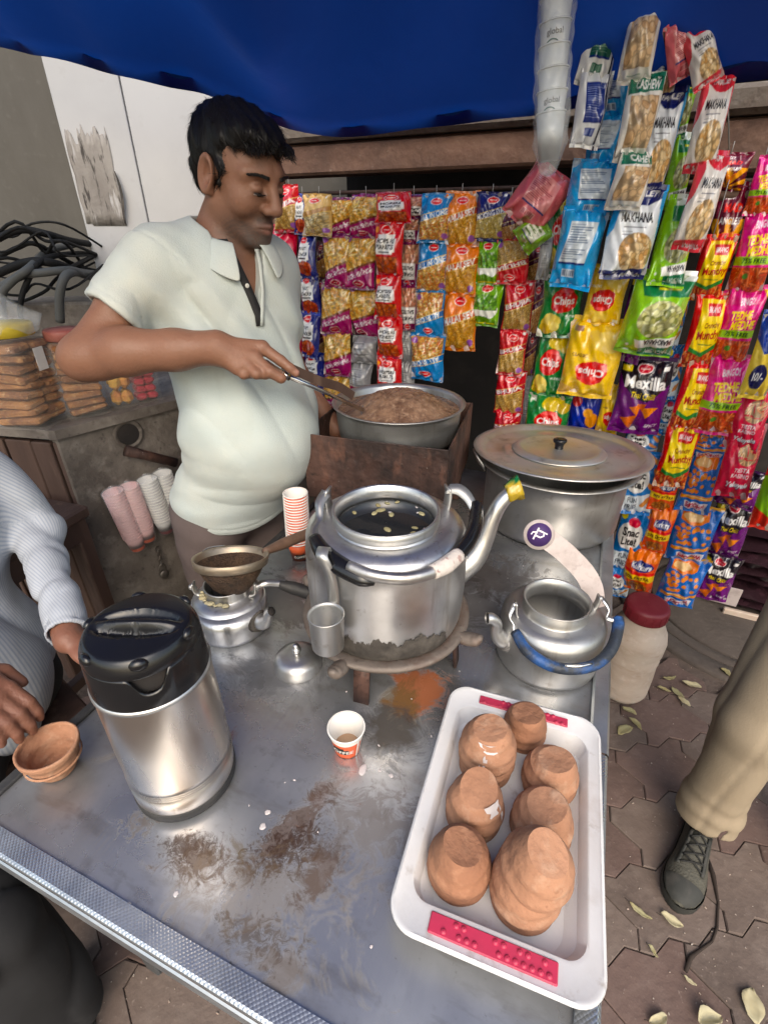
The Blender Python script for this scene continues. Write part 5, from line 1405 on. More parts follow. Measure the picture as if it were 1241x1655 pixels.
def mexilla():
    A = Art((104, 24, 112)); A.poly([(0, 0), (1, 0), (1, .30), (.62, .52), (.38, .5), (.12, .34), (0, .2)], (24, 16, 28))
    A.rect(0, 0, 1, .05, (60, 16, 70)); A.rect(.04, .12, .24, .19, (240, 214, 40)); logo(A, .48, .135, .15, (200, 40, 60)); A.rect(.82, .10, .92, .15, WHT)
    A.text('Mexilla', .53, .30, .78, .15, WHT, bold=.035); A.text('Thai Chilli', .52, .455, .46, .075, (240, 210, 40), shear=.3)
    for P, c in ((((.30, .62), (.52, .56), (.48, .72)), (230, 124, 36)), (((.52, .60), (.86, .60), (.66, .76)), (240, 142, 52)), (((.16, .78), (.48, .70), (.42, .92)), (222, 112, 30)), (((.44, .56), (.62, .54), (.56, .66)), (206, 96, 28))): A.poly(P, c)
    A.text('SPICY', .80, .85, .24, .04, WHT, shear=.3, bold=.02); return A
def a_munch():
    A = Art((214, 26, 34)); A.food(A.mask(lambda x, y: y > .76), [(206, 70, 30), (226, 110, 54), (170, 40, 24), (236, 150, 80)], 110, .08, .03, 14)
    A.poly([(.22, .10), (.93, .10), (.97, .70), (.55, .80), (.12, .74)], (248, 216, 50)); A.poly([(.12, .70), (.5, .77), (.97, .64), (.97, .71), (.55, .83), (.12, .76)], (40, 130, 50))
    A.poly([(.36, .15), (.86, .15), (.82, .30), (.42, .30)], (206, 20, 36)); A.text('BIKANO', .61, .225, .36, .075, WHT, bold=.03); A.text('Crunchy', .62, .42, .46, .09, (120, 40, 16), rot=-.08); A.text('Munchy', .60, .55, .72, .15, (170, 22, 24), rot=-.08, bold=.03); A.rect(.36, .655, .8, .668, (40, 100, 40))
    return A
def a_tedhe():
    A = Art((212, 24, 122))
    for i in range(9):
        t = i / 9 * 6.28; A.poly([(.5, .25), (.5 + .9 * math.cos(t), .25 + .7 * math.sin(t)), (.5 + .9 * math.cos(t + .3), .25 + .7 * math.sin(t + .3))], (230, 50, 146))
    A.rect(0, 0, 1, .04, (180, 20, 110)); A.text('BINGO!', .5, .20, .38, .09, WHT, bold=.03, rot=-.1)
    A.text('TEDHE', .46, .37, .56, .11, (250, 226, 40), rot=-.08, bold=.045); A.text('MEDHE', .58, .485, .62, .11, (250, 226, 40), rot=-.08, bold=.045)
    A.poly([(0, .56), (1, .54), (1, .64), (0, .66)], (150, 196, 50)); A.text('75% FREE', .52, .60, .62, .06, (30, 60, 20), bold=.02)
    A.food(A.mask(lambda x, y: (y > .68) & (y < .96)), [(214, 92, 48), (196, 70, 36), (230, 124, 74)], 90, .17, .022, 15); A.ell(.42, .78, .07, .035, (80, 140, 50)); A.poly([(.84, .06), (1, .06), (1, .2)], (250, 214, 40)); return A
def a_mad():
    A = Art((92, 16, 30))
    for i in range(12):
        t = 3.3 + i * .31
        if i % 2 == 0: A.poly([(.5, .86), (.5 + 1.6 * math.cos(t), .86 + 1.2 * math.sin(t)), (.5 + 1.6 * math.cos(t + .3), .86 + 1.2 * math.sin(t + .3))], (240, 166, 30))
    A.rect(0, 0, 1, .40, (106, 16, 42)); A.text('BINGO!', .34, .15, .34, .08, WHT, bold=.03); A.text('MAD', .52, .28, .5, .10, (234, 60, 50), bold=.045); A.text('ANGLES', .5, .42, .6, .08, WHT, bold=.03)
    A.poly([(.36, .55), (.72, .54), (.56, .78)], (236, 132, 34)); A.poly([(.46, .52), (.62, .5), (.55, .66)], (246, 170, 60)); A.rect(0, .95, 1, 1, (96, 14, 30)); return A
def a_whoop():
    A = Art((28, 108, 190)); rr = random.Random(4)
    A.rect(0, 0, 1, .05, (222, 166, 70)); A.poly([(.1, .08), (.7, .07), (.72, .22), (.4, .30), (.08, .24)], (240, 130, 40)); A.ell(.34, .17, .22, .07, (250, 210, 150))
    for i in range(24): A.ell(rr.uniform(.08, .94), rr.uniform(.30, .64), .055, .033, rr.choice([(232, 122, 44), (240, 146, 66)]))
    A.poly([(.05, .70), (.95, .66), (.97, .73), (.05, .76)], (236, 150, 50)); A.rect(.2, .70, .8, .715, (250, 220, 170))
    A.poly([(.2, .80), (.88, .79), (.84, .93), (.26, .93)], (246, 236, 240)); A.text('WHOOPS', .54, .86, .56, .09, (190, 20, 60), rot=math.pi, bold=.04); return A
def a_snac():
    A = Art((26, 120, 194))
    for (x, y, r) in ((.82, .14, .5), (.90, .34, 1.0), (.80, .52, .7)): A.ell(x, y, .20, .035, (226, 146, 76), r)
    A.ell(.38, .42, .34, .21, WHT); A.ell(.40, .22, .17, .06, (208, 36, 70)); A.text('Snac', .38, .36, .46, .12, BLK, bold=.035); A.text('Lite!', .38, .50, .42, .12, BLK, bold=.035)
    A.poly([(0, .70), (1, .62), (1, .92), (0, .94)], (222, 232, 240)); A.text('FUN', .34, .74, .26, .075, (30, 40, 60), rot=-.08); A.text('FRIES', .34, .845, .36, .08, (30, 40, 60), rot=-.08); A.ell(.78, .76, .2, .045, (222, 150, 84), -.6); A.ell(.08, .16, .09, .06, (240, 220, 50)); return A
def a_kurk():
    A = Art((236, 92, 24)); A.poly([(0, .1), (1, .02), (1, .26), (0, .30)], (246, 130, 40)); A.ell(.56, .36, .34, .10, (24, 40, 120)); A.text('Kurkure', .55, .36, .6, .12, WHT, bold=.03, shear=.2)
    A.rect(.0, .48, 1, .52, (226, 40, 30)); A.rect(0, .54, 1, .68, (248, 206, 30)); A.text('50% EXTRA', .5, .61, .76, .07, (60, 24, 10), bold=.03)
    A.food(A.mask(lambda x, y: ((x - .5) / .36) ** 2 + ((y - .84) / .12) ** 2 < 1), [(196, 120, 50), (222, 150, 70), (160, 90, 40)], 60, .08, .03, 16); return A
def a_yele():
    A = Art((208, 20, 72)); A.food(A.mask(lambda x, y: ((x - .62) / .32) ** 2 + ((y - .35) / .17) ** 2 < 1), [(236, 196, 150), (222, 150, 110), (206, 60, 70)], 40, .14, .018, 17)
    A.text('TIESTA', .56, .58, .44, .06, WHT, bold=.02); A.text('KAEINO', .56, .655, .48, .06, WHT, bold=.02); A.text('Yeleyele', .56, .80, .66, .11, (24, 30, 110), bold=.04, shear=.2); A.text('Yeleyele', .555, .795, .64, .10, WHT, bold=.015, shear=.2); return A
def nuts_pack(top, body, title, band, fc, side, seed, ttcol=BLK, titley=.33, brand='FARMLEY'):
    A = Art(body); A.poly([(0, 0), (.10, 0), (.22, .2), (.12, .45), (0, .55)], side); A.poly([(1, 0), (.94, .0), (.97, .5), (1, .6)], side)
    A.poly([(.2, .0), (.95, .0), (.95, .14), (.72, .21), (.45, .2), (.25, .12)], top); A.text(brand, .58, .09, .5, .06, WHT, bold=.03)
    A.text(title, .56, titley, .62, .10, ttcol, bold=.035); A.rect(.32, titley + .09, .76, titley + .105, (110, 110, 116)); A.rect(.30, titley + .14, .5, titley + .15, (120, 120, 124)); A.rect(.30, titley + .17, .46, titley + .18, (120, 120, 124))
    A.food(A.mask(lambda x, y: ((x - .62) / .36) ** 2 + ((y - .70) / .22) ** 2 < 1), fc, 60, .075, .055, seed)
    A.poly([(0, .90), (1, .86), (1, 1), (0, 1)], band); A.text('& MASALA', .6, .94, .55, .05, (220, 220, 225)); return A
NUT1 = [(226, 190, 138), (238, 212, 168), (208, 162, 104)]
def a_makblue(): return nuts_pack((26, 34, 96), (232, 236, 240), 'MAKHANA', (30, 34, 92), NUT1, (60, 156, 216), 21)
def a_makred():
    A = nuts_pack((216, 62, 72), (232, 226, 220), 'MAKHANA', (212, 64, 74), NUT1, (214, 74, 82), 22); return A
def a_makgreen():
    A = Art((140, 196, 40)); A.poly([(.2, .0), (1, 0), (1, .12), (.3, .22)], (240, 242, 236)); A.poly([(.12, .12), (1, .10), (1, .26), (.2, .28)], (30, 116, 66)); A.rect(.42, .175, .8, .20, (220, 210, 60))
    A.food(A.mask(lambda x, y: ((x - .6) / .38) ** 2 + ((y - .52) / .21) ** 2 < 1), [(206, 204, 140), (222, 222, 168), (170, 168, 96), (120, 124, 60)], 70, .065, .05, 23)
    A.poly([(.3, .78), (1, .70), (1, .84), (.36, .88)], WHT); A.text('MAKHANA', .70, .785, .46, .07, BLK, rot=math.pi - .08, bold=.03); A.poly([(.42, .88), (1, .83), (1, .97), (.42, .98)], (28, 110, 70)); A.text('FACTORY', .72, .915, .4, .055, WHT, rot=math.pi - .06, bold=.02); A.ell(.2, .86, .03, .02, WHT); return A
def a_cashew():
    A = Art((234, 230, 222)); A.poly([(.02, .06), (.98, 0), (.98, .22), (.05, .26)], (24, 104, 80)); A.text('CASHEW', .58, .15, .66, .12, WHT, bold=.035, rot=.03)
    A.food(A.mask(lambda x, y: (x > .14) & (x < .92) & (y > .28) & (y < .84)), [(222, 190, 150), (234, 208, 172), (206, 168, 124)], 34, .15, .085, 24); A.rect(.1, .86, .9, .97, (240, 238, 232)); A.rect(.3, .905, .7, .918, (150, 170, 160)); return A
def back_side(bg, panel, ink, seed):
    A = Art(bg); rr = random.Random(seed); A.rect(.18, .18, .78, .66, panel)
    for i in range(15): A.rect(.22, .21 + i * .029, .22 + rr.uniform(.25, .52), .219 + i * .029, ink)
    A.rect(.18, .66, .78, .69, (26, 44, 110)); A.rect(.3, .75, .62, .85, panel)
    for i in range(12): A.rect(.32 + i * .024, .76, .332 + i * .024, .84, ink)
    return A
def a_backblue(): return back_side((58, 156, 216), (214, 222, 228), (70, 90, 120), 1)
def a_backnavy():
    A = back_side((232, 234, 236), (40, 56, 128), (150, 160, 200), 2); A.rect(.8, 0, .88, 1, (40, 40, 60)); return A
def a_backgreen():
    A = back_side((226, 226, 222), (28, 84, 66), (140, 170, 150), 3); A.poly([(0, 0), (.4, 0), (.2, .4), (0, .4)], (24, 80, 62)); A.rect(.86, .2, .92, .9, (30, 40, 40)); return A
def a_pinkback(): return back_side((206, 104, 112), (222, 150, 150), (150, 60, 70), 4)
def a_greenback(): return back_side((124, 170, 50), (220, 222, 206), (80, 110, 40), 5)
def a_brown(): return namkeen((96, 40, 60), (80, 20, 50), '', [(196, 140, 80), (166, 110, 60), (214, 170, 110)], n=260, seed=31)
def a_yelblue():
    A = Art((236, 206, 90)); A.poly([(0, .0), (1, 0), (1, .4), (.3, .46), (0, .3)], (24, 60, 150)); A.ell(.36, .72, .26, .15, (20, 24, 80)); A.text('10/-', .36, .72, .36, .1, WHT, bold=.03); A.ell(.75, .2, .3, .12, (210, 130, 60)); return A
def a_greenred():
    A = Art((226, 60, 40)); A.poly([(0, .3), (1, .1), (1, .9), (0, .7)], (140, 196, 50)); A.ell(.5, .45, .3, .15, WHT); return A
ART = dict(bhujia=(a_bhujia, 'red and tan sev packet'), allin=(a_allin, 'blue savoury mix packet'), malai=(a_malai, 'orange sev packet'), moong=(a_moong, 'navy lentil snack packet'), soan=(a_soan, 'beige savoury packet'),
  punjabi=(a_punjabi, 'magenta noodle snack packet'), nut=(a_nut, 'navy packet of coated nuts'), peanut=(a_peanut, 'red peanut packet with white label'), salted=(a_salted, 'purple salted peanut packet'), peas=(a_peas, 'lime green peas packet'),
  lite=(a_lite, 'crimson light mixture packet'), silver=(a_silver, 'silver back of a snack packet'), silverp=(a_silverpurple, 'silver and purple packet back'), chipg=(a_chipg, 'green chips packet'), chipy=(a_chipy, 'upside-down yellow chips packet'), chipyu=(a_chipyu, 'yellow chips packet with upturned lettering'),
  blue=(a_blue, 'royal blue snack packet'), mex=(mexilla, 'purple and black corn chip packet'), munch=(a_munch, 'red and yellow noodle packet'), tedhe=(a_tedhe, 'hot pink twisted snack packet'), mad=(a_mad, 'brown packet with orange sunburst'), whoop=(a_whoop, 'bright blue corn ring packet'),
  snac=(a_snac, 'sky blue fries packet'), kurk=(a_kurk, 'orange puffed corn packet'), yele=(a_yele, 'cerise stick snack packet'), makblue=(a_makblue, 'white and blue fox nut packet'), makred=(a_makred, 'white and coral fox nut packet'), makgreen=(a_makgreen, 'lime green fox nut packet'), cashew=(a_cashew, 'cream cashew packet with green title'),
  backblue=(a_backblue, 'light blue packet back'), backnavy=(a_backnavy, 'white and navy packet back'), backgreen=(a_backgreen, 'white and bottle green packet back'), pinkback=(a_pinkback, 'dusty pink packet back'), greenback=(a_greenback, 'green packet back'), brown=(a_brown, 'brown savoury packet'), yelblue=(a_yelblue, 'yellow and blue snack packet'), greenred=(a_greenred, 'green and red snack packet'))
_art = {}
def art(k):
    if k not in _art:
        a = ART[k][0]().a
        p = np.pad(a, ((1, 1), (1, 1), (0, 0)), mode='edge')       # a touch of print softness
        a = a * .6 + .1 * (p[:-2, 1:-1] + p[2:, 1:-1] + p[1:-1, :-2] + p[1:-1, 2:])
        a = np.where(a <= .04045, a / 12.92, ((a + .055) / 1.055) ** 2.4)
        _art[k] = np.clip(a.mean(-1, keepdims=True) + (a - a.mean(-1, keepdims=True)) * 1.12, 0, 1) * .92
    return _art[k]

def pillow(W, Hh, nx, ny, a, seed, thick=.030, bend=0.0, flop=0.0, twist=0.0):
    """foil pillow packet: x across, y depth (front is -y), z up; flat crimped seals top and bottom"""
    rr = np.random.RandomState(seed)
    u = np.linspace(-1, 1, nx + 1); v = np.linspace(0, 1, ny + 1)       # v = 0 top
    U, Vv = np.meshgrid(u, v)
    s = .055
    q = np.clip((Vv - s) / (1 - 2 * s), 0, 1)
    bul = np.sin(np.pi * q) ** .55
    bul = bul * (1 + .12 * np.sin(6.28 * (q * rr.uniform(.6, 1.3) + rr.rand())))
    prof = np.clip(1 - np.abs(U) ** 3.2, 0, 1) ** .75
    D = thick * bul * prof
    ph = rr.uniform(0, 6.28, 8)
    dist = np.minimum(q, 1 - q)
    env = np.exp(-dist / .16)
    seal = (q > 0) & (q < 1)
    D = D + seal * .22 * thick * np.sin(U * (8 + 3 * rr.rand()) + ph[0] + 3 * Vv) * env * 1.3
    D = D + seal * .12 * thick * np.sin(U * 5 * rr.uniform(.6, 1.4) + Vv * 11 + ph[1]) * prof + seal * .06 * thick * np.sin(U * 13 - Vv * 17 + ph[2]) * prof
    X = U * W / 2 * (1 - .055 * bul * (1 + .35 * np.sin(Vv * 9 + ph[3]))) + .012 * W * np.sin(Vv * 5 + ph[4]) * 1.0
    Z = (.5 - Vv) * Hh + .010 * Hh * np.sin(U * 3 + ph[5]) * (np.abs(Vv - .5) * 2) ** 3
    bendY = bend * (Vv - .5) ** 2 * Hh - flop * Vv * Hh + .010 * W * np.sin(U * 2.2 + ph[6]) + np.where(seal, 0, .0022 * np.sin(U * 9 + ph[7]))
    tw = twist * (Vv - .5); cT, sT = np.cos(tw), np.sin(tw)
    front = np.stack((X * cT + D * sT, X * sT - D * cT + bendY, Z), -1).reshape(-1, 3)
    # colours
    fx = (U * .5 + .5) * (CW - 1); fy = Vv * (CH - 1)
    x0 = np.clip(np.floor(fx).astype(int), 0, CW - 2); y0 = np.clip(np.floor(fy).astype(int), 0, CH - 2); dx = (fx - x0)[..., None]; dy = (fy - y0)[..., None]
    col = (a[y0, x0] * (1 - dx) * (1 - dy) + a[y0, x0 + 1] * dx * (1 - dy) + a[y0 + 1, x0] * (1 - dx) * dy + a[y0 + 1, x0 + 1] * dx * dy).reshape(-1, 3)
    idx = np.arange((ny + 1) * (nx + 1)).reshape(ny + 1, nx + 1)
    Fq = np.stack((idx[1:, :-1], idx[1:, 1:], idx[:-1, 1:], idx[:-1, :-1]), -1).reshape(-1, 4)
    # back sheet, coarser: every cell of a small grid, sharing the rim shape
    bx, by = max(6, nx // 5), max(8, ny // 5)
    ix = np.unique(np.round(np.linspace(0, nx, bx + 1)).astype(int)); iy = np.unique(np.round(np.linspace(0, ny, by + 1)).astype(int))
    Bk = front.reshape(ny + 1, nx + 1, 3)[np.ix_(iy, ix)].copy(); Bk[..., 1] += 1.75 * D[np.ix_(iy, ix)] * cT[np.ix_(iy, ix)] + .0006; Bk[..., 0] -= 1.75 * D[np.ix_(iy, ix)] * sT[np.ix_(iy, ix)]
    bc = np.tile(np.array([.42, .42, .43]) * .6 + .4 * a.mean((0, 1)), (Bk.shape[0] * Bk.shape[1], 1))
    n0 = len(front); jd = np.arange(len(iy) * len(ix)).reshape(len(iy), len(ix)) + n0
    Fb = np.stack((jd[:-1, :-1], jd[:-1, 1:], jd[1:, 1:], jd[1:, :-1]), -1).reshape(-1, 4)
    return (np.concatenate((front, Bk.reshape(-1, 3))), np.concatenate((Fq, Fb))), np.concatenate((col, bc))

def on_display(px, py, off):
    a = ray(px, py); n = DN; t = ((DA + n * off) @ n) / (a[:2] @ n)
    return np.array((a[0] * t, a[1] * t, CAM_H + a[2] * t))
PROT = math.atan2(DE[1], DE[0])
_pk = 0
def packet(design, x0, y0, x1, y1, off, label, group, roll=0.0, yaw=0.0, thick=.034, bend=None, flop=None, plane=None, wk=1.10, twist=None):
    """a packet hanging where its outline is seen: x0..x1, y0..y1 in the photograph, off metres in front of the display line"""
    global _pk
    _pk += 1
    pos = plane or (lambda px, py: on_display(px, py, off))
    cx, cy = (x0 + x1) / 2, (y0 + y1) / 2
    c = pos(cx, cy); L_ = pos(x0, cy); R_ = pos(x1, cy); T_ = pos(cx, y0); B_ = pos(cx, y1)
    lean = abs((cx - 620.5) / (2213 - cy)) * (y1 - y0) * .5
    W = np.linalg.norm((R_ - L_)) * wk * max(.6, 1 - lean / (x1 - x0)); Hh = np.linalg.norm(T_ - B_) * 1.08
    nx = int(np.clip((x1 - x0) * .62 * 1.35, 26, 80)); ny = int(np.clip((y1 - y0) * .62 * 1.35, 30, 110))
    rr = random.Random(_pk)
    geo, col = pillow(W, Hh, nx, ny, art(design), _pk, thick * W / .12, bend if bend is not None else rr.uniform(-.25, .25), flop if flop is not None else rr.uniform(-.05, .16), twist if twist is not None else rr.uniform(-.32, .32))
    o = build('snack_packet', geo, M['packet'], None, loc=c, rot=(0, roll + rr.uniform(-.035, .035), PROT + yaw + rr.uniform(-.16, .16)), cols=col)
    tag(o, label, 'snack packet', group)
    return o

STR = [
 ('strip at the man\'s mouth', .06, [('bhujia', 447, 302, 487, 374), ('lite', 438, 369, 483, 470), ('lite', 446, 470, 486, 536), ('lite', 440, 536, 492, 610)]),
 ('navy strip left of the magentas', .07, [('nut', 478, 316, 500, 378), ('nut', 484, 380, 515, 448), ('nut', 487, 445, 518, 510), ('nut', 491, 507, 522, 574), ('nut', 494, 571, 526, 622), ('nut', 498, 619, 528, 672)]),
 ('narrow strip behind the beige packet', .0, [('brown', 512, 392, 532, 450), ('brown', 512, 452, 530, 520), ('brown', 514, 522, 532, 590)]),
 ('beam above the narrow brown strip', .08, [('soan', 493, 316, 539, 380)]),
 ('left magenta strip', .06, [('punjabi', 532, 322, 568, 384), ('punjabi', 526, 382, 566, 464), ('punjabi', 523, 461, 567, 537), ('punjabi', 526, 535, 568, 604), ('punjabi', 527, 603, 569, 660)]),
 ('right magenta strip', .05, [('punjabi', 567, 316, 616, 384), ('punjabi', 562, 382, 609, 465), ('punjabi', 565, 463, 614, 545), ('silver', 571, 545, 609, 585), ('silverp', 567, 584, 601, 640)]),
 ('red peanut strip', .10, [('peanut', 611, 312, 662, 360), ('peanut', 606, 356, 651, 446), ('peanut', 608, 443, 650, 514), ('peanut', 611, 511, 650, 577), ('peanut', 610, 575, 648, 640)]),
 ('purple peanut strip', .04, [('salted', 645, 316, 692, 353), ('salted', 646, 352, 676, 392), ('salted', 647, 389, 676, 461), ('salted', 647, 459, 676, 531), ('silver', 646, 531, 669, 585), ('silverp', 646, 583, 671, 640)]),
 ('blue savoury mix strip', .07, [('allin', 681, 316, 729, 391), ('allin', 675, 388, 722, 473), ('allin_u', 673, 470, 717, 544), ('allin_u', 666, 541, 717, 612)]),
 ('orange sev strip', .055, [('malai', 721, 313, 772, 397), ('malai', 718, 393, 772, 476), ('malai', 715, 473, 769, 566)]),
 ('navy and green strip', .05, [('moong', 769, 314, 822, 388), ('peas', 771, 388, 811, 459), ('peas', 764, 456, 811, 525)]),
 ('red strip by the dark gap', .06, [('brown', 806, 340, 842, 392), ('bhujia_u', 801, 387, 855, 458), ('bhujia', 812, 456, 861, 538), ('bhujia', 805, 535, 850, 604), ('bhujia', 800, 601, 848, 668), ('bhujia', 797, 664, 840, 715)]),
 ('brown strip behind green chips', .0, [('brown', 850, 395, 882, 458), ('brown', 850, 458, 880, 540), ('brown', 846, 540, 866, 610), ('silver', 840, 610, 866, 690)]),
 ('green chips strip', .09, [('chipg', 878, 318, 930, 442), ('chipg', 872, 440, 941, 541), ('chipg', 860, 538, 920, 643), ('chipg', 848, 640, 918, 720)]),
 ('yellow chips strip', .13, [('chipy', 946, 432, 1013, 523), ('chipyu', 908, 520, 1004, 637)]),
 ('row behind the tray lid', .05, [('blue', 917, 628, 970, 700), ('chipyu', 965, 625, 1008, 700)]),
 ('strip of purple corn chips', .09, [('mex', 1000, 440, 1060, 580), ('mex', 988, 582, 1082, 697)]),
 ('blue strip behind the lime one', .03, [('snac', 1078, 470, 1112, 560), ('snac', 1068, 560, 1106, 640), ('snac', 1062, 640, 1100, 700)]),
 ('red and yellow strip', .10, [('munch', 1118, 385, 1182, 482), ('munch', 1104, 478, 1170, 592), ('munch', 1086, 588, 1148, 690), ('munch', 1060, 684, 1126, 780)]),
 ('hot pink strip', .09, [('tedhe', 1206, 258, 1262, 345), ('tedhe', 1180, 342, 1258, 470), ('tedhe', 1152, 467, 1230, 583), ('tedhe', 1124, 580, 1211, 693)]),
 ('sunburst strip at the upper right', .07, [('mad', 1150, 250, 1210, 308), ('mad', 1138, 305, 1210, 432)]),
 ('bright blue ring strip', .06, [('whoop', 1112, 678, 1184, 738), ('whoop', 1098, 733, 1168, 823), ('whoop', 1078, 820, 1160, 903), ('whoop', 1062, 900, 1138, 973)]),
 ('cerise strip at the right edge', .12, [('yele', 1174, 630, 1246, 722), ('yele', 1154, 690, 1230, 796)]),
 ('low strip of purple corn chips', .03, [('mex', 1158, 760, 1234, 815), ('mex', 1137, 810, 1215, 900), ('mex', 1118, 896, 1192, 966)]),
 ('sky blue fries strip', .05, [('snac', 1006, 690, 1066, 735), ('snac', 1000, 730, 1066, 824), ('snac', 988, 820, 1056, 922), ('snac', 976, 918, 1020, 962)]),
 ('orange puffed corn strip', .07, [('kurk', 1048, 760, 1098, 822), ('kurk', 1040, 818, 1090, 890), ('kurk', 1003, 886, 1064, 954)]),
 ('far right edge strip', .16, [('yelblue', 1200, 512, 1272, 640), ('greenred', 1212, 738, 1285, 845)]),
]
def put_strips():
    for nm in ('allin', 'bhujia'):
        if nm + '_u' not in _art: _art[nm + '_u'] = art(nm)[::-1, ::-1].copy()
    ART['allin_u'] = (None, 'upside-down blue savoury mix packet'); ART['bhujia_u'] = (None, 'upside-down red sev packet')
    for (where, off, rows) in STR:
        n = len(rows)
        for i, (d, x0, y0, x1, y1) in enumerate(rows):
            pos_ = ['topmost', 'second', 'third', 'fourth', 'fifth', 'lowest'][i] if i < n - 1 else ('lowest' if n > 1 else '')
            lab = f'{ART[d][1]}, {pos_} in the {where}' if n > 1 else f'{ART[d][1]} hanging alone by the {where}'
            packet(d, x0, y0, x1, y1, off + .006 * (i % 2), lab, 'snack packets hanging in strips')
        # cord that carries the strip
        d, x0, y0, x1, y1 = rows[0]
        a = on_display((x0 + x1) / 2, y0 + 2, off)
        if y0 < 480:
            bpy.context.view_layer.update(); o = build('cord', tube([a, (a[0], a[1], max(a[2] + .03, 1.60))], .0012, 6), M['string'], kiosk); o.matrix_parent_inverse = kiosk.matrix_world.inverted()
put_strips()
# clip strips of fox nuts and cashews hanging in front, from the tarpaulin frame
FRONT = [
 ('backgreen', 938, 12, 1002, 134, .26, 'uppermost of the twisted strip of turned packets', .22, .5), ('backnavy', 924, 120, 982, 236, .27, 'below the bottle green one in the twisted strip', .10, .6),
 ('backblue', 972, 95, 1022, 190, .20, 'highest of the turned blue strip', .1, -.2), ('backblue', 946, 186, 1008, 268, .20, 'second in the turned blue strip', .15, -.1), ('backblue', 916, 262, 998, 352, .21, 'third in the turned blue strip', .16, .1), ('backblue', 896, 342, 972, 462, .23, 'lowest of the turned blue strip', .14, .15),
 ('makblue', 1050, 70, 1098, 160, .22, 'topmost of the white and blue strip', .10, .1), ('makblue', 1030, 155, 1096, 310, .23, 'middle of the white and blue strip', .12, .05), ('makblue', 976, 310, 1064, 446, .24, 'lowest of the white and blue strip', .15, .0),
 ('cashew', 1004, 2, 1066, 128, .30, 'topmost of the cashew strip', -.12, .15), ('cashew', 1000, 124, 1066, 256, .31, 'middle of the cashew strip', .10, .1), ('cashew', 986, 248, 1050, 336, .31, 'lowest of the cashew strip', .14, .1),
 ('makgreen', 1084, 130, 1122, 226, .17, 'topmost of the lime strip', .12, .1), ('makgreen', 1070, 220, 1120, 335, .17, 'second of the lime strip', .16, .1), ('makgreen', 1050, 326, 1122, 456, .19, 'third of the lime strip', .16, .05), ('makgreen', 1004, 446, 1108, 572, .21, 'lowest of the lime strip', .14, .0),
 ('pinkback', 1070, 36, 1122, 128, .27, 'folded over beside the cashew strip', -.55, .5), ('makred', 1106, 38, 1162, 140, .28, 'topmost of the coral strip, bending over', -.5, .1), ('makred', 1112, 128, 1178, 274, .27, 'middle of the coral strip', .04, .1), ('makred', 1098, 252, 1166, 400, .28, 'lowest of the coral strip', .14, .05),
 ('pinkback', 832, 270, 908, 368, .20, 'drooping under the cup sleeve', .62, .3), ('greenback', 838, 352, 884, 402, .18, 'tucked under the drooping pink one', .9, .2), ('silver', 868, 380, 892, 450, .14, 'hanging edge-on left of the green chips', .05, .2),
]
for (d, x0, y0, x1, y1, off, wh, roll, yaw) in FRONT:
    packet(d, x0, y0, x1, y1, off, f'{ART[d][1]}, {wh}', 'packets clipped in front of the display', roll if abs(roll) > .3 else roll * .3, yaw, thick=.044, wk=1.12, twist=random.Random(x0).uniform(-1.25, 1.25), bend=random.Random(y0).uniform(-.7, .7))

# plastic sleeve of spare cups hanging at the top
def sleeve_plane(px, py): return on_display(px, py, .38)
s0, s1 = sleeve_plane(902, -60), sleeve_plane(886, 268)
sax = s0 - s1; SL = np.linalg.norm(sax); sax /= SL; srot = Vector(sax).to_track_quat('Z', 'Y').to_euler()
rad = np.linalg.norm(sleeve_plane(872, 130) - sleeve_plane(932, 130)) / 2 * .92
clear = mat('frosted cup plastic', (.66, .69, .70), .22, 0, spec=.7, vary=[(30, (.55, .58, .60), .45, .7, .7)])
fst = None
for i in range(9):
    p = s1 + sax * (.01 + i * SL / 9)
    rot = tuple(srot)
    lab = f'frosted cup in the hanging clear sleeve, {ordn[8 - i]} from its top'
    fst2 = nest_cup(fst, p, rot, lab, 'plastic cups in the hanging sleeve', clear, clear, h=.088, r0=rad * .62, r1=rad * .88)
    if fst is None: fst = fst2
    if i in (1, 4, 7):
        Mi = srot.to_matrix().inverted(); vd = Mi @ Vector(tuple(np.array((0, 0, CAM_H)) - p)); pa = math.atan2(vd.y, vd.x)
        pm1 = M['cable_grey']; c_ = lambda z: rad * (.62 + .26 * z / .088)
        build('print', text_on_cyl('global', c_(.062), .060, .013, pa, .0012, .09), pm1, fst2, smooth=False)
        build('print', text_on_cyl('premium', c_(.016), .012, .009, pa, .0012, .09), pm1, fst2, smooth=False)
        th = np.linspace(0, 6.2832, 41)
        build('print_ring', tube([((c_(.040 + .016 * math.sin(t)) + .0012) * math.cos(pa - .15 + .55 * math.cos(t)), (c_(.040 + .016 * math.sin(t)) + .0012) * math.sin(pa - .15 + .55 * math.cos(t)), .040 + .016 * math.sin(t)) for t in th], .0012, 6, cap=False), mat('green print', (.02, .12, .10), .6), fst2)
        build('print', text_on_cyl('5', c_(.036), .033, .013, pa - .15, .0012, .09), pm1, fst2, smooth=False)
# turn the print to the viewer
o = build('cup_sleeve', lathe([(.006, -.02), (rad * .5, -.012), (rad * .90, .03)] + [(rad * (1.03 + .04 * math.sin(q_ * 1.9)), SL * q_ / 24 + .03) for q_ in range(1, 24)], 48, wob=lambda a, z: .06 * math.sin(3 * a + z * 30) + .035 * math.sin(8 * a - z * 55) + .03 * math.sin(5 * a + z * 110)), M['cello'], None, loc=s1, rot=srot)
tag(o, 'long clear plastic sleeve of cups hanging at the top of the display', 'sleeve')
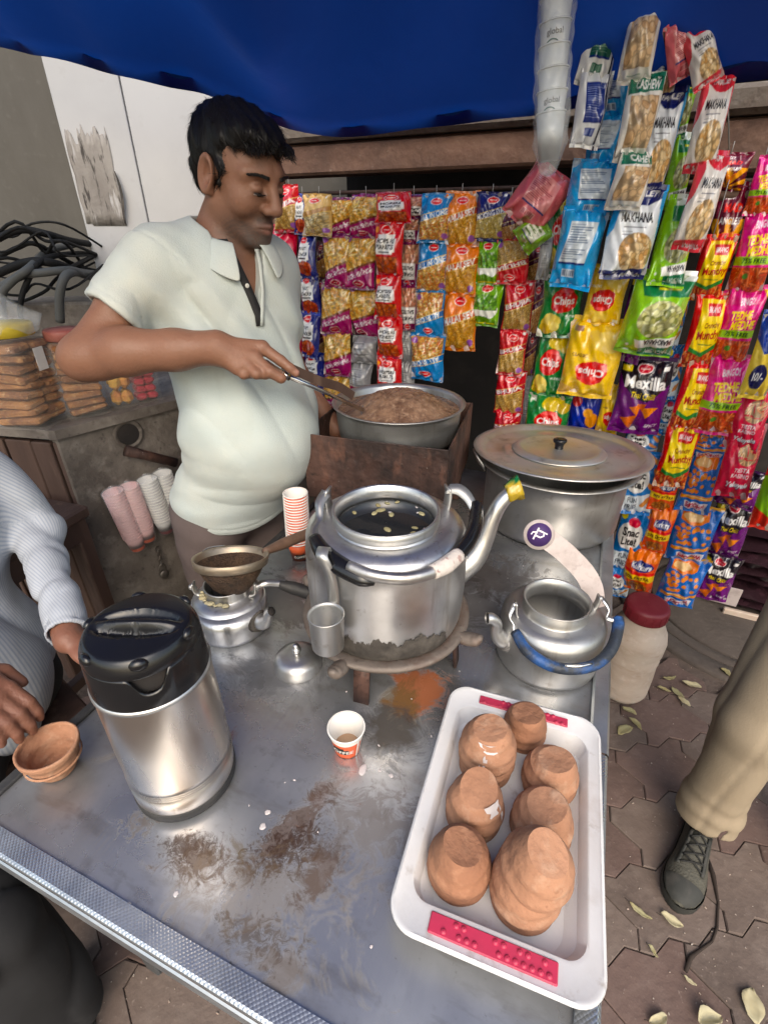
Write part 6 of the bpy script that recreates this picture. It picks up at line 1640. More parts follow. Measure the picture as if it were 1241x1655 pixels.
# strings, a hook
for (pa, pb, w) in (((1000, 40, .30), (1016, -40, .28), 'cashew strip'), ((1062, 30, .3), (1040, -50, .28), 'strings above the cashews'), ((1172, 40, .2), (1178, 250, .17), 'upper right corner beside the coral strip'), ((1160, 45, .2), (1162, 130, .2), 'hook over the coral strip')):
    o = build('cord', tube([on_display(*pa), on_display(*pb)], .0016, 6), M['string'], kiosk); o.matrix_parent_inverse = kiosk.matrix_world.inverted()
hk = build('wire_hook', tube(spline([on_display(1158, 110, .2), on_display(1172, 60, .2), on_display(1165, 40, .2), on_display(1176, 36, .2), on_display(1180, 110, .2)], 6), .005, 8), M['cable']); tag(hk, 'bent dark wire hook at the upper right under the tarpaulin', 'hook')

# pile of dark glossy packs on the pavement at the right
for i in range(7):
    rr = random.Random(i)
    b = at_z(1196, 1002, 0.0)
    g, c = pillow(.34, .26, 24, 22, np.ones((CH, CW, 3)) * .02, 100 + i, .045, 0, 0)
    o = build('wrapped_pack', g, M['sack'], None, loc=(b[0] + .10 + rr.uniform(-.02, .02), b[1] + .12 + rr.uniform(-.02, .02), .045 + i * .058), rot=(math.pi / 2 + rr.uniform(-.06, .06), 0, PROT + rr.uniform(-.15, .15)))
    tag(o, f'dark purple shrink-wrapped pack, {["lowest", "second up", "third up", "fourth up", "fifth up", "sixth up", "topmost"][i]} of the pile on the manhole', 'pack', 'dark packs piled on the pavement')
b = at_z(1170, 990, 0.0)
cdn = build('paper_label', box((0, 0, 0), (.085, .004, .075), .001), M['card'], None, loc=on_display(1172, 962, .02) + np.array((0, 0, 0)), rz=PROT, smooth=False)
tag(cdn, 'yellowish paper label on the front of the dark pack pile', 'label')
wb = build('white_board', box((0, 0, 0), (.24, .02, .03), .004), M['jar_dirty'], None, loc=at_z(1205, 1003, .018) + np.array((.05, .02, 0)), rz=PROT, smooth=False)
tag(wb, 'white strip of board under the pile of dark packs', 'board')

# dry leaves and litter on the pavement
def leaf(px, py, L_, w, rz, m, label, curl=.3, fold=.5, seed=0):
    n = 9; V = []; F = []
    for i in range(n):
        t = i / (n - 1); hw = w * (math.sin(math.pi * min(1, t * .96 + .02)) ** .75) * (1 - .25 * t)
        for a in (-1, -.5, 0, .5, 1):
            V.append(((t - .5) * L_, a * hw * (1 + .18 * math.sin(seed * 3 + a * 2 + t * 7)) + L_ * .10 * math.sin(t * 3 + seed) , .003 + abs(a) ** 1.5 * hw * fold + curl * L_ * .35 * (t - .5) ** 2 + .0015 * math.sin(i * 2 + a * 3 + seed)))
    for i in range(n - 1):
        for k in range(4): F.append((i * 5 + k, i * 5 + 5 + k, i * 5 + 6 + k, i * 5 + 1 + k))
    o = build('dry_leaf', (np.array(V), F), m, None, loc=at_z(px, py, .004), rz=rz)
    st = build('stalk', tube([(-L_ * .5, 0, .004), (-L_ * .72, w * .12, .006)], .0009, 5), M['twig'], o)
    mm = o.modifiers.new('t', 'SOLIDIFY'); mm.thickness = .0007
    tag(o, label, 'leaf', 'dry leaves on the pavement')
for i, (px, py, l, w, rz, m, lab) in enumerate([
    (1218, 1627, .075, .034, 1.1, 'leaf_pale', 'large round pale leaf by the lower right corner'), (1145, 1650, .06, .022, .3, 'leaf_pale', 'pale leaf left of the round one at the bottom'), (1084, 1488, .055, .014, -.4, 'leaf_pale', 'folded pale leaf just below the sneaker toe'), (1034, 1472, .062, .010, -.7, 'leaf', 'narrow curled leaf left of the folded one under the sneaker'), (1062, 1648, .05, .014, .1, 'leaf_pale', 'crumpled pale leaf at the bottom beside the table edge'),
    (1116, 1108, .07, .022, 2.4, 'leaf_pale', 'largest pale leaf of the cluster right of the jar'), (1094, 1120, .06, .017, 1.9, 'leaf', 'olive leaf in the middle of the jar cluster'), (1104, 1135, .055, .012, 2.2, 'leaf_pale', 'leaf pointing down below the jar cluster'), (1072, 1115, .05, .012, -.3, 'leaf', 'narrow olive leaf touching the jar side of the cluster'), (1080, 1096, .06, .010, .2, 'leaf', 'thin dark leaf above the jar cluster'),
    (1170, 1088, .05, .017, 1.8, 'leaf', 'small green-yellow leaf alone near the trouser leg'), (1016, 1150, .055, .015, -.9, 'leaf', 'yellow-green leaf right under the jar base'), (1010, 1182, .075, .020, .3, 'leaf', 'broad olive leaf beside the table edge below the jar'), (1025, 1172, .06, .014, -1.1, 'leaf', 'olive leaf overlapping the broad one below the jar'), (1054, 1538, .03, .006, -1.0, 'leaf', 'tiny leaf scrap between table edge and dark twig line'), (1114, 1585, .03, .007, -.6, 'leaf_pale', 'tiny pale scrap below the dark twig line')]):
    leaf(px, py, l * .88, w * (.7 + .25 * ((i * 7) % 5) / 4), rz, M[m], lab, curl=.2 + .9 * ((i * 3) % 4) / 3, fold=.3 + .8 * ((i * 5) % 3) / 2, seed=i)
tw = build('dark_twig', tube([at_z(*p, .003) for p in ((1142, 1390), (1152, 1415), (1160, 1460), (1158, 1500), (1150, 1522), (1125, 1540), (1115, 1548), (1108, 1570))], [.007, .006, .003, .0035, .003, .004, .006, .004], 6), M['twig'])
tag(tw, 'long dark crooked twig lying below the sneaker heel', 'twig')
rr = random.Random(77)
V, F = np.zeros((0, 3)), []
gs = []
for i in range(150):
    px, py = (rr.uniform(985, 1235), rr.uniform(1060, 1650)) if i % 3 else (rr.uniform(70, 440), rr.uniform(1470, 1650))
    p = at_z(px, py, .0); s = rr.uniform(.0006, .0022)
    gs.append(box((p[0], p[1], s * .5 + .001), (s * rr.uniform(1, 3), s, s), 0, rr.uniform(0, 3)))
lit = build('litter_bits', join(*gs), M['jar_dirty'], smooth=False); tag(lit, 'tiny pale crumbs and grit scattered over the pavement', kind='stuff')
# ---------------------------------------------------------------- people: distance fields meshed as one continuous surface
def v3(*a): return np.array(a, dtype=float)
def smin(a, b, k):
    h = np.clip(.5 + .5 * (b - a) / k, 0, 1); return b + (a - b) * h - k * h * (1 - h)
def smax(a, b, k): return -smin(-a, -b, k)
def cap(P, a, b, ra, rb):
    a = np.asarray(a, dtype=float); ba = np.asarray(b, dtype=float) - a; pa = P - a
    t = np.clip((pa @ ba) / (ba @ ba), 0, 1)
    return np.sqrt(((pa - t[:, None] * ba) ** 2).sum(1)) - (ra + (rb - ra) * t)
def chain(P, pts, rs, k=.01):
    d = None
    for i in range(len(pts) - 1):
        c = cap(P, pts[i], pts[i + 1], rs[i], rs[i + 1]); d = c if d is None else smin(d, c, k)
    return d
def ellip(P, c, r, Rm=None):
    q = P - np.asarray(c, dtype=float)
    if Rm is not None: q = q @ Rm          # columns of Rm = local axes
    r = np.asarray(r, dtype=float)
    k0 = np.sqrt(((q / r) ** 2).sum(1)); k1 = np.sqrt(((q / (r * r)) ** 2).sum(1))
    return k0 * (k0 - 1) / np.maximum(k1, 1e-9)

def sdf_mesh(f, lo, hi, h):
    lo = np.asarray(lo, dtype=float); hi = np.asarray(hi, dtype=float); B = 8
    n = (np.ceil((hi - lo) / h / B).astype(int)) * B
    nb = n // B
    bc = np.stack(np.meshgrid(*[(np.arange(k) + .5) * B * h for k in nb], indexing='ij'), -1).reshape(-1, 3) + lo
    d = f(bc)
    Fg = np.empty((nb[0], B, nb[1], B, nb[2], B), dtype=np.float32)
    Fg[:] = np.where(d < 0, -1, 1).reshape(nb)[:, None, :, None, :, None]
    act = np.nonzero(np.abs(d) < B * h * 1.25 + .012)[0]
    loc = np.stack(np.meshgrid(*[np.arange(B) * h] * 3, indexing='ij'), -1).reshape(-1, 3)
    bi = np.stack(np.unravel_index(act, nb), -1)
    for s in range(0, len(act), 400):
        b = bi[s:s + 400]
        P = (b[:, None, :] * (B * h) + loc[None]).reshape(-1, 3) + lo
        val = f(P).reshape(len(b), B, B, B)
        for q in range(len(b)): Fg[b[q, 0], :, b[q, 1], :, b[q, 2], :] = val[q]
    G = Fg.reshape(n); S = (G < 0)
    c = S[:-1, :-1, :-1].astype(np.uint8)
    for i, j, k in ((1, 0, 0), (0, 1, 0), (1, 1, 0), (0, 0, 1), (1, 0, 1), (0, 1, 1), (1, 1, 1)):
        c += S[i:n[0] - 1 + i, j:n[1] - 1 + j, k:n[2] - 1 + k]
    cells = np.argwhere((c > 0) & (c < 8))
    idx = -np.ones(c.shape, dtype=np.int32); idx[tuple(cells.T)] = np.arange(len(cells))
    acc = np.zeros((len(cells), 3)); cnt = np.zeros(len(cells))
    cor = [(i, j, k) for i in (0, 1) for j in (0, 1) for k in (0, 1)]
    val = {q: G[tuple((cells + q).T)] for q in cor}
    for a in cor:
        for ax in range(3):
            if a[ax]: continue
            b = list(a); b[ax] = 1; b = tuple(b)
            va, vb = val[a], val[b]; m = (va < 0) != (vb < 0)
            t = np.where(m, va / np.where(m, va - vb, 1), 0)
            p = np.tile(np.array(a, dtype=float), (len(cells), 1)); p[:, ax] += t
            acc[m] += p[m]; cnt[m] += 1
    V = lo + (cells + acc / cnt[:, None]) * h
    Fs = []
    for ax in range(3):
        o1, o2 = (ax + 1) % 3, (ax + 2) % 3
        sl0 = [slice(None)] * 3; sl1 = [slice(None)] * 3; sl0[ax] = slice(0, -1); sl1[ax] = slice(1, None)
        A, Bq = S[tuple(sl0)], S[tuple(sl1)]
        e = np.argwhere(A != Bq)
        ok = (e[:, o1] > 0) & (e[:, o2] > 0) & (e[:, o1] < n[o1] - 1) & (e[:, o2] < n[o2] - 1); e = e[ok]
        fl = A[tuple(e.T)]
        def g(d1, d2):
            q = e.copy(); q[:, o1] -= d1; q[:, o2] -= d2; return idx[tuple(q.T)]
        q = np.stack((g(1, 1), g(0, 1), g(0, 0), g(1, 0)), -1)
        q[~fl] = q[~fl][:, ::-1]
        Fs.append(q)
    F = np.concatenate(Fs); F = F[(F >= 0).all(1)]
    return V, F
def relax(V, F, it=1, lam=.5):
    E = np.concatenate([F[:, [i, (i + 1) % 4]] for i in range(4)])
    for _ in range(it):
        s = np.zeros_like(V); c = np.zeros(len(V))
        np.add.at(s, E[:, 0], V[E[:, 1]]); np.add.at(c, E[:, 0], 1); np.add.at(s, E[:, 1], V[E[:, 0]]); np.add.at(c, E[:, 1], 1)
        V = V + lam * (s / np.maximum(c, 1)[:, None] - V)
    return V
def g3(P, c, r): return np.exp(-(((P - np.asarray(c, dtype=float)) / np.asarray(r, dtype=float)) ** 2).sum(1))

class Head:
    """head frame: x forward, y to the person's left, z up"""
    def __init__(s, C, yaw, pitch):
        s.C = np.asarray(C, dtype=float)
        f = v3(math.cos(yaw), math.sin(yaw), 0); l = v3(-math.sin(yaw), math.cos(yaw), 0)
        x = f * math.cos(pitch) - v3(0, 0, 1) * math.sin(pitch); z = np.cross(x, l)
        s.R = np.stack((x, l, z), 1)
    def loc(s, P): return (P - s.C) @ s.R
    def wld(s, p): return s.C + s.R @ np.asarray(p, dtype=float)
    def sdf(s, P, fine=True):
        p = s.loc(P); q = p.copy(); q[:, 1] = np.abs(q[:, 1])           # mirror
        d = ellip(p, (-.016, 0, .032), (.096, .074, .083))
        d = smin(d, ellip(p, (.030, 0, -.004), (.064, .062, .078)), .03)
        d = smin(d, cap(q, (.000, .050, -.052), (.062, .020, -.098), .021, .018), .028)      # jaw line
        d = smin(d, ellip(p, (.070, 0, -.098), (.021, .024, .019)), .022)                     # chin
        d = smin(d, ellip(q, (.052, .040, -.030), (.030, .024, .028)), .022)                  # cheek
        d = smin(d, cap(q, (.082, .012, .028), (.064, .050, .022), .012, .010), .016)         # brow
        d = smin(d, ellip(p, (.070, 0, -.072), (.027, .030, .024)), .018)                     # muzzle
        d = smax(d, -ellip(q, (.098, .031, .004), (.022, .019, .0140)), .012)                 # eye hollow
        d = smin(d, cap(p, (.088, 0, .022), (.111, 0, -.026), .0085, .0125), .011)            # nose bridge
        d = smin(d, ellip(p, (.110, 0, -.030), (.0135, .0145, .0115)), .007)
        d = smin(d, ellip(q, (.098, .0135, -.034), (.0125, .0085, .0095)), .006)              # wings
        d = smax(d, -ellip(q, (.105, .0065, -.0425), (.005, .0036, .005)), .003)
        lid = ellip(q, (.0745, .031, .001), (.0165, .0165, .0135)); d = smin(d, lid, .004)    # lowered lids
        d = smax(d, -cap(q, (.090, .020, .0105), (.084, .044, .0085), .0018, .0018), .003)    # lid crease
        d = smin(d, cap(q, (.0895, .018, -.012), (.080, .042, -.010), .003, .003), .008)      # bag under the eye
        d = smax(d, -cap(q, (.0935, .019, -.0055), (.0875, .043, -.0050), .0016, .0016), .0022) # closed lash line
        d = smin(d, cap(q, (.0985, .0, -.0635), (.088, .020, -.0690), .0062, .0035), .005)    # upper lip
        d = smin(d, cap(q, (.0960, .0, -.0765), (.087, .017, -.0745), .0068, .0035), .005)    # lower lip
        d = smax(d, -cap(q, (.1045, .0, -.0700), (.089, .022, -.0712), .0014, .0012), .002)   # mouth line
        d = smax(d, -cap(q, (.094, .021, -.040), (.080, .034, -.066), .0015, .0012), .006)    # nasolabial fold
        d = smax(d, -cap(q, (.1055, .0, -.048), (.1015, .0, -.058), .0024, .002), .004)       # philtrum
        # ears
        e = ellip(q, (-.008, .079, -.004), (.019, .0085, .033), None)
        qe = q - np.array((-.008, .079, -.004))
        rim = np.abs(np.sqrt((qe[:, 0] / .017) ** 2 + (qe[:, 2] / .030) ** 2) - 1) * .018
        e = smin(e, np.sqrt(rim ** 2 + (qe[:, 1] - .006) ** 2) - .0042, .004)
        e = smin(e, ellip(q, (-.000, .0775, -.031), (.0085, .006, .010)), .005)
        e = smax(e, -ellip(q, (-.003, .091, -.001), (.0125, .0165, .021)), .003)
        d = smin(d, e, .006)
        return d
    def hair_sdf(s, P):
        p = s.loc(P); q = p.copy(); q[:, 1] = np.abs(q[:, 1])
        d = ellip(p, (-.022, 0, .043), (.101, .081, .083))
        d = smin(d, ellip(p, (.042, -.012, .086), (.056, .056, .026)), .03)
        d = smin(d, ellip(p, (-.072, 0, -.010), (.032, .060, .055)), .03)
        # hair line: cut away face, ears, nape
        line = .052 + .020 * np.clip((.06 - p[:, 0]) / .1, -1, 1) * 0
        face = np.minimum.reduce([-(p[:, 0] - .028 - .35 * np.clip(p[:, 2] - .02, -.2, .06)), ]) if False else None
        cut_face = smax(.020 - p[:, 0] + .10 * (q[:, 1]), p[:, 2] - .060 + 1.1 * np.clip(p[:, 0] - .055, -.05, .05) * 0, .01)     # <0 inside the face opening
        cut_face = np.maximum(.026 - p[:, 0], p[:, 2] - .058)
        d = smax(d, -cut_face, .008)
        side = np.maximum(np.maximum(p[:, 2] - .012, -.030 - p[:, 0]), .0)  # below the temple in front of the nape
        cut_side = np.maximum(p[:, 2] - (.004 + .0 * p[:, 0]), -.034 - p[:, 0])
        d = smax(d, -cut_side, .006)
        sb = cap(q, (.016, .068, .020), (.014, .067, -.010), .011, .006); d = smin(d, sb, .008)            # sideburn
        d = smax(d, -(p[:, 2] + .068 + .25 * (p[:, 0] + .08)), .01)
        d = smax(d, -ellip(q, (-.008, .084, -.004), (.026, .016, .036)), .005)
        n = np.sin(p[:, 0] * 120 + p[:, 1] * 260 + p[:, 2] * 90 + 2 * np.sin(p[:, 2] * 60)) * .0013 + np.sin(p[:, 0] * 60 - p[:, 1] * 95 + p[:, 2] * 140) * .0018
        return d + n

def finger(P, pts, r0, r1):
    n = len(pts); rs = np.linspace(r0, r1, n)
    return chain(P, pts, rs, .003)

def skin_cols(V, base=(.225, .108, .066), head=None, beard=True):
    c = np.tile(np.array(base), (len(V), 1))
    t = nz(V[:, 0], V[:, 1], V[:, 2], 40)[:, None] * .06
    c = c * (1 + t)
    if head is not None:
        p = head.loc(V); q = p.copy(); q[:, 1] = np.abs(q[:, 1])
        def blend(m, col): 
            nonlocal c; m = np.clip(m, 0, 1)[:, None]; c = c * (1 - m) + np.array(col) * m
        if beard:
            b = np.clip(1.5 * g3(q, (.045, .035, -.088), (.055, .035, .032)) + 1.4 * g3(q, (.098, .012, -.053), (.02, .024, .009)) + 1.2 * g3(q, (.085, 0, -.098), (.03, .03, .022)), 0, 1)
            sp = .5 + .5 * np.sin(p[:, 0] * 1900) * np.sin(p[:, 1] * 2100 + p[:, 2] * 900)
            blend(b * (.66 + .34 * sp), (.050, .037, .032))
            blend(.45 * g3(q, (.085, .008, -.100), (.022, .025, .016)) * sp, (.30, .27, .25))
        blend(.75 * g3(q, (.100, 0, -.0635), (.012, .020, .0045)) , (.15, .06, .048))
        blend(.75 * g3(q, (.098, 0, -.0765), (.012, .017, .0048)), (.20, .08, .064))
        blend(.55 * g3(q, (.088, .031, -.011), (.014, .020, .008)), (.14, .065, .042))
        blend(1.0 * g3(q, (.091, .031, -.0052), (.012, .0150, .0024)), (.014, .009, .008))
        blend(.8 * g3(q, (.100, 0, -.0704), (.014, .019, .0018)), (.09, .035, .03))  # shade between the lips painted into the skin colour
        blend(.6 * g3(q, (.088, .031, .0098), (.014, .016, .0018)), (.125, .056, .036))  # shade of the upper lid crease, painted as well
        blend(.35 * g3(q, (.110, 0, -.03), (.016, .016, .014)), (.29, .14, .088))
        blend(.35 * g3(q, (.055, .045, -.02), (.03, .02, .02)), (.28, .135, .083))
        blend(.35 * g3(q, (-.008, .085, -.006), (.02, .012, .03)), (.27, .115, .075))
    return c
def body_obj(name, V, F, m, parent, root, cols=None, it=2):
    V = relax(V, F, it, .5) - np.asarray(root)
    return build(name, (V, F), m, parent, cols=cols)

def hair_strands(head, V, F, n, seed, m, parent, root, length=(.018, .04)):
    """short locks lying along the scalp surface: thin tapered ribbons combed forward and to the side"""
    rr = np.random.RandomState(seed)
    P0 = V[F[:, 0]]; e1 = V[F[:, 1]] - P0; e2 = V[F[:, 3]] - P0
    N = np.cross(e1, e2); N /= np.linalg.norm(N, axis=1)[:, None] + 1e-12
    pick = rr.randint(0, len(F), n)
    p = P0[pick]; nn = N[pick]
    pl = head.loc(p)
    comb = head.R @ v3(.55, .0, -.45)
    dirs = np.tile(comb, (n, 1)) + (head.R[:, 1][None] * np.sign(pl[:, 1:2]) * .35) + rr.normal(0, .2, (n, 3))
    back = (pl[:, 0] < -.03)[:, None]
    dirs = np.where(back, dirs * .4 + np.array((0, 0, -1.0)), dirs)
    dirs -= nn * (dirs * nn).sum(1)[:, None]; dirs /= np.linalg.norm(dirs, axis=1)[:, None] + 1e-9
    L_ = rr.uniform(*length, n)[:, None]
    wd = np.cross(dirs, nn) * rr.uniform(.0005, .0012, n)[:, None]
    lift = rr.uniform(.0, .22, n)[:, None]
    S = 5; VV = []
    for i in range(S):
        t = i / (S - 1)
        c = p + nn * .0008 + dirs * L_ * t + nn * L_ * (lift * t - .55 * t * t * (lift + .25))
        w = wd * (1 - t * .85)
        VV += [c - w, c + w]
    VV = np.stack(VV, 1).reshape(-1, 3)
    b = (np.arange(n) * S * 2)[:, None]
    FF = np.concatenate([np.stack((b[:, 0] + 2 * i, b[:, 0] + 2 * i + 1, b[:, 0] + 2 * i + 3, b[:, 0] + 2 * i + 2), 1) for i in range(S - 1)])
    o = build('hair_strands', (VV - np.asarray(root), FF), m, parent); o['kind'] = 'stuff'
    return o

# ---------------------------------------------------------------- the tea seller
YAW = math.radians(-46)
FW = v3(math.cos(YAW), math.sin(YAW), 0); LF = v3(-math.sin(YAW), math.cos(YAW), 0); RT = -LF; UP = v3(0, 0, 1)
TB = np.stack((FW, LF, UP), 1)
HC = v3(-.305, 1.270, 1.593)
hd_m = Head(HC, math.radians(-34), math.radians(20))
chest = v3(-.372, 1.280, 1.300); hip = v3(-.448, 1.300, .80)
shR = v3(-.480, 1.168, 1.440); elR = v3(-.606, 1.03, 1.272); wrR = v3(-.340, 1.03, 1.288)
shL = v3(-.283, 1.392, 1.415); elL = v3(-.285, 1.46, 1.17); wrL = v3(-.190, 1.42, 1.03)
neck0 = v3(-.366, 1.284, 1.476); neck1 = v3(-.328, 1.278, 1.545)
def torso(P, g=0.0):
    d = ellip(P, chest, (.125 + g, .178 + g, .215 + g), TB)
    d = smin(d, ellip(P, chest + UP * .09 - FW * .006, (.085 + g, .160 + g, .074 + g), TB), .06)
    d = smin(d, ellip(P, chest - UP * .27 + FW * .030, (.166 + g, .180 + g, .195 + g), TB), .09)
    d = smin(d, ellip(P, hip + UP * .03 + FW * .012, (.136 + g, .172 + g, .135 + g), TB), .08)
    return d
MC = [at_y(424, 562, 1.050), at_y(412, 579, 1.028), at_y(398, 590, 1.016), at_y(384, 595, 1.012)]
FNG = [([MC[0], at_y(454, 583, 1.043), at_y(469, 595, 1.040), at_y(478, 603, 1.040)], .0125, .0088),
       ([MC[1], at_y(436, 601, 1.012), at_y(454, 611, 1.017), at_y(448, 606, 1.042)], .0130, .0098),
       ([MC[2], at_y(414, 604, 1.004), at_y(429, 605, 1.016), at_y(424, 598, 1.042)], .0120, .0092),
       ([MC[3], at_y(394, 605, 1.006), at_y(406, 604, 1.016), at_y(406, 596, 1.040)], .0108, .0084)]
THB = ([at_y(362, 572, 1.062), at_y(400, 578, 1.072), at_y(430, 590, 1.066), at_y(452, 603, 1.052)], .0135, .0090)
def man_body(P):
    d = torso(P, -.024)
    d = smin(d, chain(P, [neck0, neck1], [.062, .056], .02), .035)
    d = smin(d, hd_m.sdf(P), .022)
    d = smin(d, chain(P, [shR, shR * .5 + elR * .5, elR], [.040, .042, .041], .02), .03)
    fm = elR * .68 + wrR * .32 + v3(0, -.004, .004)
    arm = chain(P, [elR + v3(-.006, 0, -.004), fm, elR * .3 + wrR * .7, wrR], [.043, .0455, .038, .0325], .02)
    arm = smin(arm, cap(P, elR + v3(-.012, 0, -.010), elR + v3(.03, 0, -.012), .036, .034), .02)
    hand = None
    for m_ in MC:
        c = cap(P, wrR + (m_ - wrR) * .12, m_,   .024, .0145); hand = c if hand is None else smin(hand, c, .012)
    hand = smin(hand, ellip(P, (wrR + MC[0] + MC[2]) / 3 + v3(0, .012, -.012), (.03, .018, .016)), .015)
    for pts, r0, r1 in FNG: hand = smin(hand, finger(P, pts, r0, r1), .0045)
    hand = smin(hand, finger(P, THB[0], THB[1], THB[2]), .006)
    for m_ in MC: hand = smin(hand, np.sqrt(((P - m_ - v3(0, -.001, .0025)) ** 2).sum(1)) - .0115, .007)     # knuckles
    for a, b in ((0, 0), (1, 1), (2, 2)):                                                                     # tendons
        hand = smin(hand, cap(P, wrR + (MC[a] - wrR) * .35 + v3(0, -.011, .013), MC[a] + v3(-.012, -.004, .007), .004, .004), .009)
    arm = smin(arm, hand, .018)
    d = smin(d, arm, .02)
    left = chain(P, [shL, elL, wrL, wrL + v3(.05, -.03, -.05)], [.042, .042, .029, .03], .02)
    d = smin(d, left, .02)
    for k in range(4):
        a = wrL + v3(.055 + .0 * k, -.045 + .02 * k, -.055); b = a + v3(.03, -.012, -.035)
        d = smin(d, cap(P, a - v3(.02, -.012, -.01), b, .010, .008), .006)
    # clavicles and throat
    d = smax(d, (.90 - P[:, 2]), .01)
    return d
ROOT = v3(-.448, 1.300, 0)
V, F = sdf_mesh(man_body, (-.76, .92, .88), (-.02, 1.62, 1.76), .0022)
V = relax(V, F, 2, .5)
print('man body', len(F))
cols = skin_cols(V, head=hd_m)
# paler nails
for pts, r0, r1 in FNG[:1]:
    m = g3(V, np.array(pts[-1]) + v3(.004, -.004, .004), (.005, .005, .005))[:, None]; cols = cols * (1 - .8 * m) + np.array((.42, .22, .17)) * .8 * m
man = build('person', (V - ROOT, F), M['skin'], None, loc=ROOT, cols=cols)
tag(man, 'tea seller in a pale mint polo shirt stirring the boiling pan', 'person')

# hair, brows
V, F = sdf_mesh(hd_m.hair_sdf, HC - .17, HC + .17, .0030)
hair = build('hair', (V - ROOT, F), M['hair'], man)
hair_strands(hd_m, V, F, 6500, 3, M['hair'], man, ROOT, (.012, .028))
# quiff over the forehead
rr = np.random.RandomState(4)
def lock(p0, p1, p2, w):
    P = spline([p0, p1, p2], 4); return tube(P, [w, w * .9, w * .5, .0004], 5)
gs = []
for i in range(260):
    y = rr.uniform(-.052, .056); x0 = .045 + rr.uniform(-.02, .012)
    z0_ = .096 - .35 * abs(y) + rr.uniform(-.006, .006)
    p0 = hd_m.wld((x0, y, z0_)); p1 = hd_m.wld((x0 + .034, y - .006 + rr.uniform(-.006, .006), z0_ - .006)); p2 = hd_m.wld((x0 + .048 + rr.uniform(-.004, .010), y - .014 + rr.uniform(-.01, .01), z0_ - .012 - rr.uniform(0, .009)))
    gs.append(lock(p0 - ROOT, p1 - ROOT, p2 - ROOT, rr.uniform(.0016, .003)))
q = build('fringe', join(*gs), M['hair'], man); q['kind'] = 'stuff'
for sy in (-1, 1):
    gs = []
    for i in range(230):
        t = rr.uniform(0, 1); y = sy * (.014 + .038 * t); x = .0965 - .020 * t ** 1.5; z = .0235 + .006 * math.sin(t * 2.4) - .005 * t + rr.uniform(-.0032, .0032) * (1 - .6 * t)
        a = hd_m.wld((x + .0005, y, z)) - ROOT; b = hd_m.wld((x + .002, y + sy * .009, z + .0015 + rr.uniform(-.001, .001))) - ROOT
        gs.append(tube([a, (a + b) / 2 + hd_m.R[:, 0] * .001, b], [.0008, .0008, .0002], 4))
    q = build('eyebrow', join(*gs), M['hair'], man); q['kind'] = 'stuff'
    lp_ = [hd_m.wld(p) - ROOT for p in ((.0945, sy * .0175, -.0062), (.0950, sy * .026, -.0066), (.0930, sy * .035, -.0062), (.0875, sy * .0435, -.0048))]
    build('eye', xf(ball((0, 0, 0), 1, 16, 10, (.0055, .0115, .0026)), hd_m.wld((.0870, sy * .031, -.0080)) - ROOT, math.radians(-34) + sy * .18), M['eye'], man)
    build('iris', xf(ball((0, 0, 0), 1, 14, 8, (.0062, .0074, .0036)), hd_m.wld((.0890, sy * .0295, -.0080)) - ROOT, math.radians(-34)), M['iris'], man)
    build('eyelash', tube(spline(lp_, 4), [.0008, .0018, .0019, .0007], 6), M['hair'], man)

# polo shirt
def fold(P):
    """cloth relief: pulls from the armpit, drape down the chest, horizontal rolls at the waist"""
    L = (P - chest) @ TB
    x, y, z = L[:, 0], L[:, 1], L[:, 2]
    w = np.exp(-((z + .05) / .2) ** 2) * np.sin((y * 1.0 + z * .55 + .25 * x) * 62 + 1.6 * np.sin(z * 14 + y * 6)) * .0050
    w += np.exp(-((z + .40) / .11) ** 2) * np.sin(z * 95 + 7 * y + 9 * x + 1.4 * np.sin(y * 17)) * .0036 * np.clip(.5 - x * 3.0, .12, 1.0)
    w += np.exp(-((z + .22) / .12) ** 2) * np.sin((z * .8 - x * .9 + y * .4) * 52 + 2 * np.sin(x * 12)) * .0022
    w += nz(P[:, 0], P[:, 1], P[:, 2], 26, 2) * .0032
    # sharp creases: ridged relief running from the right armpit across, and round the waist
    def ridge(a, b, c, o): return (1 - np.abs(np.clip(nz(a, b, c, 1.0, o), -1, 1))) ** 3
    al, ac = y * .5 - z * .86, y * .86 + z * .5
    w += (ridge(al * 6, ac * 34, x * 10, 3) - .3) * .0085 * np.clip(1.15 - np.abs(z + .02) * 3.2, 0, 1)
    w += (ridge(y * 9, z * 42 + y * 10, x * 9, 7) - .3) * .0035 * np.clip(.9 - x * 4, .25, 1) * np.exp(-((z + .42) / .12) ** 2)
    w += (ridge(y * 15 + 3, z * 9, x * 16, 9) - .3) * .0055 * np.clip(1.1 + z * 3.2, .15, 1)
    # strong diagonal pulls from right armpit to the belly
    for k, (a, b, amp) in enumerate(((shR + v3(.06, -.02, -.10), chest + FW * .16 - UP * .24, .004), (shR + v3(.05, -.02, -.13), chest + FW * .12 + RT * .08 - UP * .28, .003), (shR + v3(.08, -.03, -.06), chest + FW * .14 - UP * .12, .005))):
        dd = cap(P, a, b, 0, 0); w += -amp * np.exp(-(dd / .010) ** 2) + amp * .6 * np.exp(-((dd - .018) / .012) ** 2)
    return w
slv = elR * .63 + shR * .37
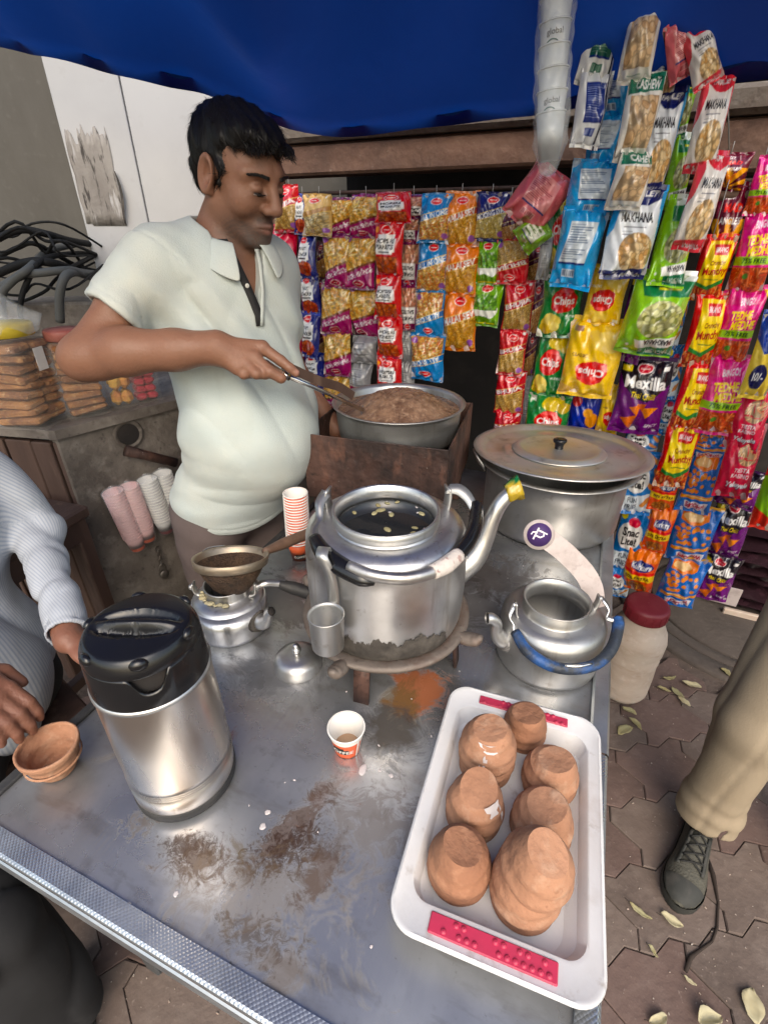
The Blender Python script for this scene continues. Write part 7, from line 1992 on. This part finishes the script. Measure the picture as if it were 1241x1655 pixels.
def man_shirt(P):
    d = torso(P, .006)
    up = chain(P, [neck0 + UP * -.02, shR + UP * .004], [.056, .052], .02); d = smin(d, up, .055)
    d = smin(d, chain(P, [neck0 + UP * -.02, shL + UP * .004], [.056, .052], .02), .055)
    dirA = (elR - shR) / np.linalg.norm(elR - shR); endA = shR + dirA * .150
    sl = chain(P, [shR + UP * .0, shR + dirA * .08 - UP * .003, endA + dirA * .03 - UP * .005], [.051, .058, .070], .02)
    crw = np.sin((P @ dirA) * 62 + 3 * np.sin(P[:, 1] * 30)) * .0022 + nz(P[:, 0], P[:, 1], P[:, 2], 38, 5) * .002 + ((1 - np.abs(np.clip(nz(P[:, 0] * 30, (P @ dirA) * 26, P[:, 2] * 14, 1.0, 4), -1, 1))) ** 3 - .3) * .0065
    se = (P - endA) @ dirA
    sl = sl + .0022 * np.exp(-((se + .017) / .0022) ** 2) - .0012 * (se > -.017)
    sl = smax(sl + crw, se, .004)
    d = smin(d, sl, .055)
    d = d + .0028 * np.exp(-(((P - shR) @ dirA + .012) / .0026) ** 2) * (sl < .03)
    dl = (elL - shL) / np.linalg.norm(elL - shL); eL = shL + dl * .17
    s2 = smax(chain(P, [shL, eL + dl * .03], [.058, .062], .02), (P - eL) @ dl, .004); d = smin(d, s2, .03)
    d = d + fold(P)
    # hem
    hz_ = .768 + .010 * np.sin((P[:, 0] + P[:, 1]) * 14) - .02 * ((P - hip) @ FW)
    fl = np.clip(.80 - P[:, 2], 0, .1)
    d = d + .002 * np.exp(-((P[:, 2] - hz_ - .022) / .0022) ** 2)
    d = smax(d - .10 * fl, hz_ - P[:, 2], .004)
    # openings: hollow at hem, sleeve ends, neck
    arm_in = smax(cap(P, endA - dirA * .05, elR, .048, .050), -((P - endA) @ dirA) - .030, .002); d = smax(d, -arm_in, .003)
    nk = chain(P, [neck0 - UP * .012 + FW * .01, neck0 + UP * .09 + FW * .05], [.060, .085], .01); d = smax(d, -nk, .006)
    L = (P - neck0) @ TB
    zt = L[:, 2]
    vee = np.maximum(np.abs(L[:, 1] + .006) - np.clip((zt + .150) * .38, -.02, .055), -(L[:, 0] - .02))
    vee = np.maximum(vee, -(zt + .168)); d = smax(d, -vee, .004)
    return d
V, F = sdf_mesh(man_shirt, (-.80, .92, .68), (-.06, 1.62, 1.56), .0038)
print('shirt', len(F))
V = relax(V, F, 1, .35); shirt = body_obj('polo_shirt', V, F, M['shirt'], man, ROOT, it=0)
# hem seams at sleeve end and bottom: thin rolled bands proud of the cloth
dirA = (elR - shR) / np.linalg.norm(elR - shR); endA = shR + dirA * .148
n1 = np.cross(dirA, v3(0, 1, 0)); n1 /= np.linalg.norm(n1); n2 = np.cross(dirA, n1)
# collar
def collar():
    V, F = [], []
    cols_ = 44; rows = 7
    for i in range(cols_ + 1):
        s = i / cols_
        ph = math.radians(20 + 320 * s)                  # from front left round the back to front right
        fr = (1 + math.cos(ph)) / 2                      # 1 at the front
        c, n = math.cos(ph), math.sin(ph)
        dirv = FW * c + LF * n
        zt_ = .046 - .050 * fr ** 1.4
        ctr = neck0 + FW * (.006 + .012 * fr)
        ri = .071
        tip = math.exp(-((min(s, 1 - s)) / .10) ** 2)
        for r in range(rows):
            t = r / (rows - 1)
            if t < .3: rad = ri + .001 + .004 * t / .3; z = zt_ - .026 * (1 - t / .3)
            else:
                q = (t - .3) / .7; rad = ri + .005 + .040 * q ** .8 + .016 * tip * q; z = zt_ + .004 * math.sin(q * 3.1) - (.034 + .034 * tip + .012 * fr) * q ** 1.35
            V.append(ctr + dirv * rad * (1.0 if abs(n) < 2 else 1) + UP * z + .0015 * math.sin(s * 40) * UP * t)
    for i in range(cols_):
        for r in range(rows - 1): F.append((i * rows + r, (i + 1) * rows + r, (i + 1) * rows + r + 1, i * rows + r + 1))
    return np.array(V) - ROOT, F
co = build('collar', collar(), M['shirt'], man); mm = co.modifiers.new('t', 'SOLIDIFY'); mm.thickness = .0032; mm.offset = 1
ms = co.modifiers.new('s', 'SUBSURF'); ms.levels = 1; ms.render_levels = 1; ms.boundary_smooth = 'PRESERVE_CORNERS'
# black placket with a button inside the open neck
def front_pt(l, z, g):
    """point on the shirt front at lateral l and height z: march along the forward axis"""
    P = np.array([neck0 + LF * l + UP * z + FW * x for x in np.linspace(-.02, .25, 260)]); d = torso(P, g)
    i = np.argmax(d > 0); return P[i]
def strip_on_front(pts, w, g, th, name, m):
    V, F = [], []
    for (l, z) in pts:
        for q in (-.5, .5): V.append(front_pt(l + q * w, z, g) - ROOT)
    for i in range(len(pts) - 1): F.append((2 * i, 2 * i + 1, 2 * i + 3, 2 * i + 2))
    o = build(name, (np.array(V), F), m, man); mm = o.modifiers.new('t', 'SOLIDIFY'); mm.thickness = th; mm.offset = 0; return o
strip_on_front([(-.042, .0), (-.036, -.04), (-.026, -.08), (-.016, -.115), (-.006, -.15), (-.006, -.172)], .020, .005, .003, 'placket', M['collar_dark'])
strip_on_front([(.030, -.02), (.024, -.05), (.014, -.10), (.002, -.15), (-.002, -.172)], .010, .006, .003, 'placket', M['shirt'])
bp = front_pt(-.024, -.088, .008) - ROOT
build('button', xf(lathe([(.001, .002), (.0035, .0022), (.0048, .0012), (.0048, 0), (.001, 0)], 16), bp, YAW, 0, math.pi / 2), M['button'], man)
# pocket on the shirt's left breast: welt only
strip_on_front([(.055, -.175), (.075, -.172), (.10, -.168), (.118, -.166)], .0005, .0, .001, 'pocket_edge', M['shirt']) if False else None

# trousers and shoes
kL, kR = v3(-.375, 1.38, .44), v3(-.52, 1.22, .44); aL, aR = v3(-.385, 1.385, .07), v3(-.535, 1.21, .07)
def man_legs(P):
    d = ellip(P, hip + v3(0, 0, .02), (.142, .178, .135), TB)
    for k_, a_, s in ((kL, aL, 1), (kR, aR, -1)):
        d = smin(d, chain(P, [hip + LF * s * .09 - UP * .06, k_, a_], [.098, .073, .066], .03), .04)
    d = smax(d, P[:, 2] - .86, .01); d = smax(d, .06 - P[:, 2], .003)
    return d + nz(P[:, 0], P[:, 1], P[:, 2], 22, 3) * .004 + np.sin(P[:, 2] * 60 + P[:, 0] * 30) * .0015
V, F = sdf_mesh(man_legs, (-.74, 1.0, .03), (-.16, 1.6, .88), .008)
body_obj('trousers', V, F, M['trouser'], man, ROOT)
def shoe_geo(p, yaw, L_=.275):
    """low shoe: upper and sole outline"""
    def ring(z, k, dz=0):
        out = []
        for i in range(28):
            a = 2 * math.pi * i / 28
            x = math.cos(a); y = math.sin(a)
            hw = .046 * (1 + .12 * x) * k
            out.append((.5 * L_ * k * x + .09 * L_, hw * y * (abs(y) ** -.12 if abs(y) > .05 else 1), z + dz * max(0, -x)))
        return out
    up = loft([ring(.024, .985), ring(.040, 1.0), ring(.058, .93, .012), ring(.072, .78, .025), ring(.080, .5, .035)], False, True)
    so = loft([ring(0, .96), ring(.004, 1.02), ring(.022, 1.03), ring(.026, .99)], True, False)
    return up, so
for a_ in (aL, aR):
    u_, s_ = shoe_geo(None, 0)
    u_, s_ = xf(u_, (a_ - ROOT) * np.array((1, 1, 0)) + v3(0, 0, .002), YAW), xf(s_, (a_ - ROOT) * np.array((1, 1, 0)) + v3(0, 0, .002), YAW)
    sh_ = build('shoe', u_, M['black_rubber'], man); build('sole', s_, M['sole'], sh_)

# ladle in his hand, reaching into the pan
la = empty('ladle', at_y(405, 583, 1.045), 0, 'steel ladle with a dark wooden handle held over the pan', 'ladle')
LO = at_y(405, 583, 1.045)
p_h, p_f, p_t = v3(0, 0, 0), at_y(460, 606, 1.042) - LO, v3(-.056, 1.245, 1.088) - LO
build('handle', tube(spline([p_h, p_h * .5 + p_f * .5, p_f], 4), [.007, .0085, .0075], 10), M['wood_handle'], la)
build('ferrule', tube([p_f - (p_f - p_h) * .12, p_f + (p_t - p_f) * .05], .0088, 12), M['steel'], la)
build('rod', tube([p_f, p_f * .5 + p_t * .5 + v3(0, 0, .002), p_t], [.0052, .0048, .0062], 10), M['steel'], la)
build('bowl', xf(lathe([(.001, -.018), (.024, -.014), (.036, -.002), (.038, .004), (.036, .0035), (.023, -.011), (.001, -.0155)], 28), p_t + v3(.030, .030, -.020), 0, .3, .2), M['burnt_alu'], la)
tw_ = empty('stirring_blade', v3(-.19, 1.10, 1.225), 0, 'dark flat wooden blade lying along the ladle into the pan', 'spatula')
O2 = v3(-.19, 1.10, 1.225)
build('blade', strap(spline([at_y(458, 590, 1.075) - O2, v3(-.155, 1.135, 1.195) - O2, v3(-.11, 1.20, 1.160) - O2, v3(-.078, 1.232, 1.128) - O2], 5), .021, .006, v3(.35, .15, .9)), M['wood_dark'], tw_, smooth=False)

# ---------------------------------------------------------------- seated customer at the left in a striped shirt
S0 = v3(-.96, .80, 0)
syaw = math.radians(-38); sF = v3(math.cos(syaw), math.sin(syaw), 0); sL = v3(-math.sin(syaw), math.cos(syaw), 0); SB3 = np.stack((sF, sL, UP), 1)
s_hip = v3(-.97, .80, .56); s_chest = v3(-.93, .775, .98)
l_sh, l_el, l_wr = v3(-.895, .955, 1.14), v3(-.765, .935, .915), v3(-.572, .662, .850)
r_sh, r_el, r_wr = v3(-.985, .61, 1.15), v3(-.835, .56, .955), v3(-.682, .535, .905)
hd_c = Head(v3(-.90, .765, 1.43), syaw, math.radians(25))
def hand_simple(P, w, d, n, s, curl=.5, k=1.0):
    """relaxed hand: d along the fingers, n out of the back of the hand, s towards the thumb"""
    h = ellip(P, w + d * .045, (.05, .042, .017), np.stack((d, s, n), 1))
    for i, (off, ln) in enumerate(((.030, .072), (.010, .080), (-.010, .074), (-.029, .058))):
        b = w + d * .082 + s * off
        c1 = b + d * ln * .5 * math.cos(curl * .5) - n * ln * .5 * math.sin(curl * .5)
        c2 = c1 + d * ln * .32 * math.cos(curl * 1.4) - n * ln * .32 * math.sin(curl * 1.4)
        c3 = c2 + d * ln * .22 * math.cos(curl * 2.2) - n * ln * .22 * math.sin(curl * 2.2)
        h = smin(h, chain(P, [b - d * .02, b, c1, c2, c3], [.010, .0105, .0095, .0085, .0075], .003), .005)
    t0 = w + d * .02 + s * .028; t1 = t0 + d * .030 + s * .024 - n * .012; t2 = t1 + d * .030 + s * .004 - n * .014
    h = smin(h, chain(P, [t0, t1, t2], [.014, .0115, .009], .004), .008)
    return h
rd = v3(.84, -.22, -.46); rd /= np.linalg.norm(rd); rn = np.cross(rd, v3(-.1, .95, .2)); rn /= np.linalg.norm(rn); rn = rn if rn[2] > 0 else -rn; rs_ = np.cross(rn, rd); rs_ = rs_ if rs_[1] > 0 else -rs_
ld_ = v3(.92, -.1, -.35); ld_ /= np.linalg.norm(ld_); ln_ = v3(.3, .1, .9); ln_ -= ld_ * ln_.dot(ld_); ln_ /= np.linalg.norm(ln_); ls_ = np.cross(ln_, ld_)
def cust_body(P):
    d = ellip(P, s_chest, (.11, .17, .22), SB3)
    d = smin(d, ellip(P, s_hip + UP * .1, (.13, .16, .17), SB3), .08)
    d = smin(d, chain(P, [s_chest + UP * .2, hd_c.wld((-.03, 0, -.06))], [.06, .054], .02), .03)
    d = smin(d, hd_c.sdf(P), .02)
    for a, b, c in ((l_sh, l_el, l_wr), (r_sh, r_el, r_wr)):
        d = smin(d, chain(P, [a, b, c], [.044, .031, .0245], .02), .03)
    d = smin(d, hand_simple(P, l_wr + ld_ * .01, ld_, ln_, ls_, .5), .012)
    d = smin(d, hand_simple(P, r_wr + rd * .01, rd, rn, rs_, .55), .012)
    return d
V, F = sdf_mesh(cust_body, (-1.2, .40, .40), (-.38, 1.12, 1.62), .0042)
V = relax(V, F, 1, .5)
cust = build('person', (V - S0, F), M['skin'], None, loc=S0, cols=skin_cols(V, base=(.19, .082, .053), head=hd_c))
tag(cust, 'seated customer in a finely striped shirt reaching for the clay cup', 'person')
V, F = sdf_mesh(hd_c.hair_sdf, hd_c.C - .17, hd_c.C + .17, .005); body_obj('hair', V, F, M['hair'], cust, S0)
def cust_shirt(P):
    d = ellip(P, s_chest, (.122, .18, .235), SB3)
    d = smin(d, ellip(P, s_hip + UP * .10 + sF * .03, (.155, .18, .20), SB3), .09)
    d = smin(d, ellip(P, s_chest + UP * .14, (.085, .19, .085), SB3), .05)
    d = smin(d, ellip(P, v3(-.82, .71, .66), (.085, .10, .17)), .08)
    for a, b, c in ((l_sh, l_el, l_wr), (r_sh, r_el, r_wr)):
        ax = (c - b) / np.linalg.norm(c - b)
        s_ = chain(P, [a, b, b * .35 + c * .65, c - ax * .012], [.054, .042, .038, .034], .02)
        wv = ((1 - np.abs(np.clip(nz(P[:, 0] * 34, P[:, 1] * 30, P[:, 2] * 34, 1.0, 6), -1, 1))) ** 3 - .3) * .009 + nz(P[:, 0], P[:, 1], P[:, 2], 30, 3) * .003
        s_ = smax(s_ + wv, (P - (c - ax * .02)) @ ax, .003)
        s_ = smax(s_, -smax(cap(P, b, c + ax * .05, .027, .032), -((P - (c - ax * .05)) @ ax), .002), .003)
        d = smin(d, s_, .03)
    d = d + nz(P[:, 0], P[:, 1], P[:, 2], 20, 1) * .004 + ((1 - np.abs(np.clip(nz(P[:, 0] * 26, P[:, 1] * 26, P[:, 2] * 13, 1.0, 2), -1, 1))) ** 3 - .3) * .012
    return smax(d, .50 - P[:, 2], .005)
V, F = sdf_mesh(cust_shirt, (-1.24, .40, .46), (-.44, 1.14, 1.30), .0055)
def cloth_u(P):
    best = np.full(len(P), 9.0); U = np.zeros(len(P))
    ang = np.arctan2((P - s_hip) @ sL, (P - s_hip) @ sF); U[:] = ang * .17; best[:] = np.abs(np.sqrt((((P - s_chest)[:, :2]) ** 2).sum(1)) - .15) + .02
    for a, b, c in ((l_sh, l_el, l_wr), (r_sh, r_el, r_wr)):
        for p, q in ((a, b), (b, c)):
            d = cap(P, p, q, .05, .04); ax = (q - p) / np.linalg.norm(q - p)
            e1 = np.cross(ax, v3(0, 0, 1)); e1 /= np.linalg.norm(e1); e2 = np.cross(ax, e1); r = P - p
            m = np.abs(d) < best
            U[m] = (np.arctan2(r @ e2, r @ e1) * .045 + (r @ ax) * .35)[m]; best[m] = np.abs(d)[m]
    return U
V = relax(V, F, 2, .5); uu = cloth_u(V); build('striped_shirt', (V - S0, F), M['stripe'], cust, cols=np.stack((uu, uu, uu), 1))
def cust_legs(P):
    d = ellip(P, s_hip - UP * .02, (.15, .17, .12), SB3)
    for s, kx in ((-1, v3(-.66, .36, .50)), (1, v3(-.90, .40, .49))):
        an = kx * np.array((1, 1, 0)) + v3(-.015, .02, .05)
        d = smin(d, chain(P, [s_hip + sL * s * .08 - UP * .02, kx, an], [.094, .080, .072], .03), .04)
    d = d + nz(P[:, 0], P[:, 1], P[:, 2], 22, 4) * .006 + ((1 - np.abs(np.clip(nz(P[:, 0] * 24, P[:, 1] * 24, P[:, 2] * 15, 1.0, 8), -1, 1))) ** 3 - .3) * .014
    return smax(d, .045 - P[:, 2], .003)
V, F = sdf_mesh(cust_legs, (-1.22, .2, .02), (-.5, 1.04, .72), .007)
body_obj('trousers', V, F, M['trouser_dark'], cust, S0)
for kx in (v3(-.675, .38, 0), v3(-.915, .42, 0)):
    u_, s_ = shoe_geo(None, 0)
    ps = kx - S0 + v3(0, 0, .002)
    sh_ = build('shoe', xf(u_, ps, math.radians(-70)), M['black_rubber'], cust); build('sole', xf(s_, ps, math.radians(-70)), M['sole'], sh_)
bs_ = empty('low_stool', (s_hip[0], s_hip[1], 0), syaw, 'plain low wooden stool under the seated customer', 'stool')
build('seat', box((0, 0, .425), (.34, .34, .03), .005), M['wood_dark'], bs_, smooth=False)
for x_ in (-.13, .13):
    for y_ in (-.13, .13): build('leg', box((x_, y_, .205), (.04, .04, .40), .003), M['wood_dark'], bs_, smooth=False)

# ---------------------------------------------------------------- passer-by at the right in khaki trousers
W0 = v3(.95, .74, 0)
wyaw = math.radians(-130)
wF = v3(math.cos(wyaw), math.sin(wyaw), 0); wL = v3(-math.sin(wyaw), math.cos(wyaw), 0); WB = np.stack((wF, wL, UP), 1)
an1 = v3(.888, .764, .10); an2 = v3(1.19, .68, .10); hp1 = v3(.925, .80, .90); hp2 = v3(1.10, .68, .90)
kn1 = v3(.872, .757, .49); kn2 = v3(1.14, .66, .49); pel = (hp1 + hp2) / 2
hd_w = Head(v3(1.0, .725, 1.60), wyaw, .1)
def walk_body(P):
    d = ellip(P, pel + UP * .42, (.11, .17, .24), WB)
    d = smin(d, ellip(P, pel + UP * .08, (.12, .16, .16), WB), .08)
    d = smin(d, chain(P, [pel + UP * .58, hd_w.wld((-.03, 0, -.06))], [.06, .054], .02), .03)
    d = smin(d, hd_w.sdf(P), .02)
    for s in (-1, 1):
        a = pel + UP * .54 + wL * s * .19; b = a - UP * .27 - wF * .03; c = b + UP * .08 + wF * .21
        d = smin(d, chain(P, [a, b, c], [.048, .038, .027], .02), .03)
        d = smin(d, hand_simple(P, c, wF * .9 + UP * .436, wL * s, -wF * .436 + UP * .9, .5), .012)
    for h_, k_, a_ in ((hp1, kn1, an1), (hp2, kn2, an2)): d = smin(d, chain(P, [h_, k_, a_], [.075, .052, .036], .03), .03)
    return d
V, F = sdf_mesh(walk_body, (.66, .34, .04), (1.44, 1.02, 1.78), .0065)
walker = build('person', (V - W0, F), M['skin'], None, loc=W0, cols=skin_cols(V, head=hd_w))
tag(walker, 'passer-by in khaki trousers and an olive sneaker right of the table', 'person')
V, F = sdf_mesh(hd_w.hair_sdf, hd_w.C - .17, hd_w.C + .17, .006); body_obj('hair', V, F, M['hair'], walker, W0)
def walk_top(P):
    d = ellip(P, pel + UP * .42, (.13, .19, .26), WB); d = smin(d, ellip(P, pel + UP * .12, (.15, .185, .20), WB), .08)
    for s in (-1, 1):
        a = pel + UP * .54 + wL * s * .19; b = a - UP * .2 + wL * s * .03
        d = smin(d, smax(cap(P, a, b, .066, .07), -(P - b) @ UP - .0, .004), .03)
    return smax(d + nz(P[:, 0], P[:, 1], P[:, 2], 22, 4) * .004, .86 - P[:, 2], .004)
V, F = sdf_mesh(walk_top, (.66, .38, .8), (1.38, 1.06, 1.6), .009); body_obj('shirt', V, F, mat('dark blue shirt cloth', (.03, .04, .07), .9, bump=(9, .2)), walker, W0)
def walk_trousers(P):
    d = ellip(P, pel + UP * .02, (.135, .172, .13), WB)
    for i, (h_, k_, a_) in enumerate(((hp1, kn1, an1), (hp2, kn2, an2))):
        leg = chain(P, [h_, k_, a_ + UP * .05, a_ - UP * .02], [.098, .075, .070, .076], .03)
        L = (P - a_)
        # folds that break over the shoe, and a crease down the front
        cr = np.exp(-((P[:, 2] - .17) / .07) ** 2) * np.sin(P[:, 2] * 105 + 2.5 * np.sin((P @ wL) * 26) + (P @ wF) * 22) * .0022
        lc = P - a_; cr += -.0035 * np.exp(-((lc @ wL + .01 * np.sin(P[:, 2] * 9)) / .006) ** 2) * (lc @ wF > 0) * -1 + np.sin((P @ wL) * 30 + P[:, 2] * 7 + i) * .0026 + .006 * ((1 - np.abs(np.clip(nz(P[:, 0] * 22, P[:, 1] * 22, P[:, 2] * 9, 1.0, 5), -1, 1))) ** 3 - .3) * 1.6 + .003 * nz(P[:, 0] * 1.6, P[:, 1] * 1.6, P[:, 2] * .6, 17, 4)
        leg = leg + cr
        cutp = (P[:, 2] - .078 - .28 * np.clip((P - a_) @ wF + .02, -.09, .09)); leg = smax(leg, -cutp, .004)
        inn = smax(cap(P, a_ - UP * .08, a_ + UP * .22, .069, .056), -(.2 - P[:, 2]), .002)
        leg = smax(leg, -smax(inn, P[:, 2] - .16, .003), .003)
        d = smin(d, leg, .03)
    return smax(d, P[:, 2] - .98, .01)
V, F = sdf_mesh(walk_trousers, (.68, .42, .03), (1.36, 1.0, 1.02), .006)
body_obj('trousers', V, F, M['khaki'], walker, W0)
# sneakers: sole, upper, toe cap, laces
def sneaker(a_, yaw, parent, root):
    L_ = .285
    def prof(x):                                         # half width along the foot, x 0 heel .. 1 toe
        return np.interp(x, [0, .03, .12, .3, .5, .68, .82, .93, .985, 1], [.010, .024, .033, .034, .038, .047, .046, .034, .016, .006])
    def top(x): return np.interp(x, [0, .1, .3, .42, .55, .7, .85, .95, 1], [.085, .095, .100, .096, .080, .064, .054, .044, .030])
    xs = np.concatenate((np.linspace(0, .1, 5), np.linspace(.15, .85, 15), np.linspace(.9, 1, 6)))
    V, F = [], []; na = 17
    for x in xs:
        w, t = prof(x), top(x)
        for k in range(na):
            a = math.pi * k / (na - 1)
            yy = math.cos(a); zz = max(0, math.sin(a))
            V.append(((x - .26) * L_, w * yy * (1.0 if zz < .2 else 1 - .12 * zz), .022 + (t - .022) * zz ** .72))
    m = len(xs)
    for i in range(m - 1):
        for k in range(na - 1): F.append((i * na + k, (i + 1) * na + k, (i + 1) * na + k + 1, i * na + k + 1))
    up = (np.array(V), F)
    rings = []
    for z, k in ((0, .97), (.004, 1.03), (.02, 1.05), (.028, 1.02)):
        r_ = [((x - .26) * L_ * (1.0) + (.004 if x > .5 else -.003), prof(x) * k + .001, z + .012 * max(0, x - .8)) for x in xs] + [((x - .26) * L_ + (.004 if x > .5 else -.003), -prof(x) * k - .001, z + .012 * max(0, x - .8)) for x in xs[::-1]]
        rings.append(r_)
    so = loft([list(reversed(r)) for r in rings], True, False)
    pos = (a_ - root) * np.array((1, 1, 0)) + v3(0, 0, .001)
    s = build('sneaker', xf(up, pos, yaw), M['shoe'], parent)
    build('sole', xf(so, pos, yaw), M['sole'], s)
    tc = []
    def on(x, yy): return ((x - .26) * L_, prof(x) * yy, .0235 + (top(x) - .022) * max(0.02, math.sqrt(max(0, 1 - yy * yy))) ** .72)
    V, F = [], []
    for i, x in enumerate(np.linspace(.80, .985, 8)):
        for k in range(9): yy = -.95 + 1.9 * k / 8; p = on(x, yy); V.append((p[0] + .0015, p[1] * 1.02, p[2] + .0012))
    for i in range(7):
        for k in range(8): F.append((i * 9 + k, (i + 1) * 9 + k, (i + 1) * 9 + k + 1, i * 9 + k + 1))
    build('toe_cap', xf((np.array(V), F), pos, yaw), M['sole'], s)
    g = []
    for x0, x1 in ((.38, .46), (.46, .54), (.54, .62), (.62, .69)):
        for sgn in (-1, 1):
            pts = [on(x0 + (x1 - x0) * t, sgn * (-.55 + 1.1 * t)) for t in np.linspace(0, 1, 7)]
            build('lace', xf(tube([(p[0], p[1], p[2] + .003) for p in pts], .0024, 6), pos, yaw), M['lace'], s)
    for sgn in (-1, 1):
        pts = [on(x, sgn * .62) for x in np.linspace(.36, .71, 8)]
        build('eyelet_band', xf(strap([(p[0], p[1], p[2] + .002) for p in pts], .010, .0025, (0, 1, -.6 * sgn)), pos, yaw), M['sole'], s)
sneaker(an1 + wF * .028, wyaw, walker, W0)
sneaker(an2 + wF * .03, wyaw + .1, walker, W0)
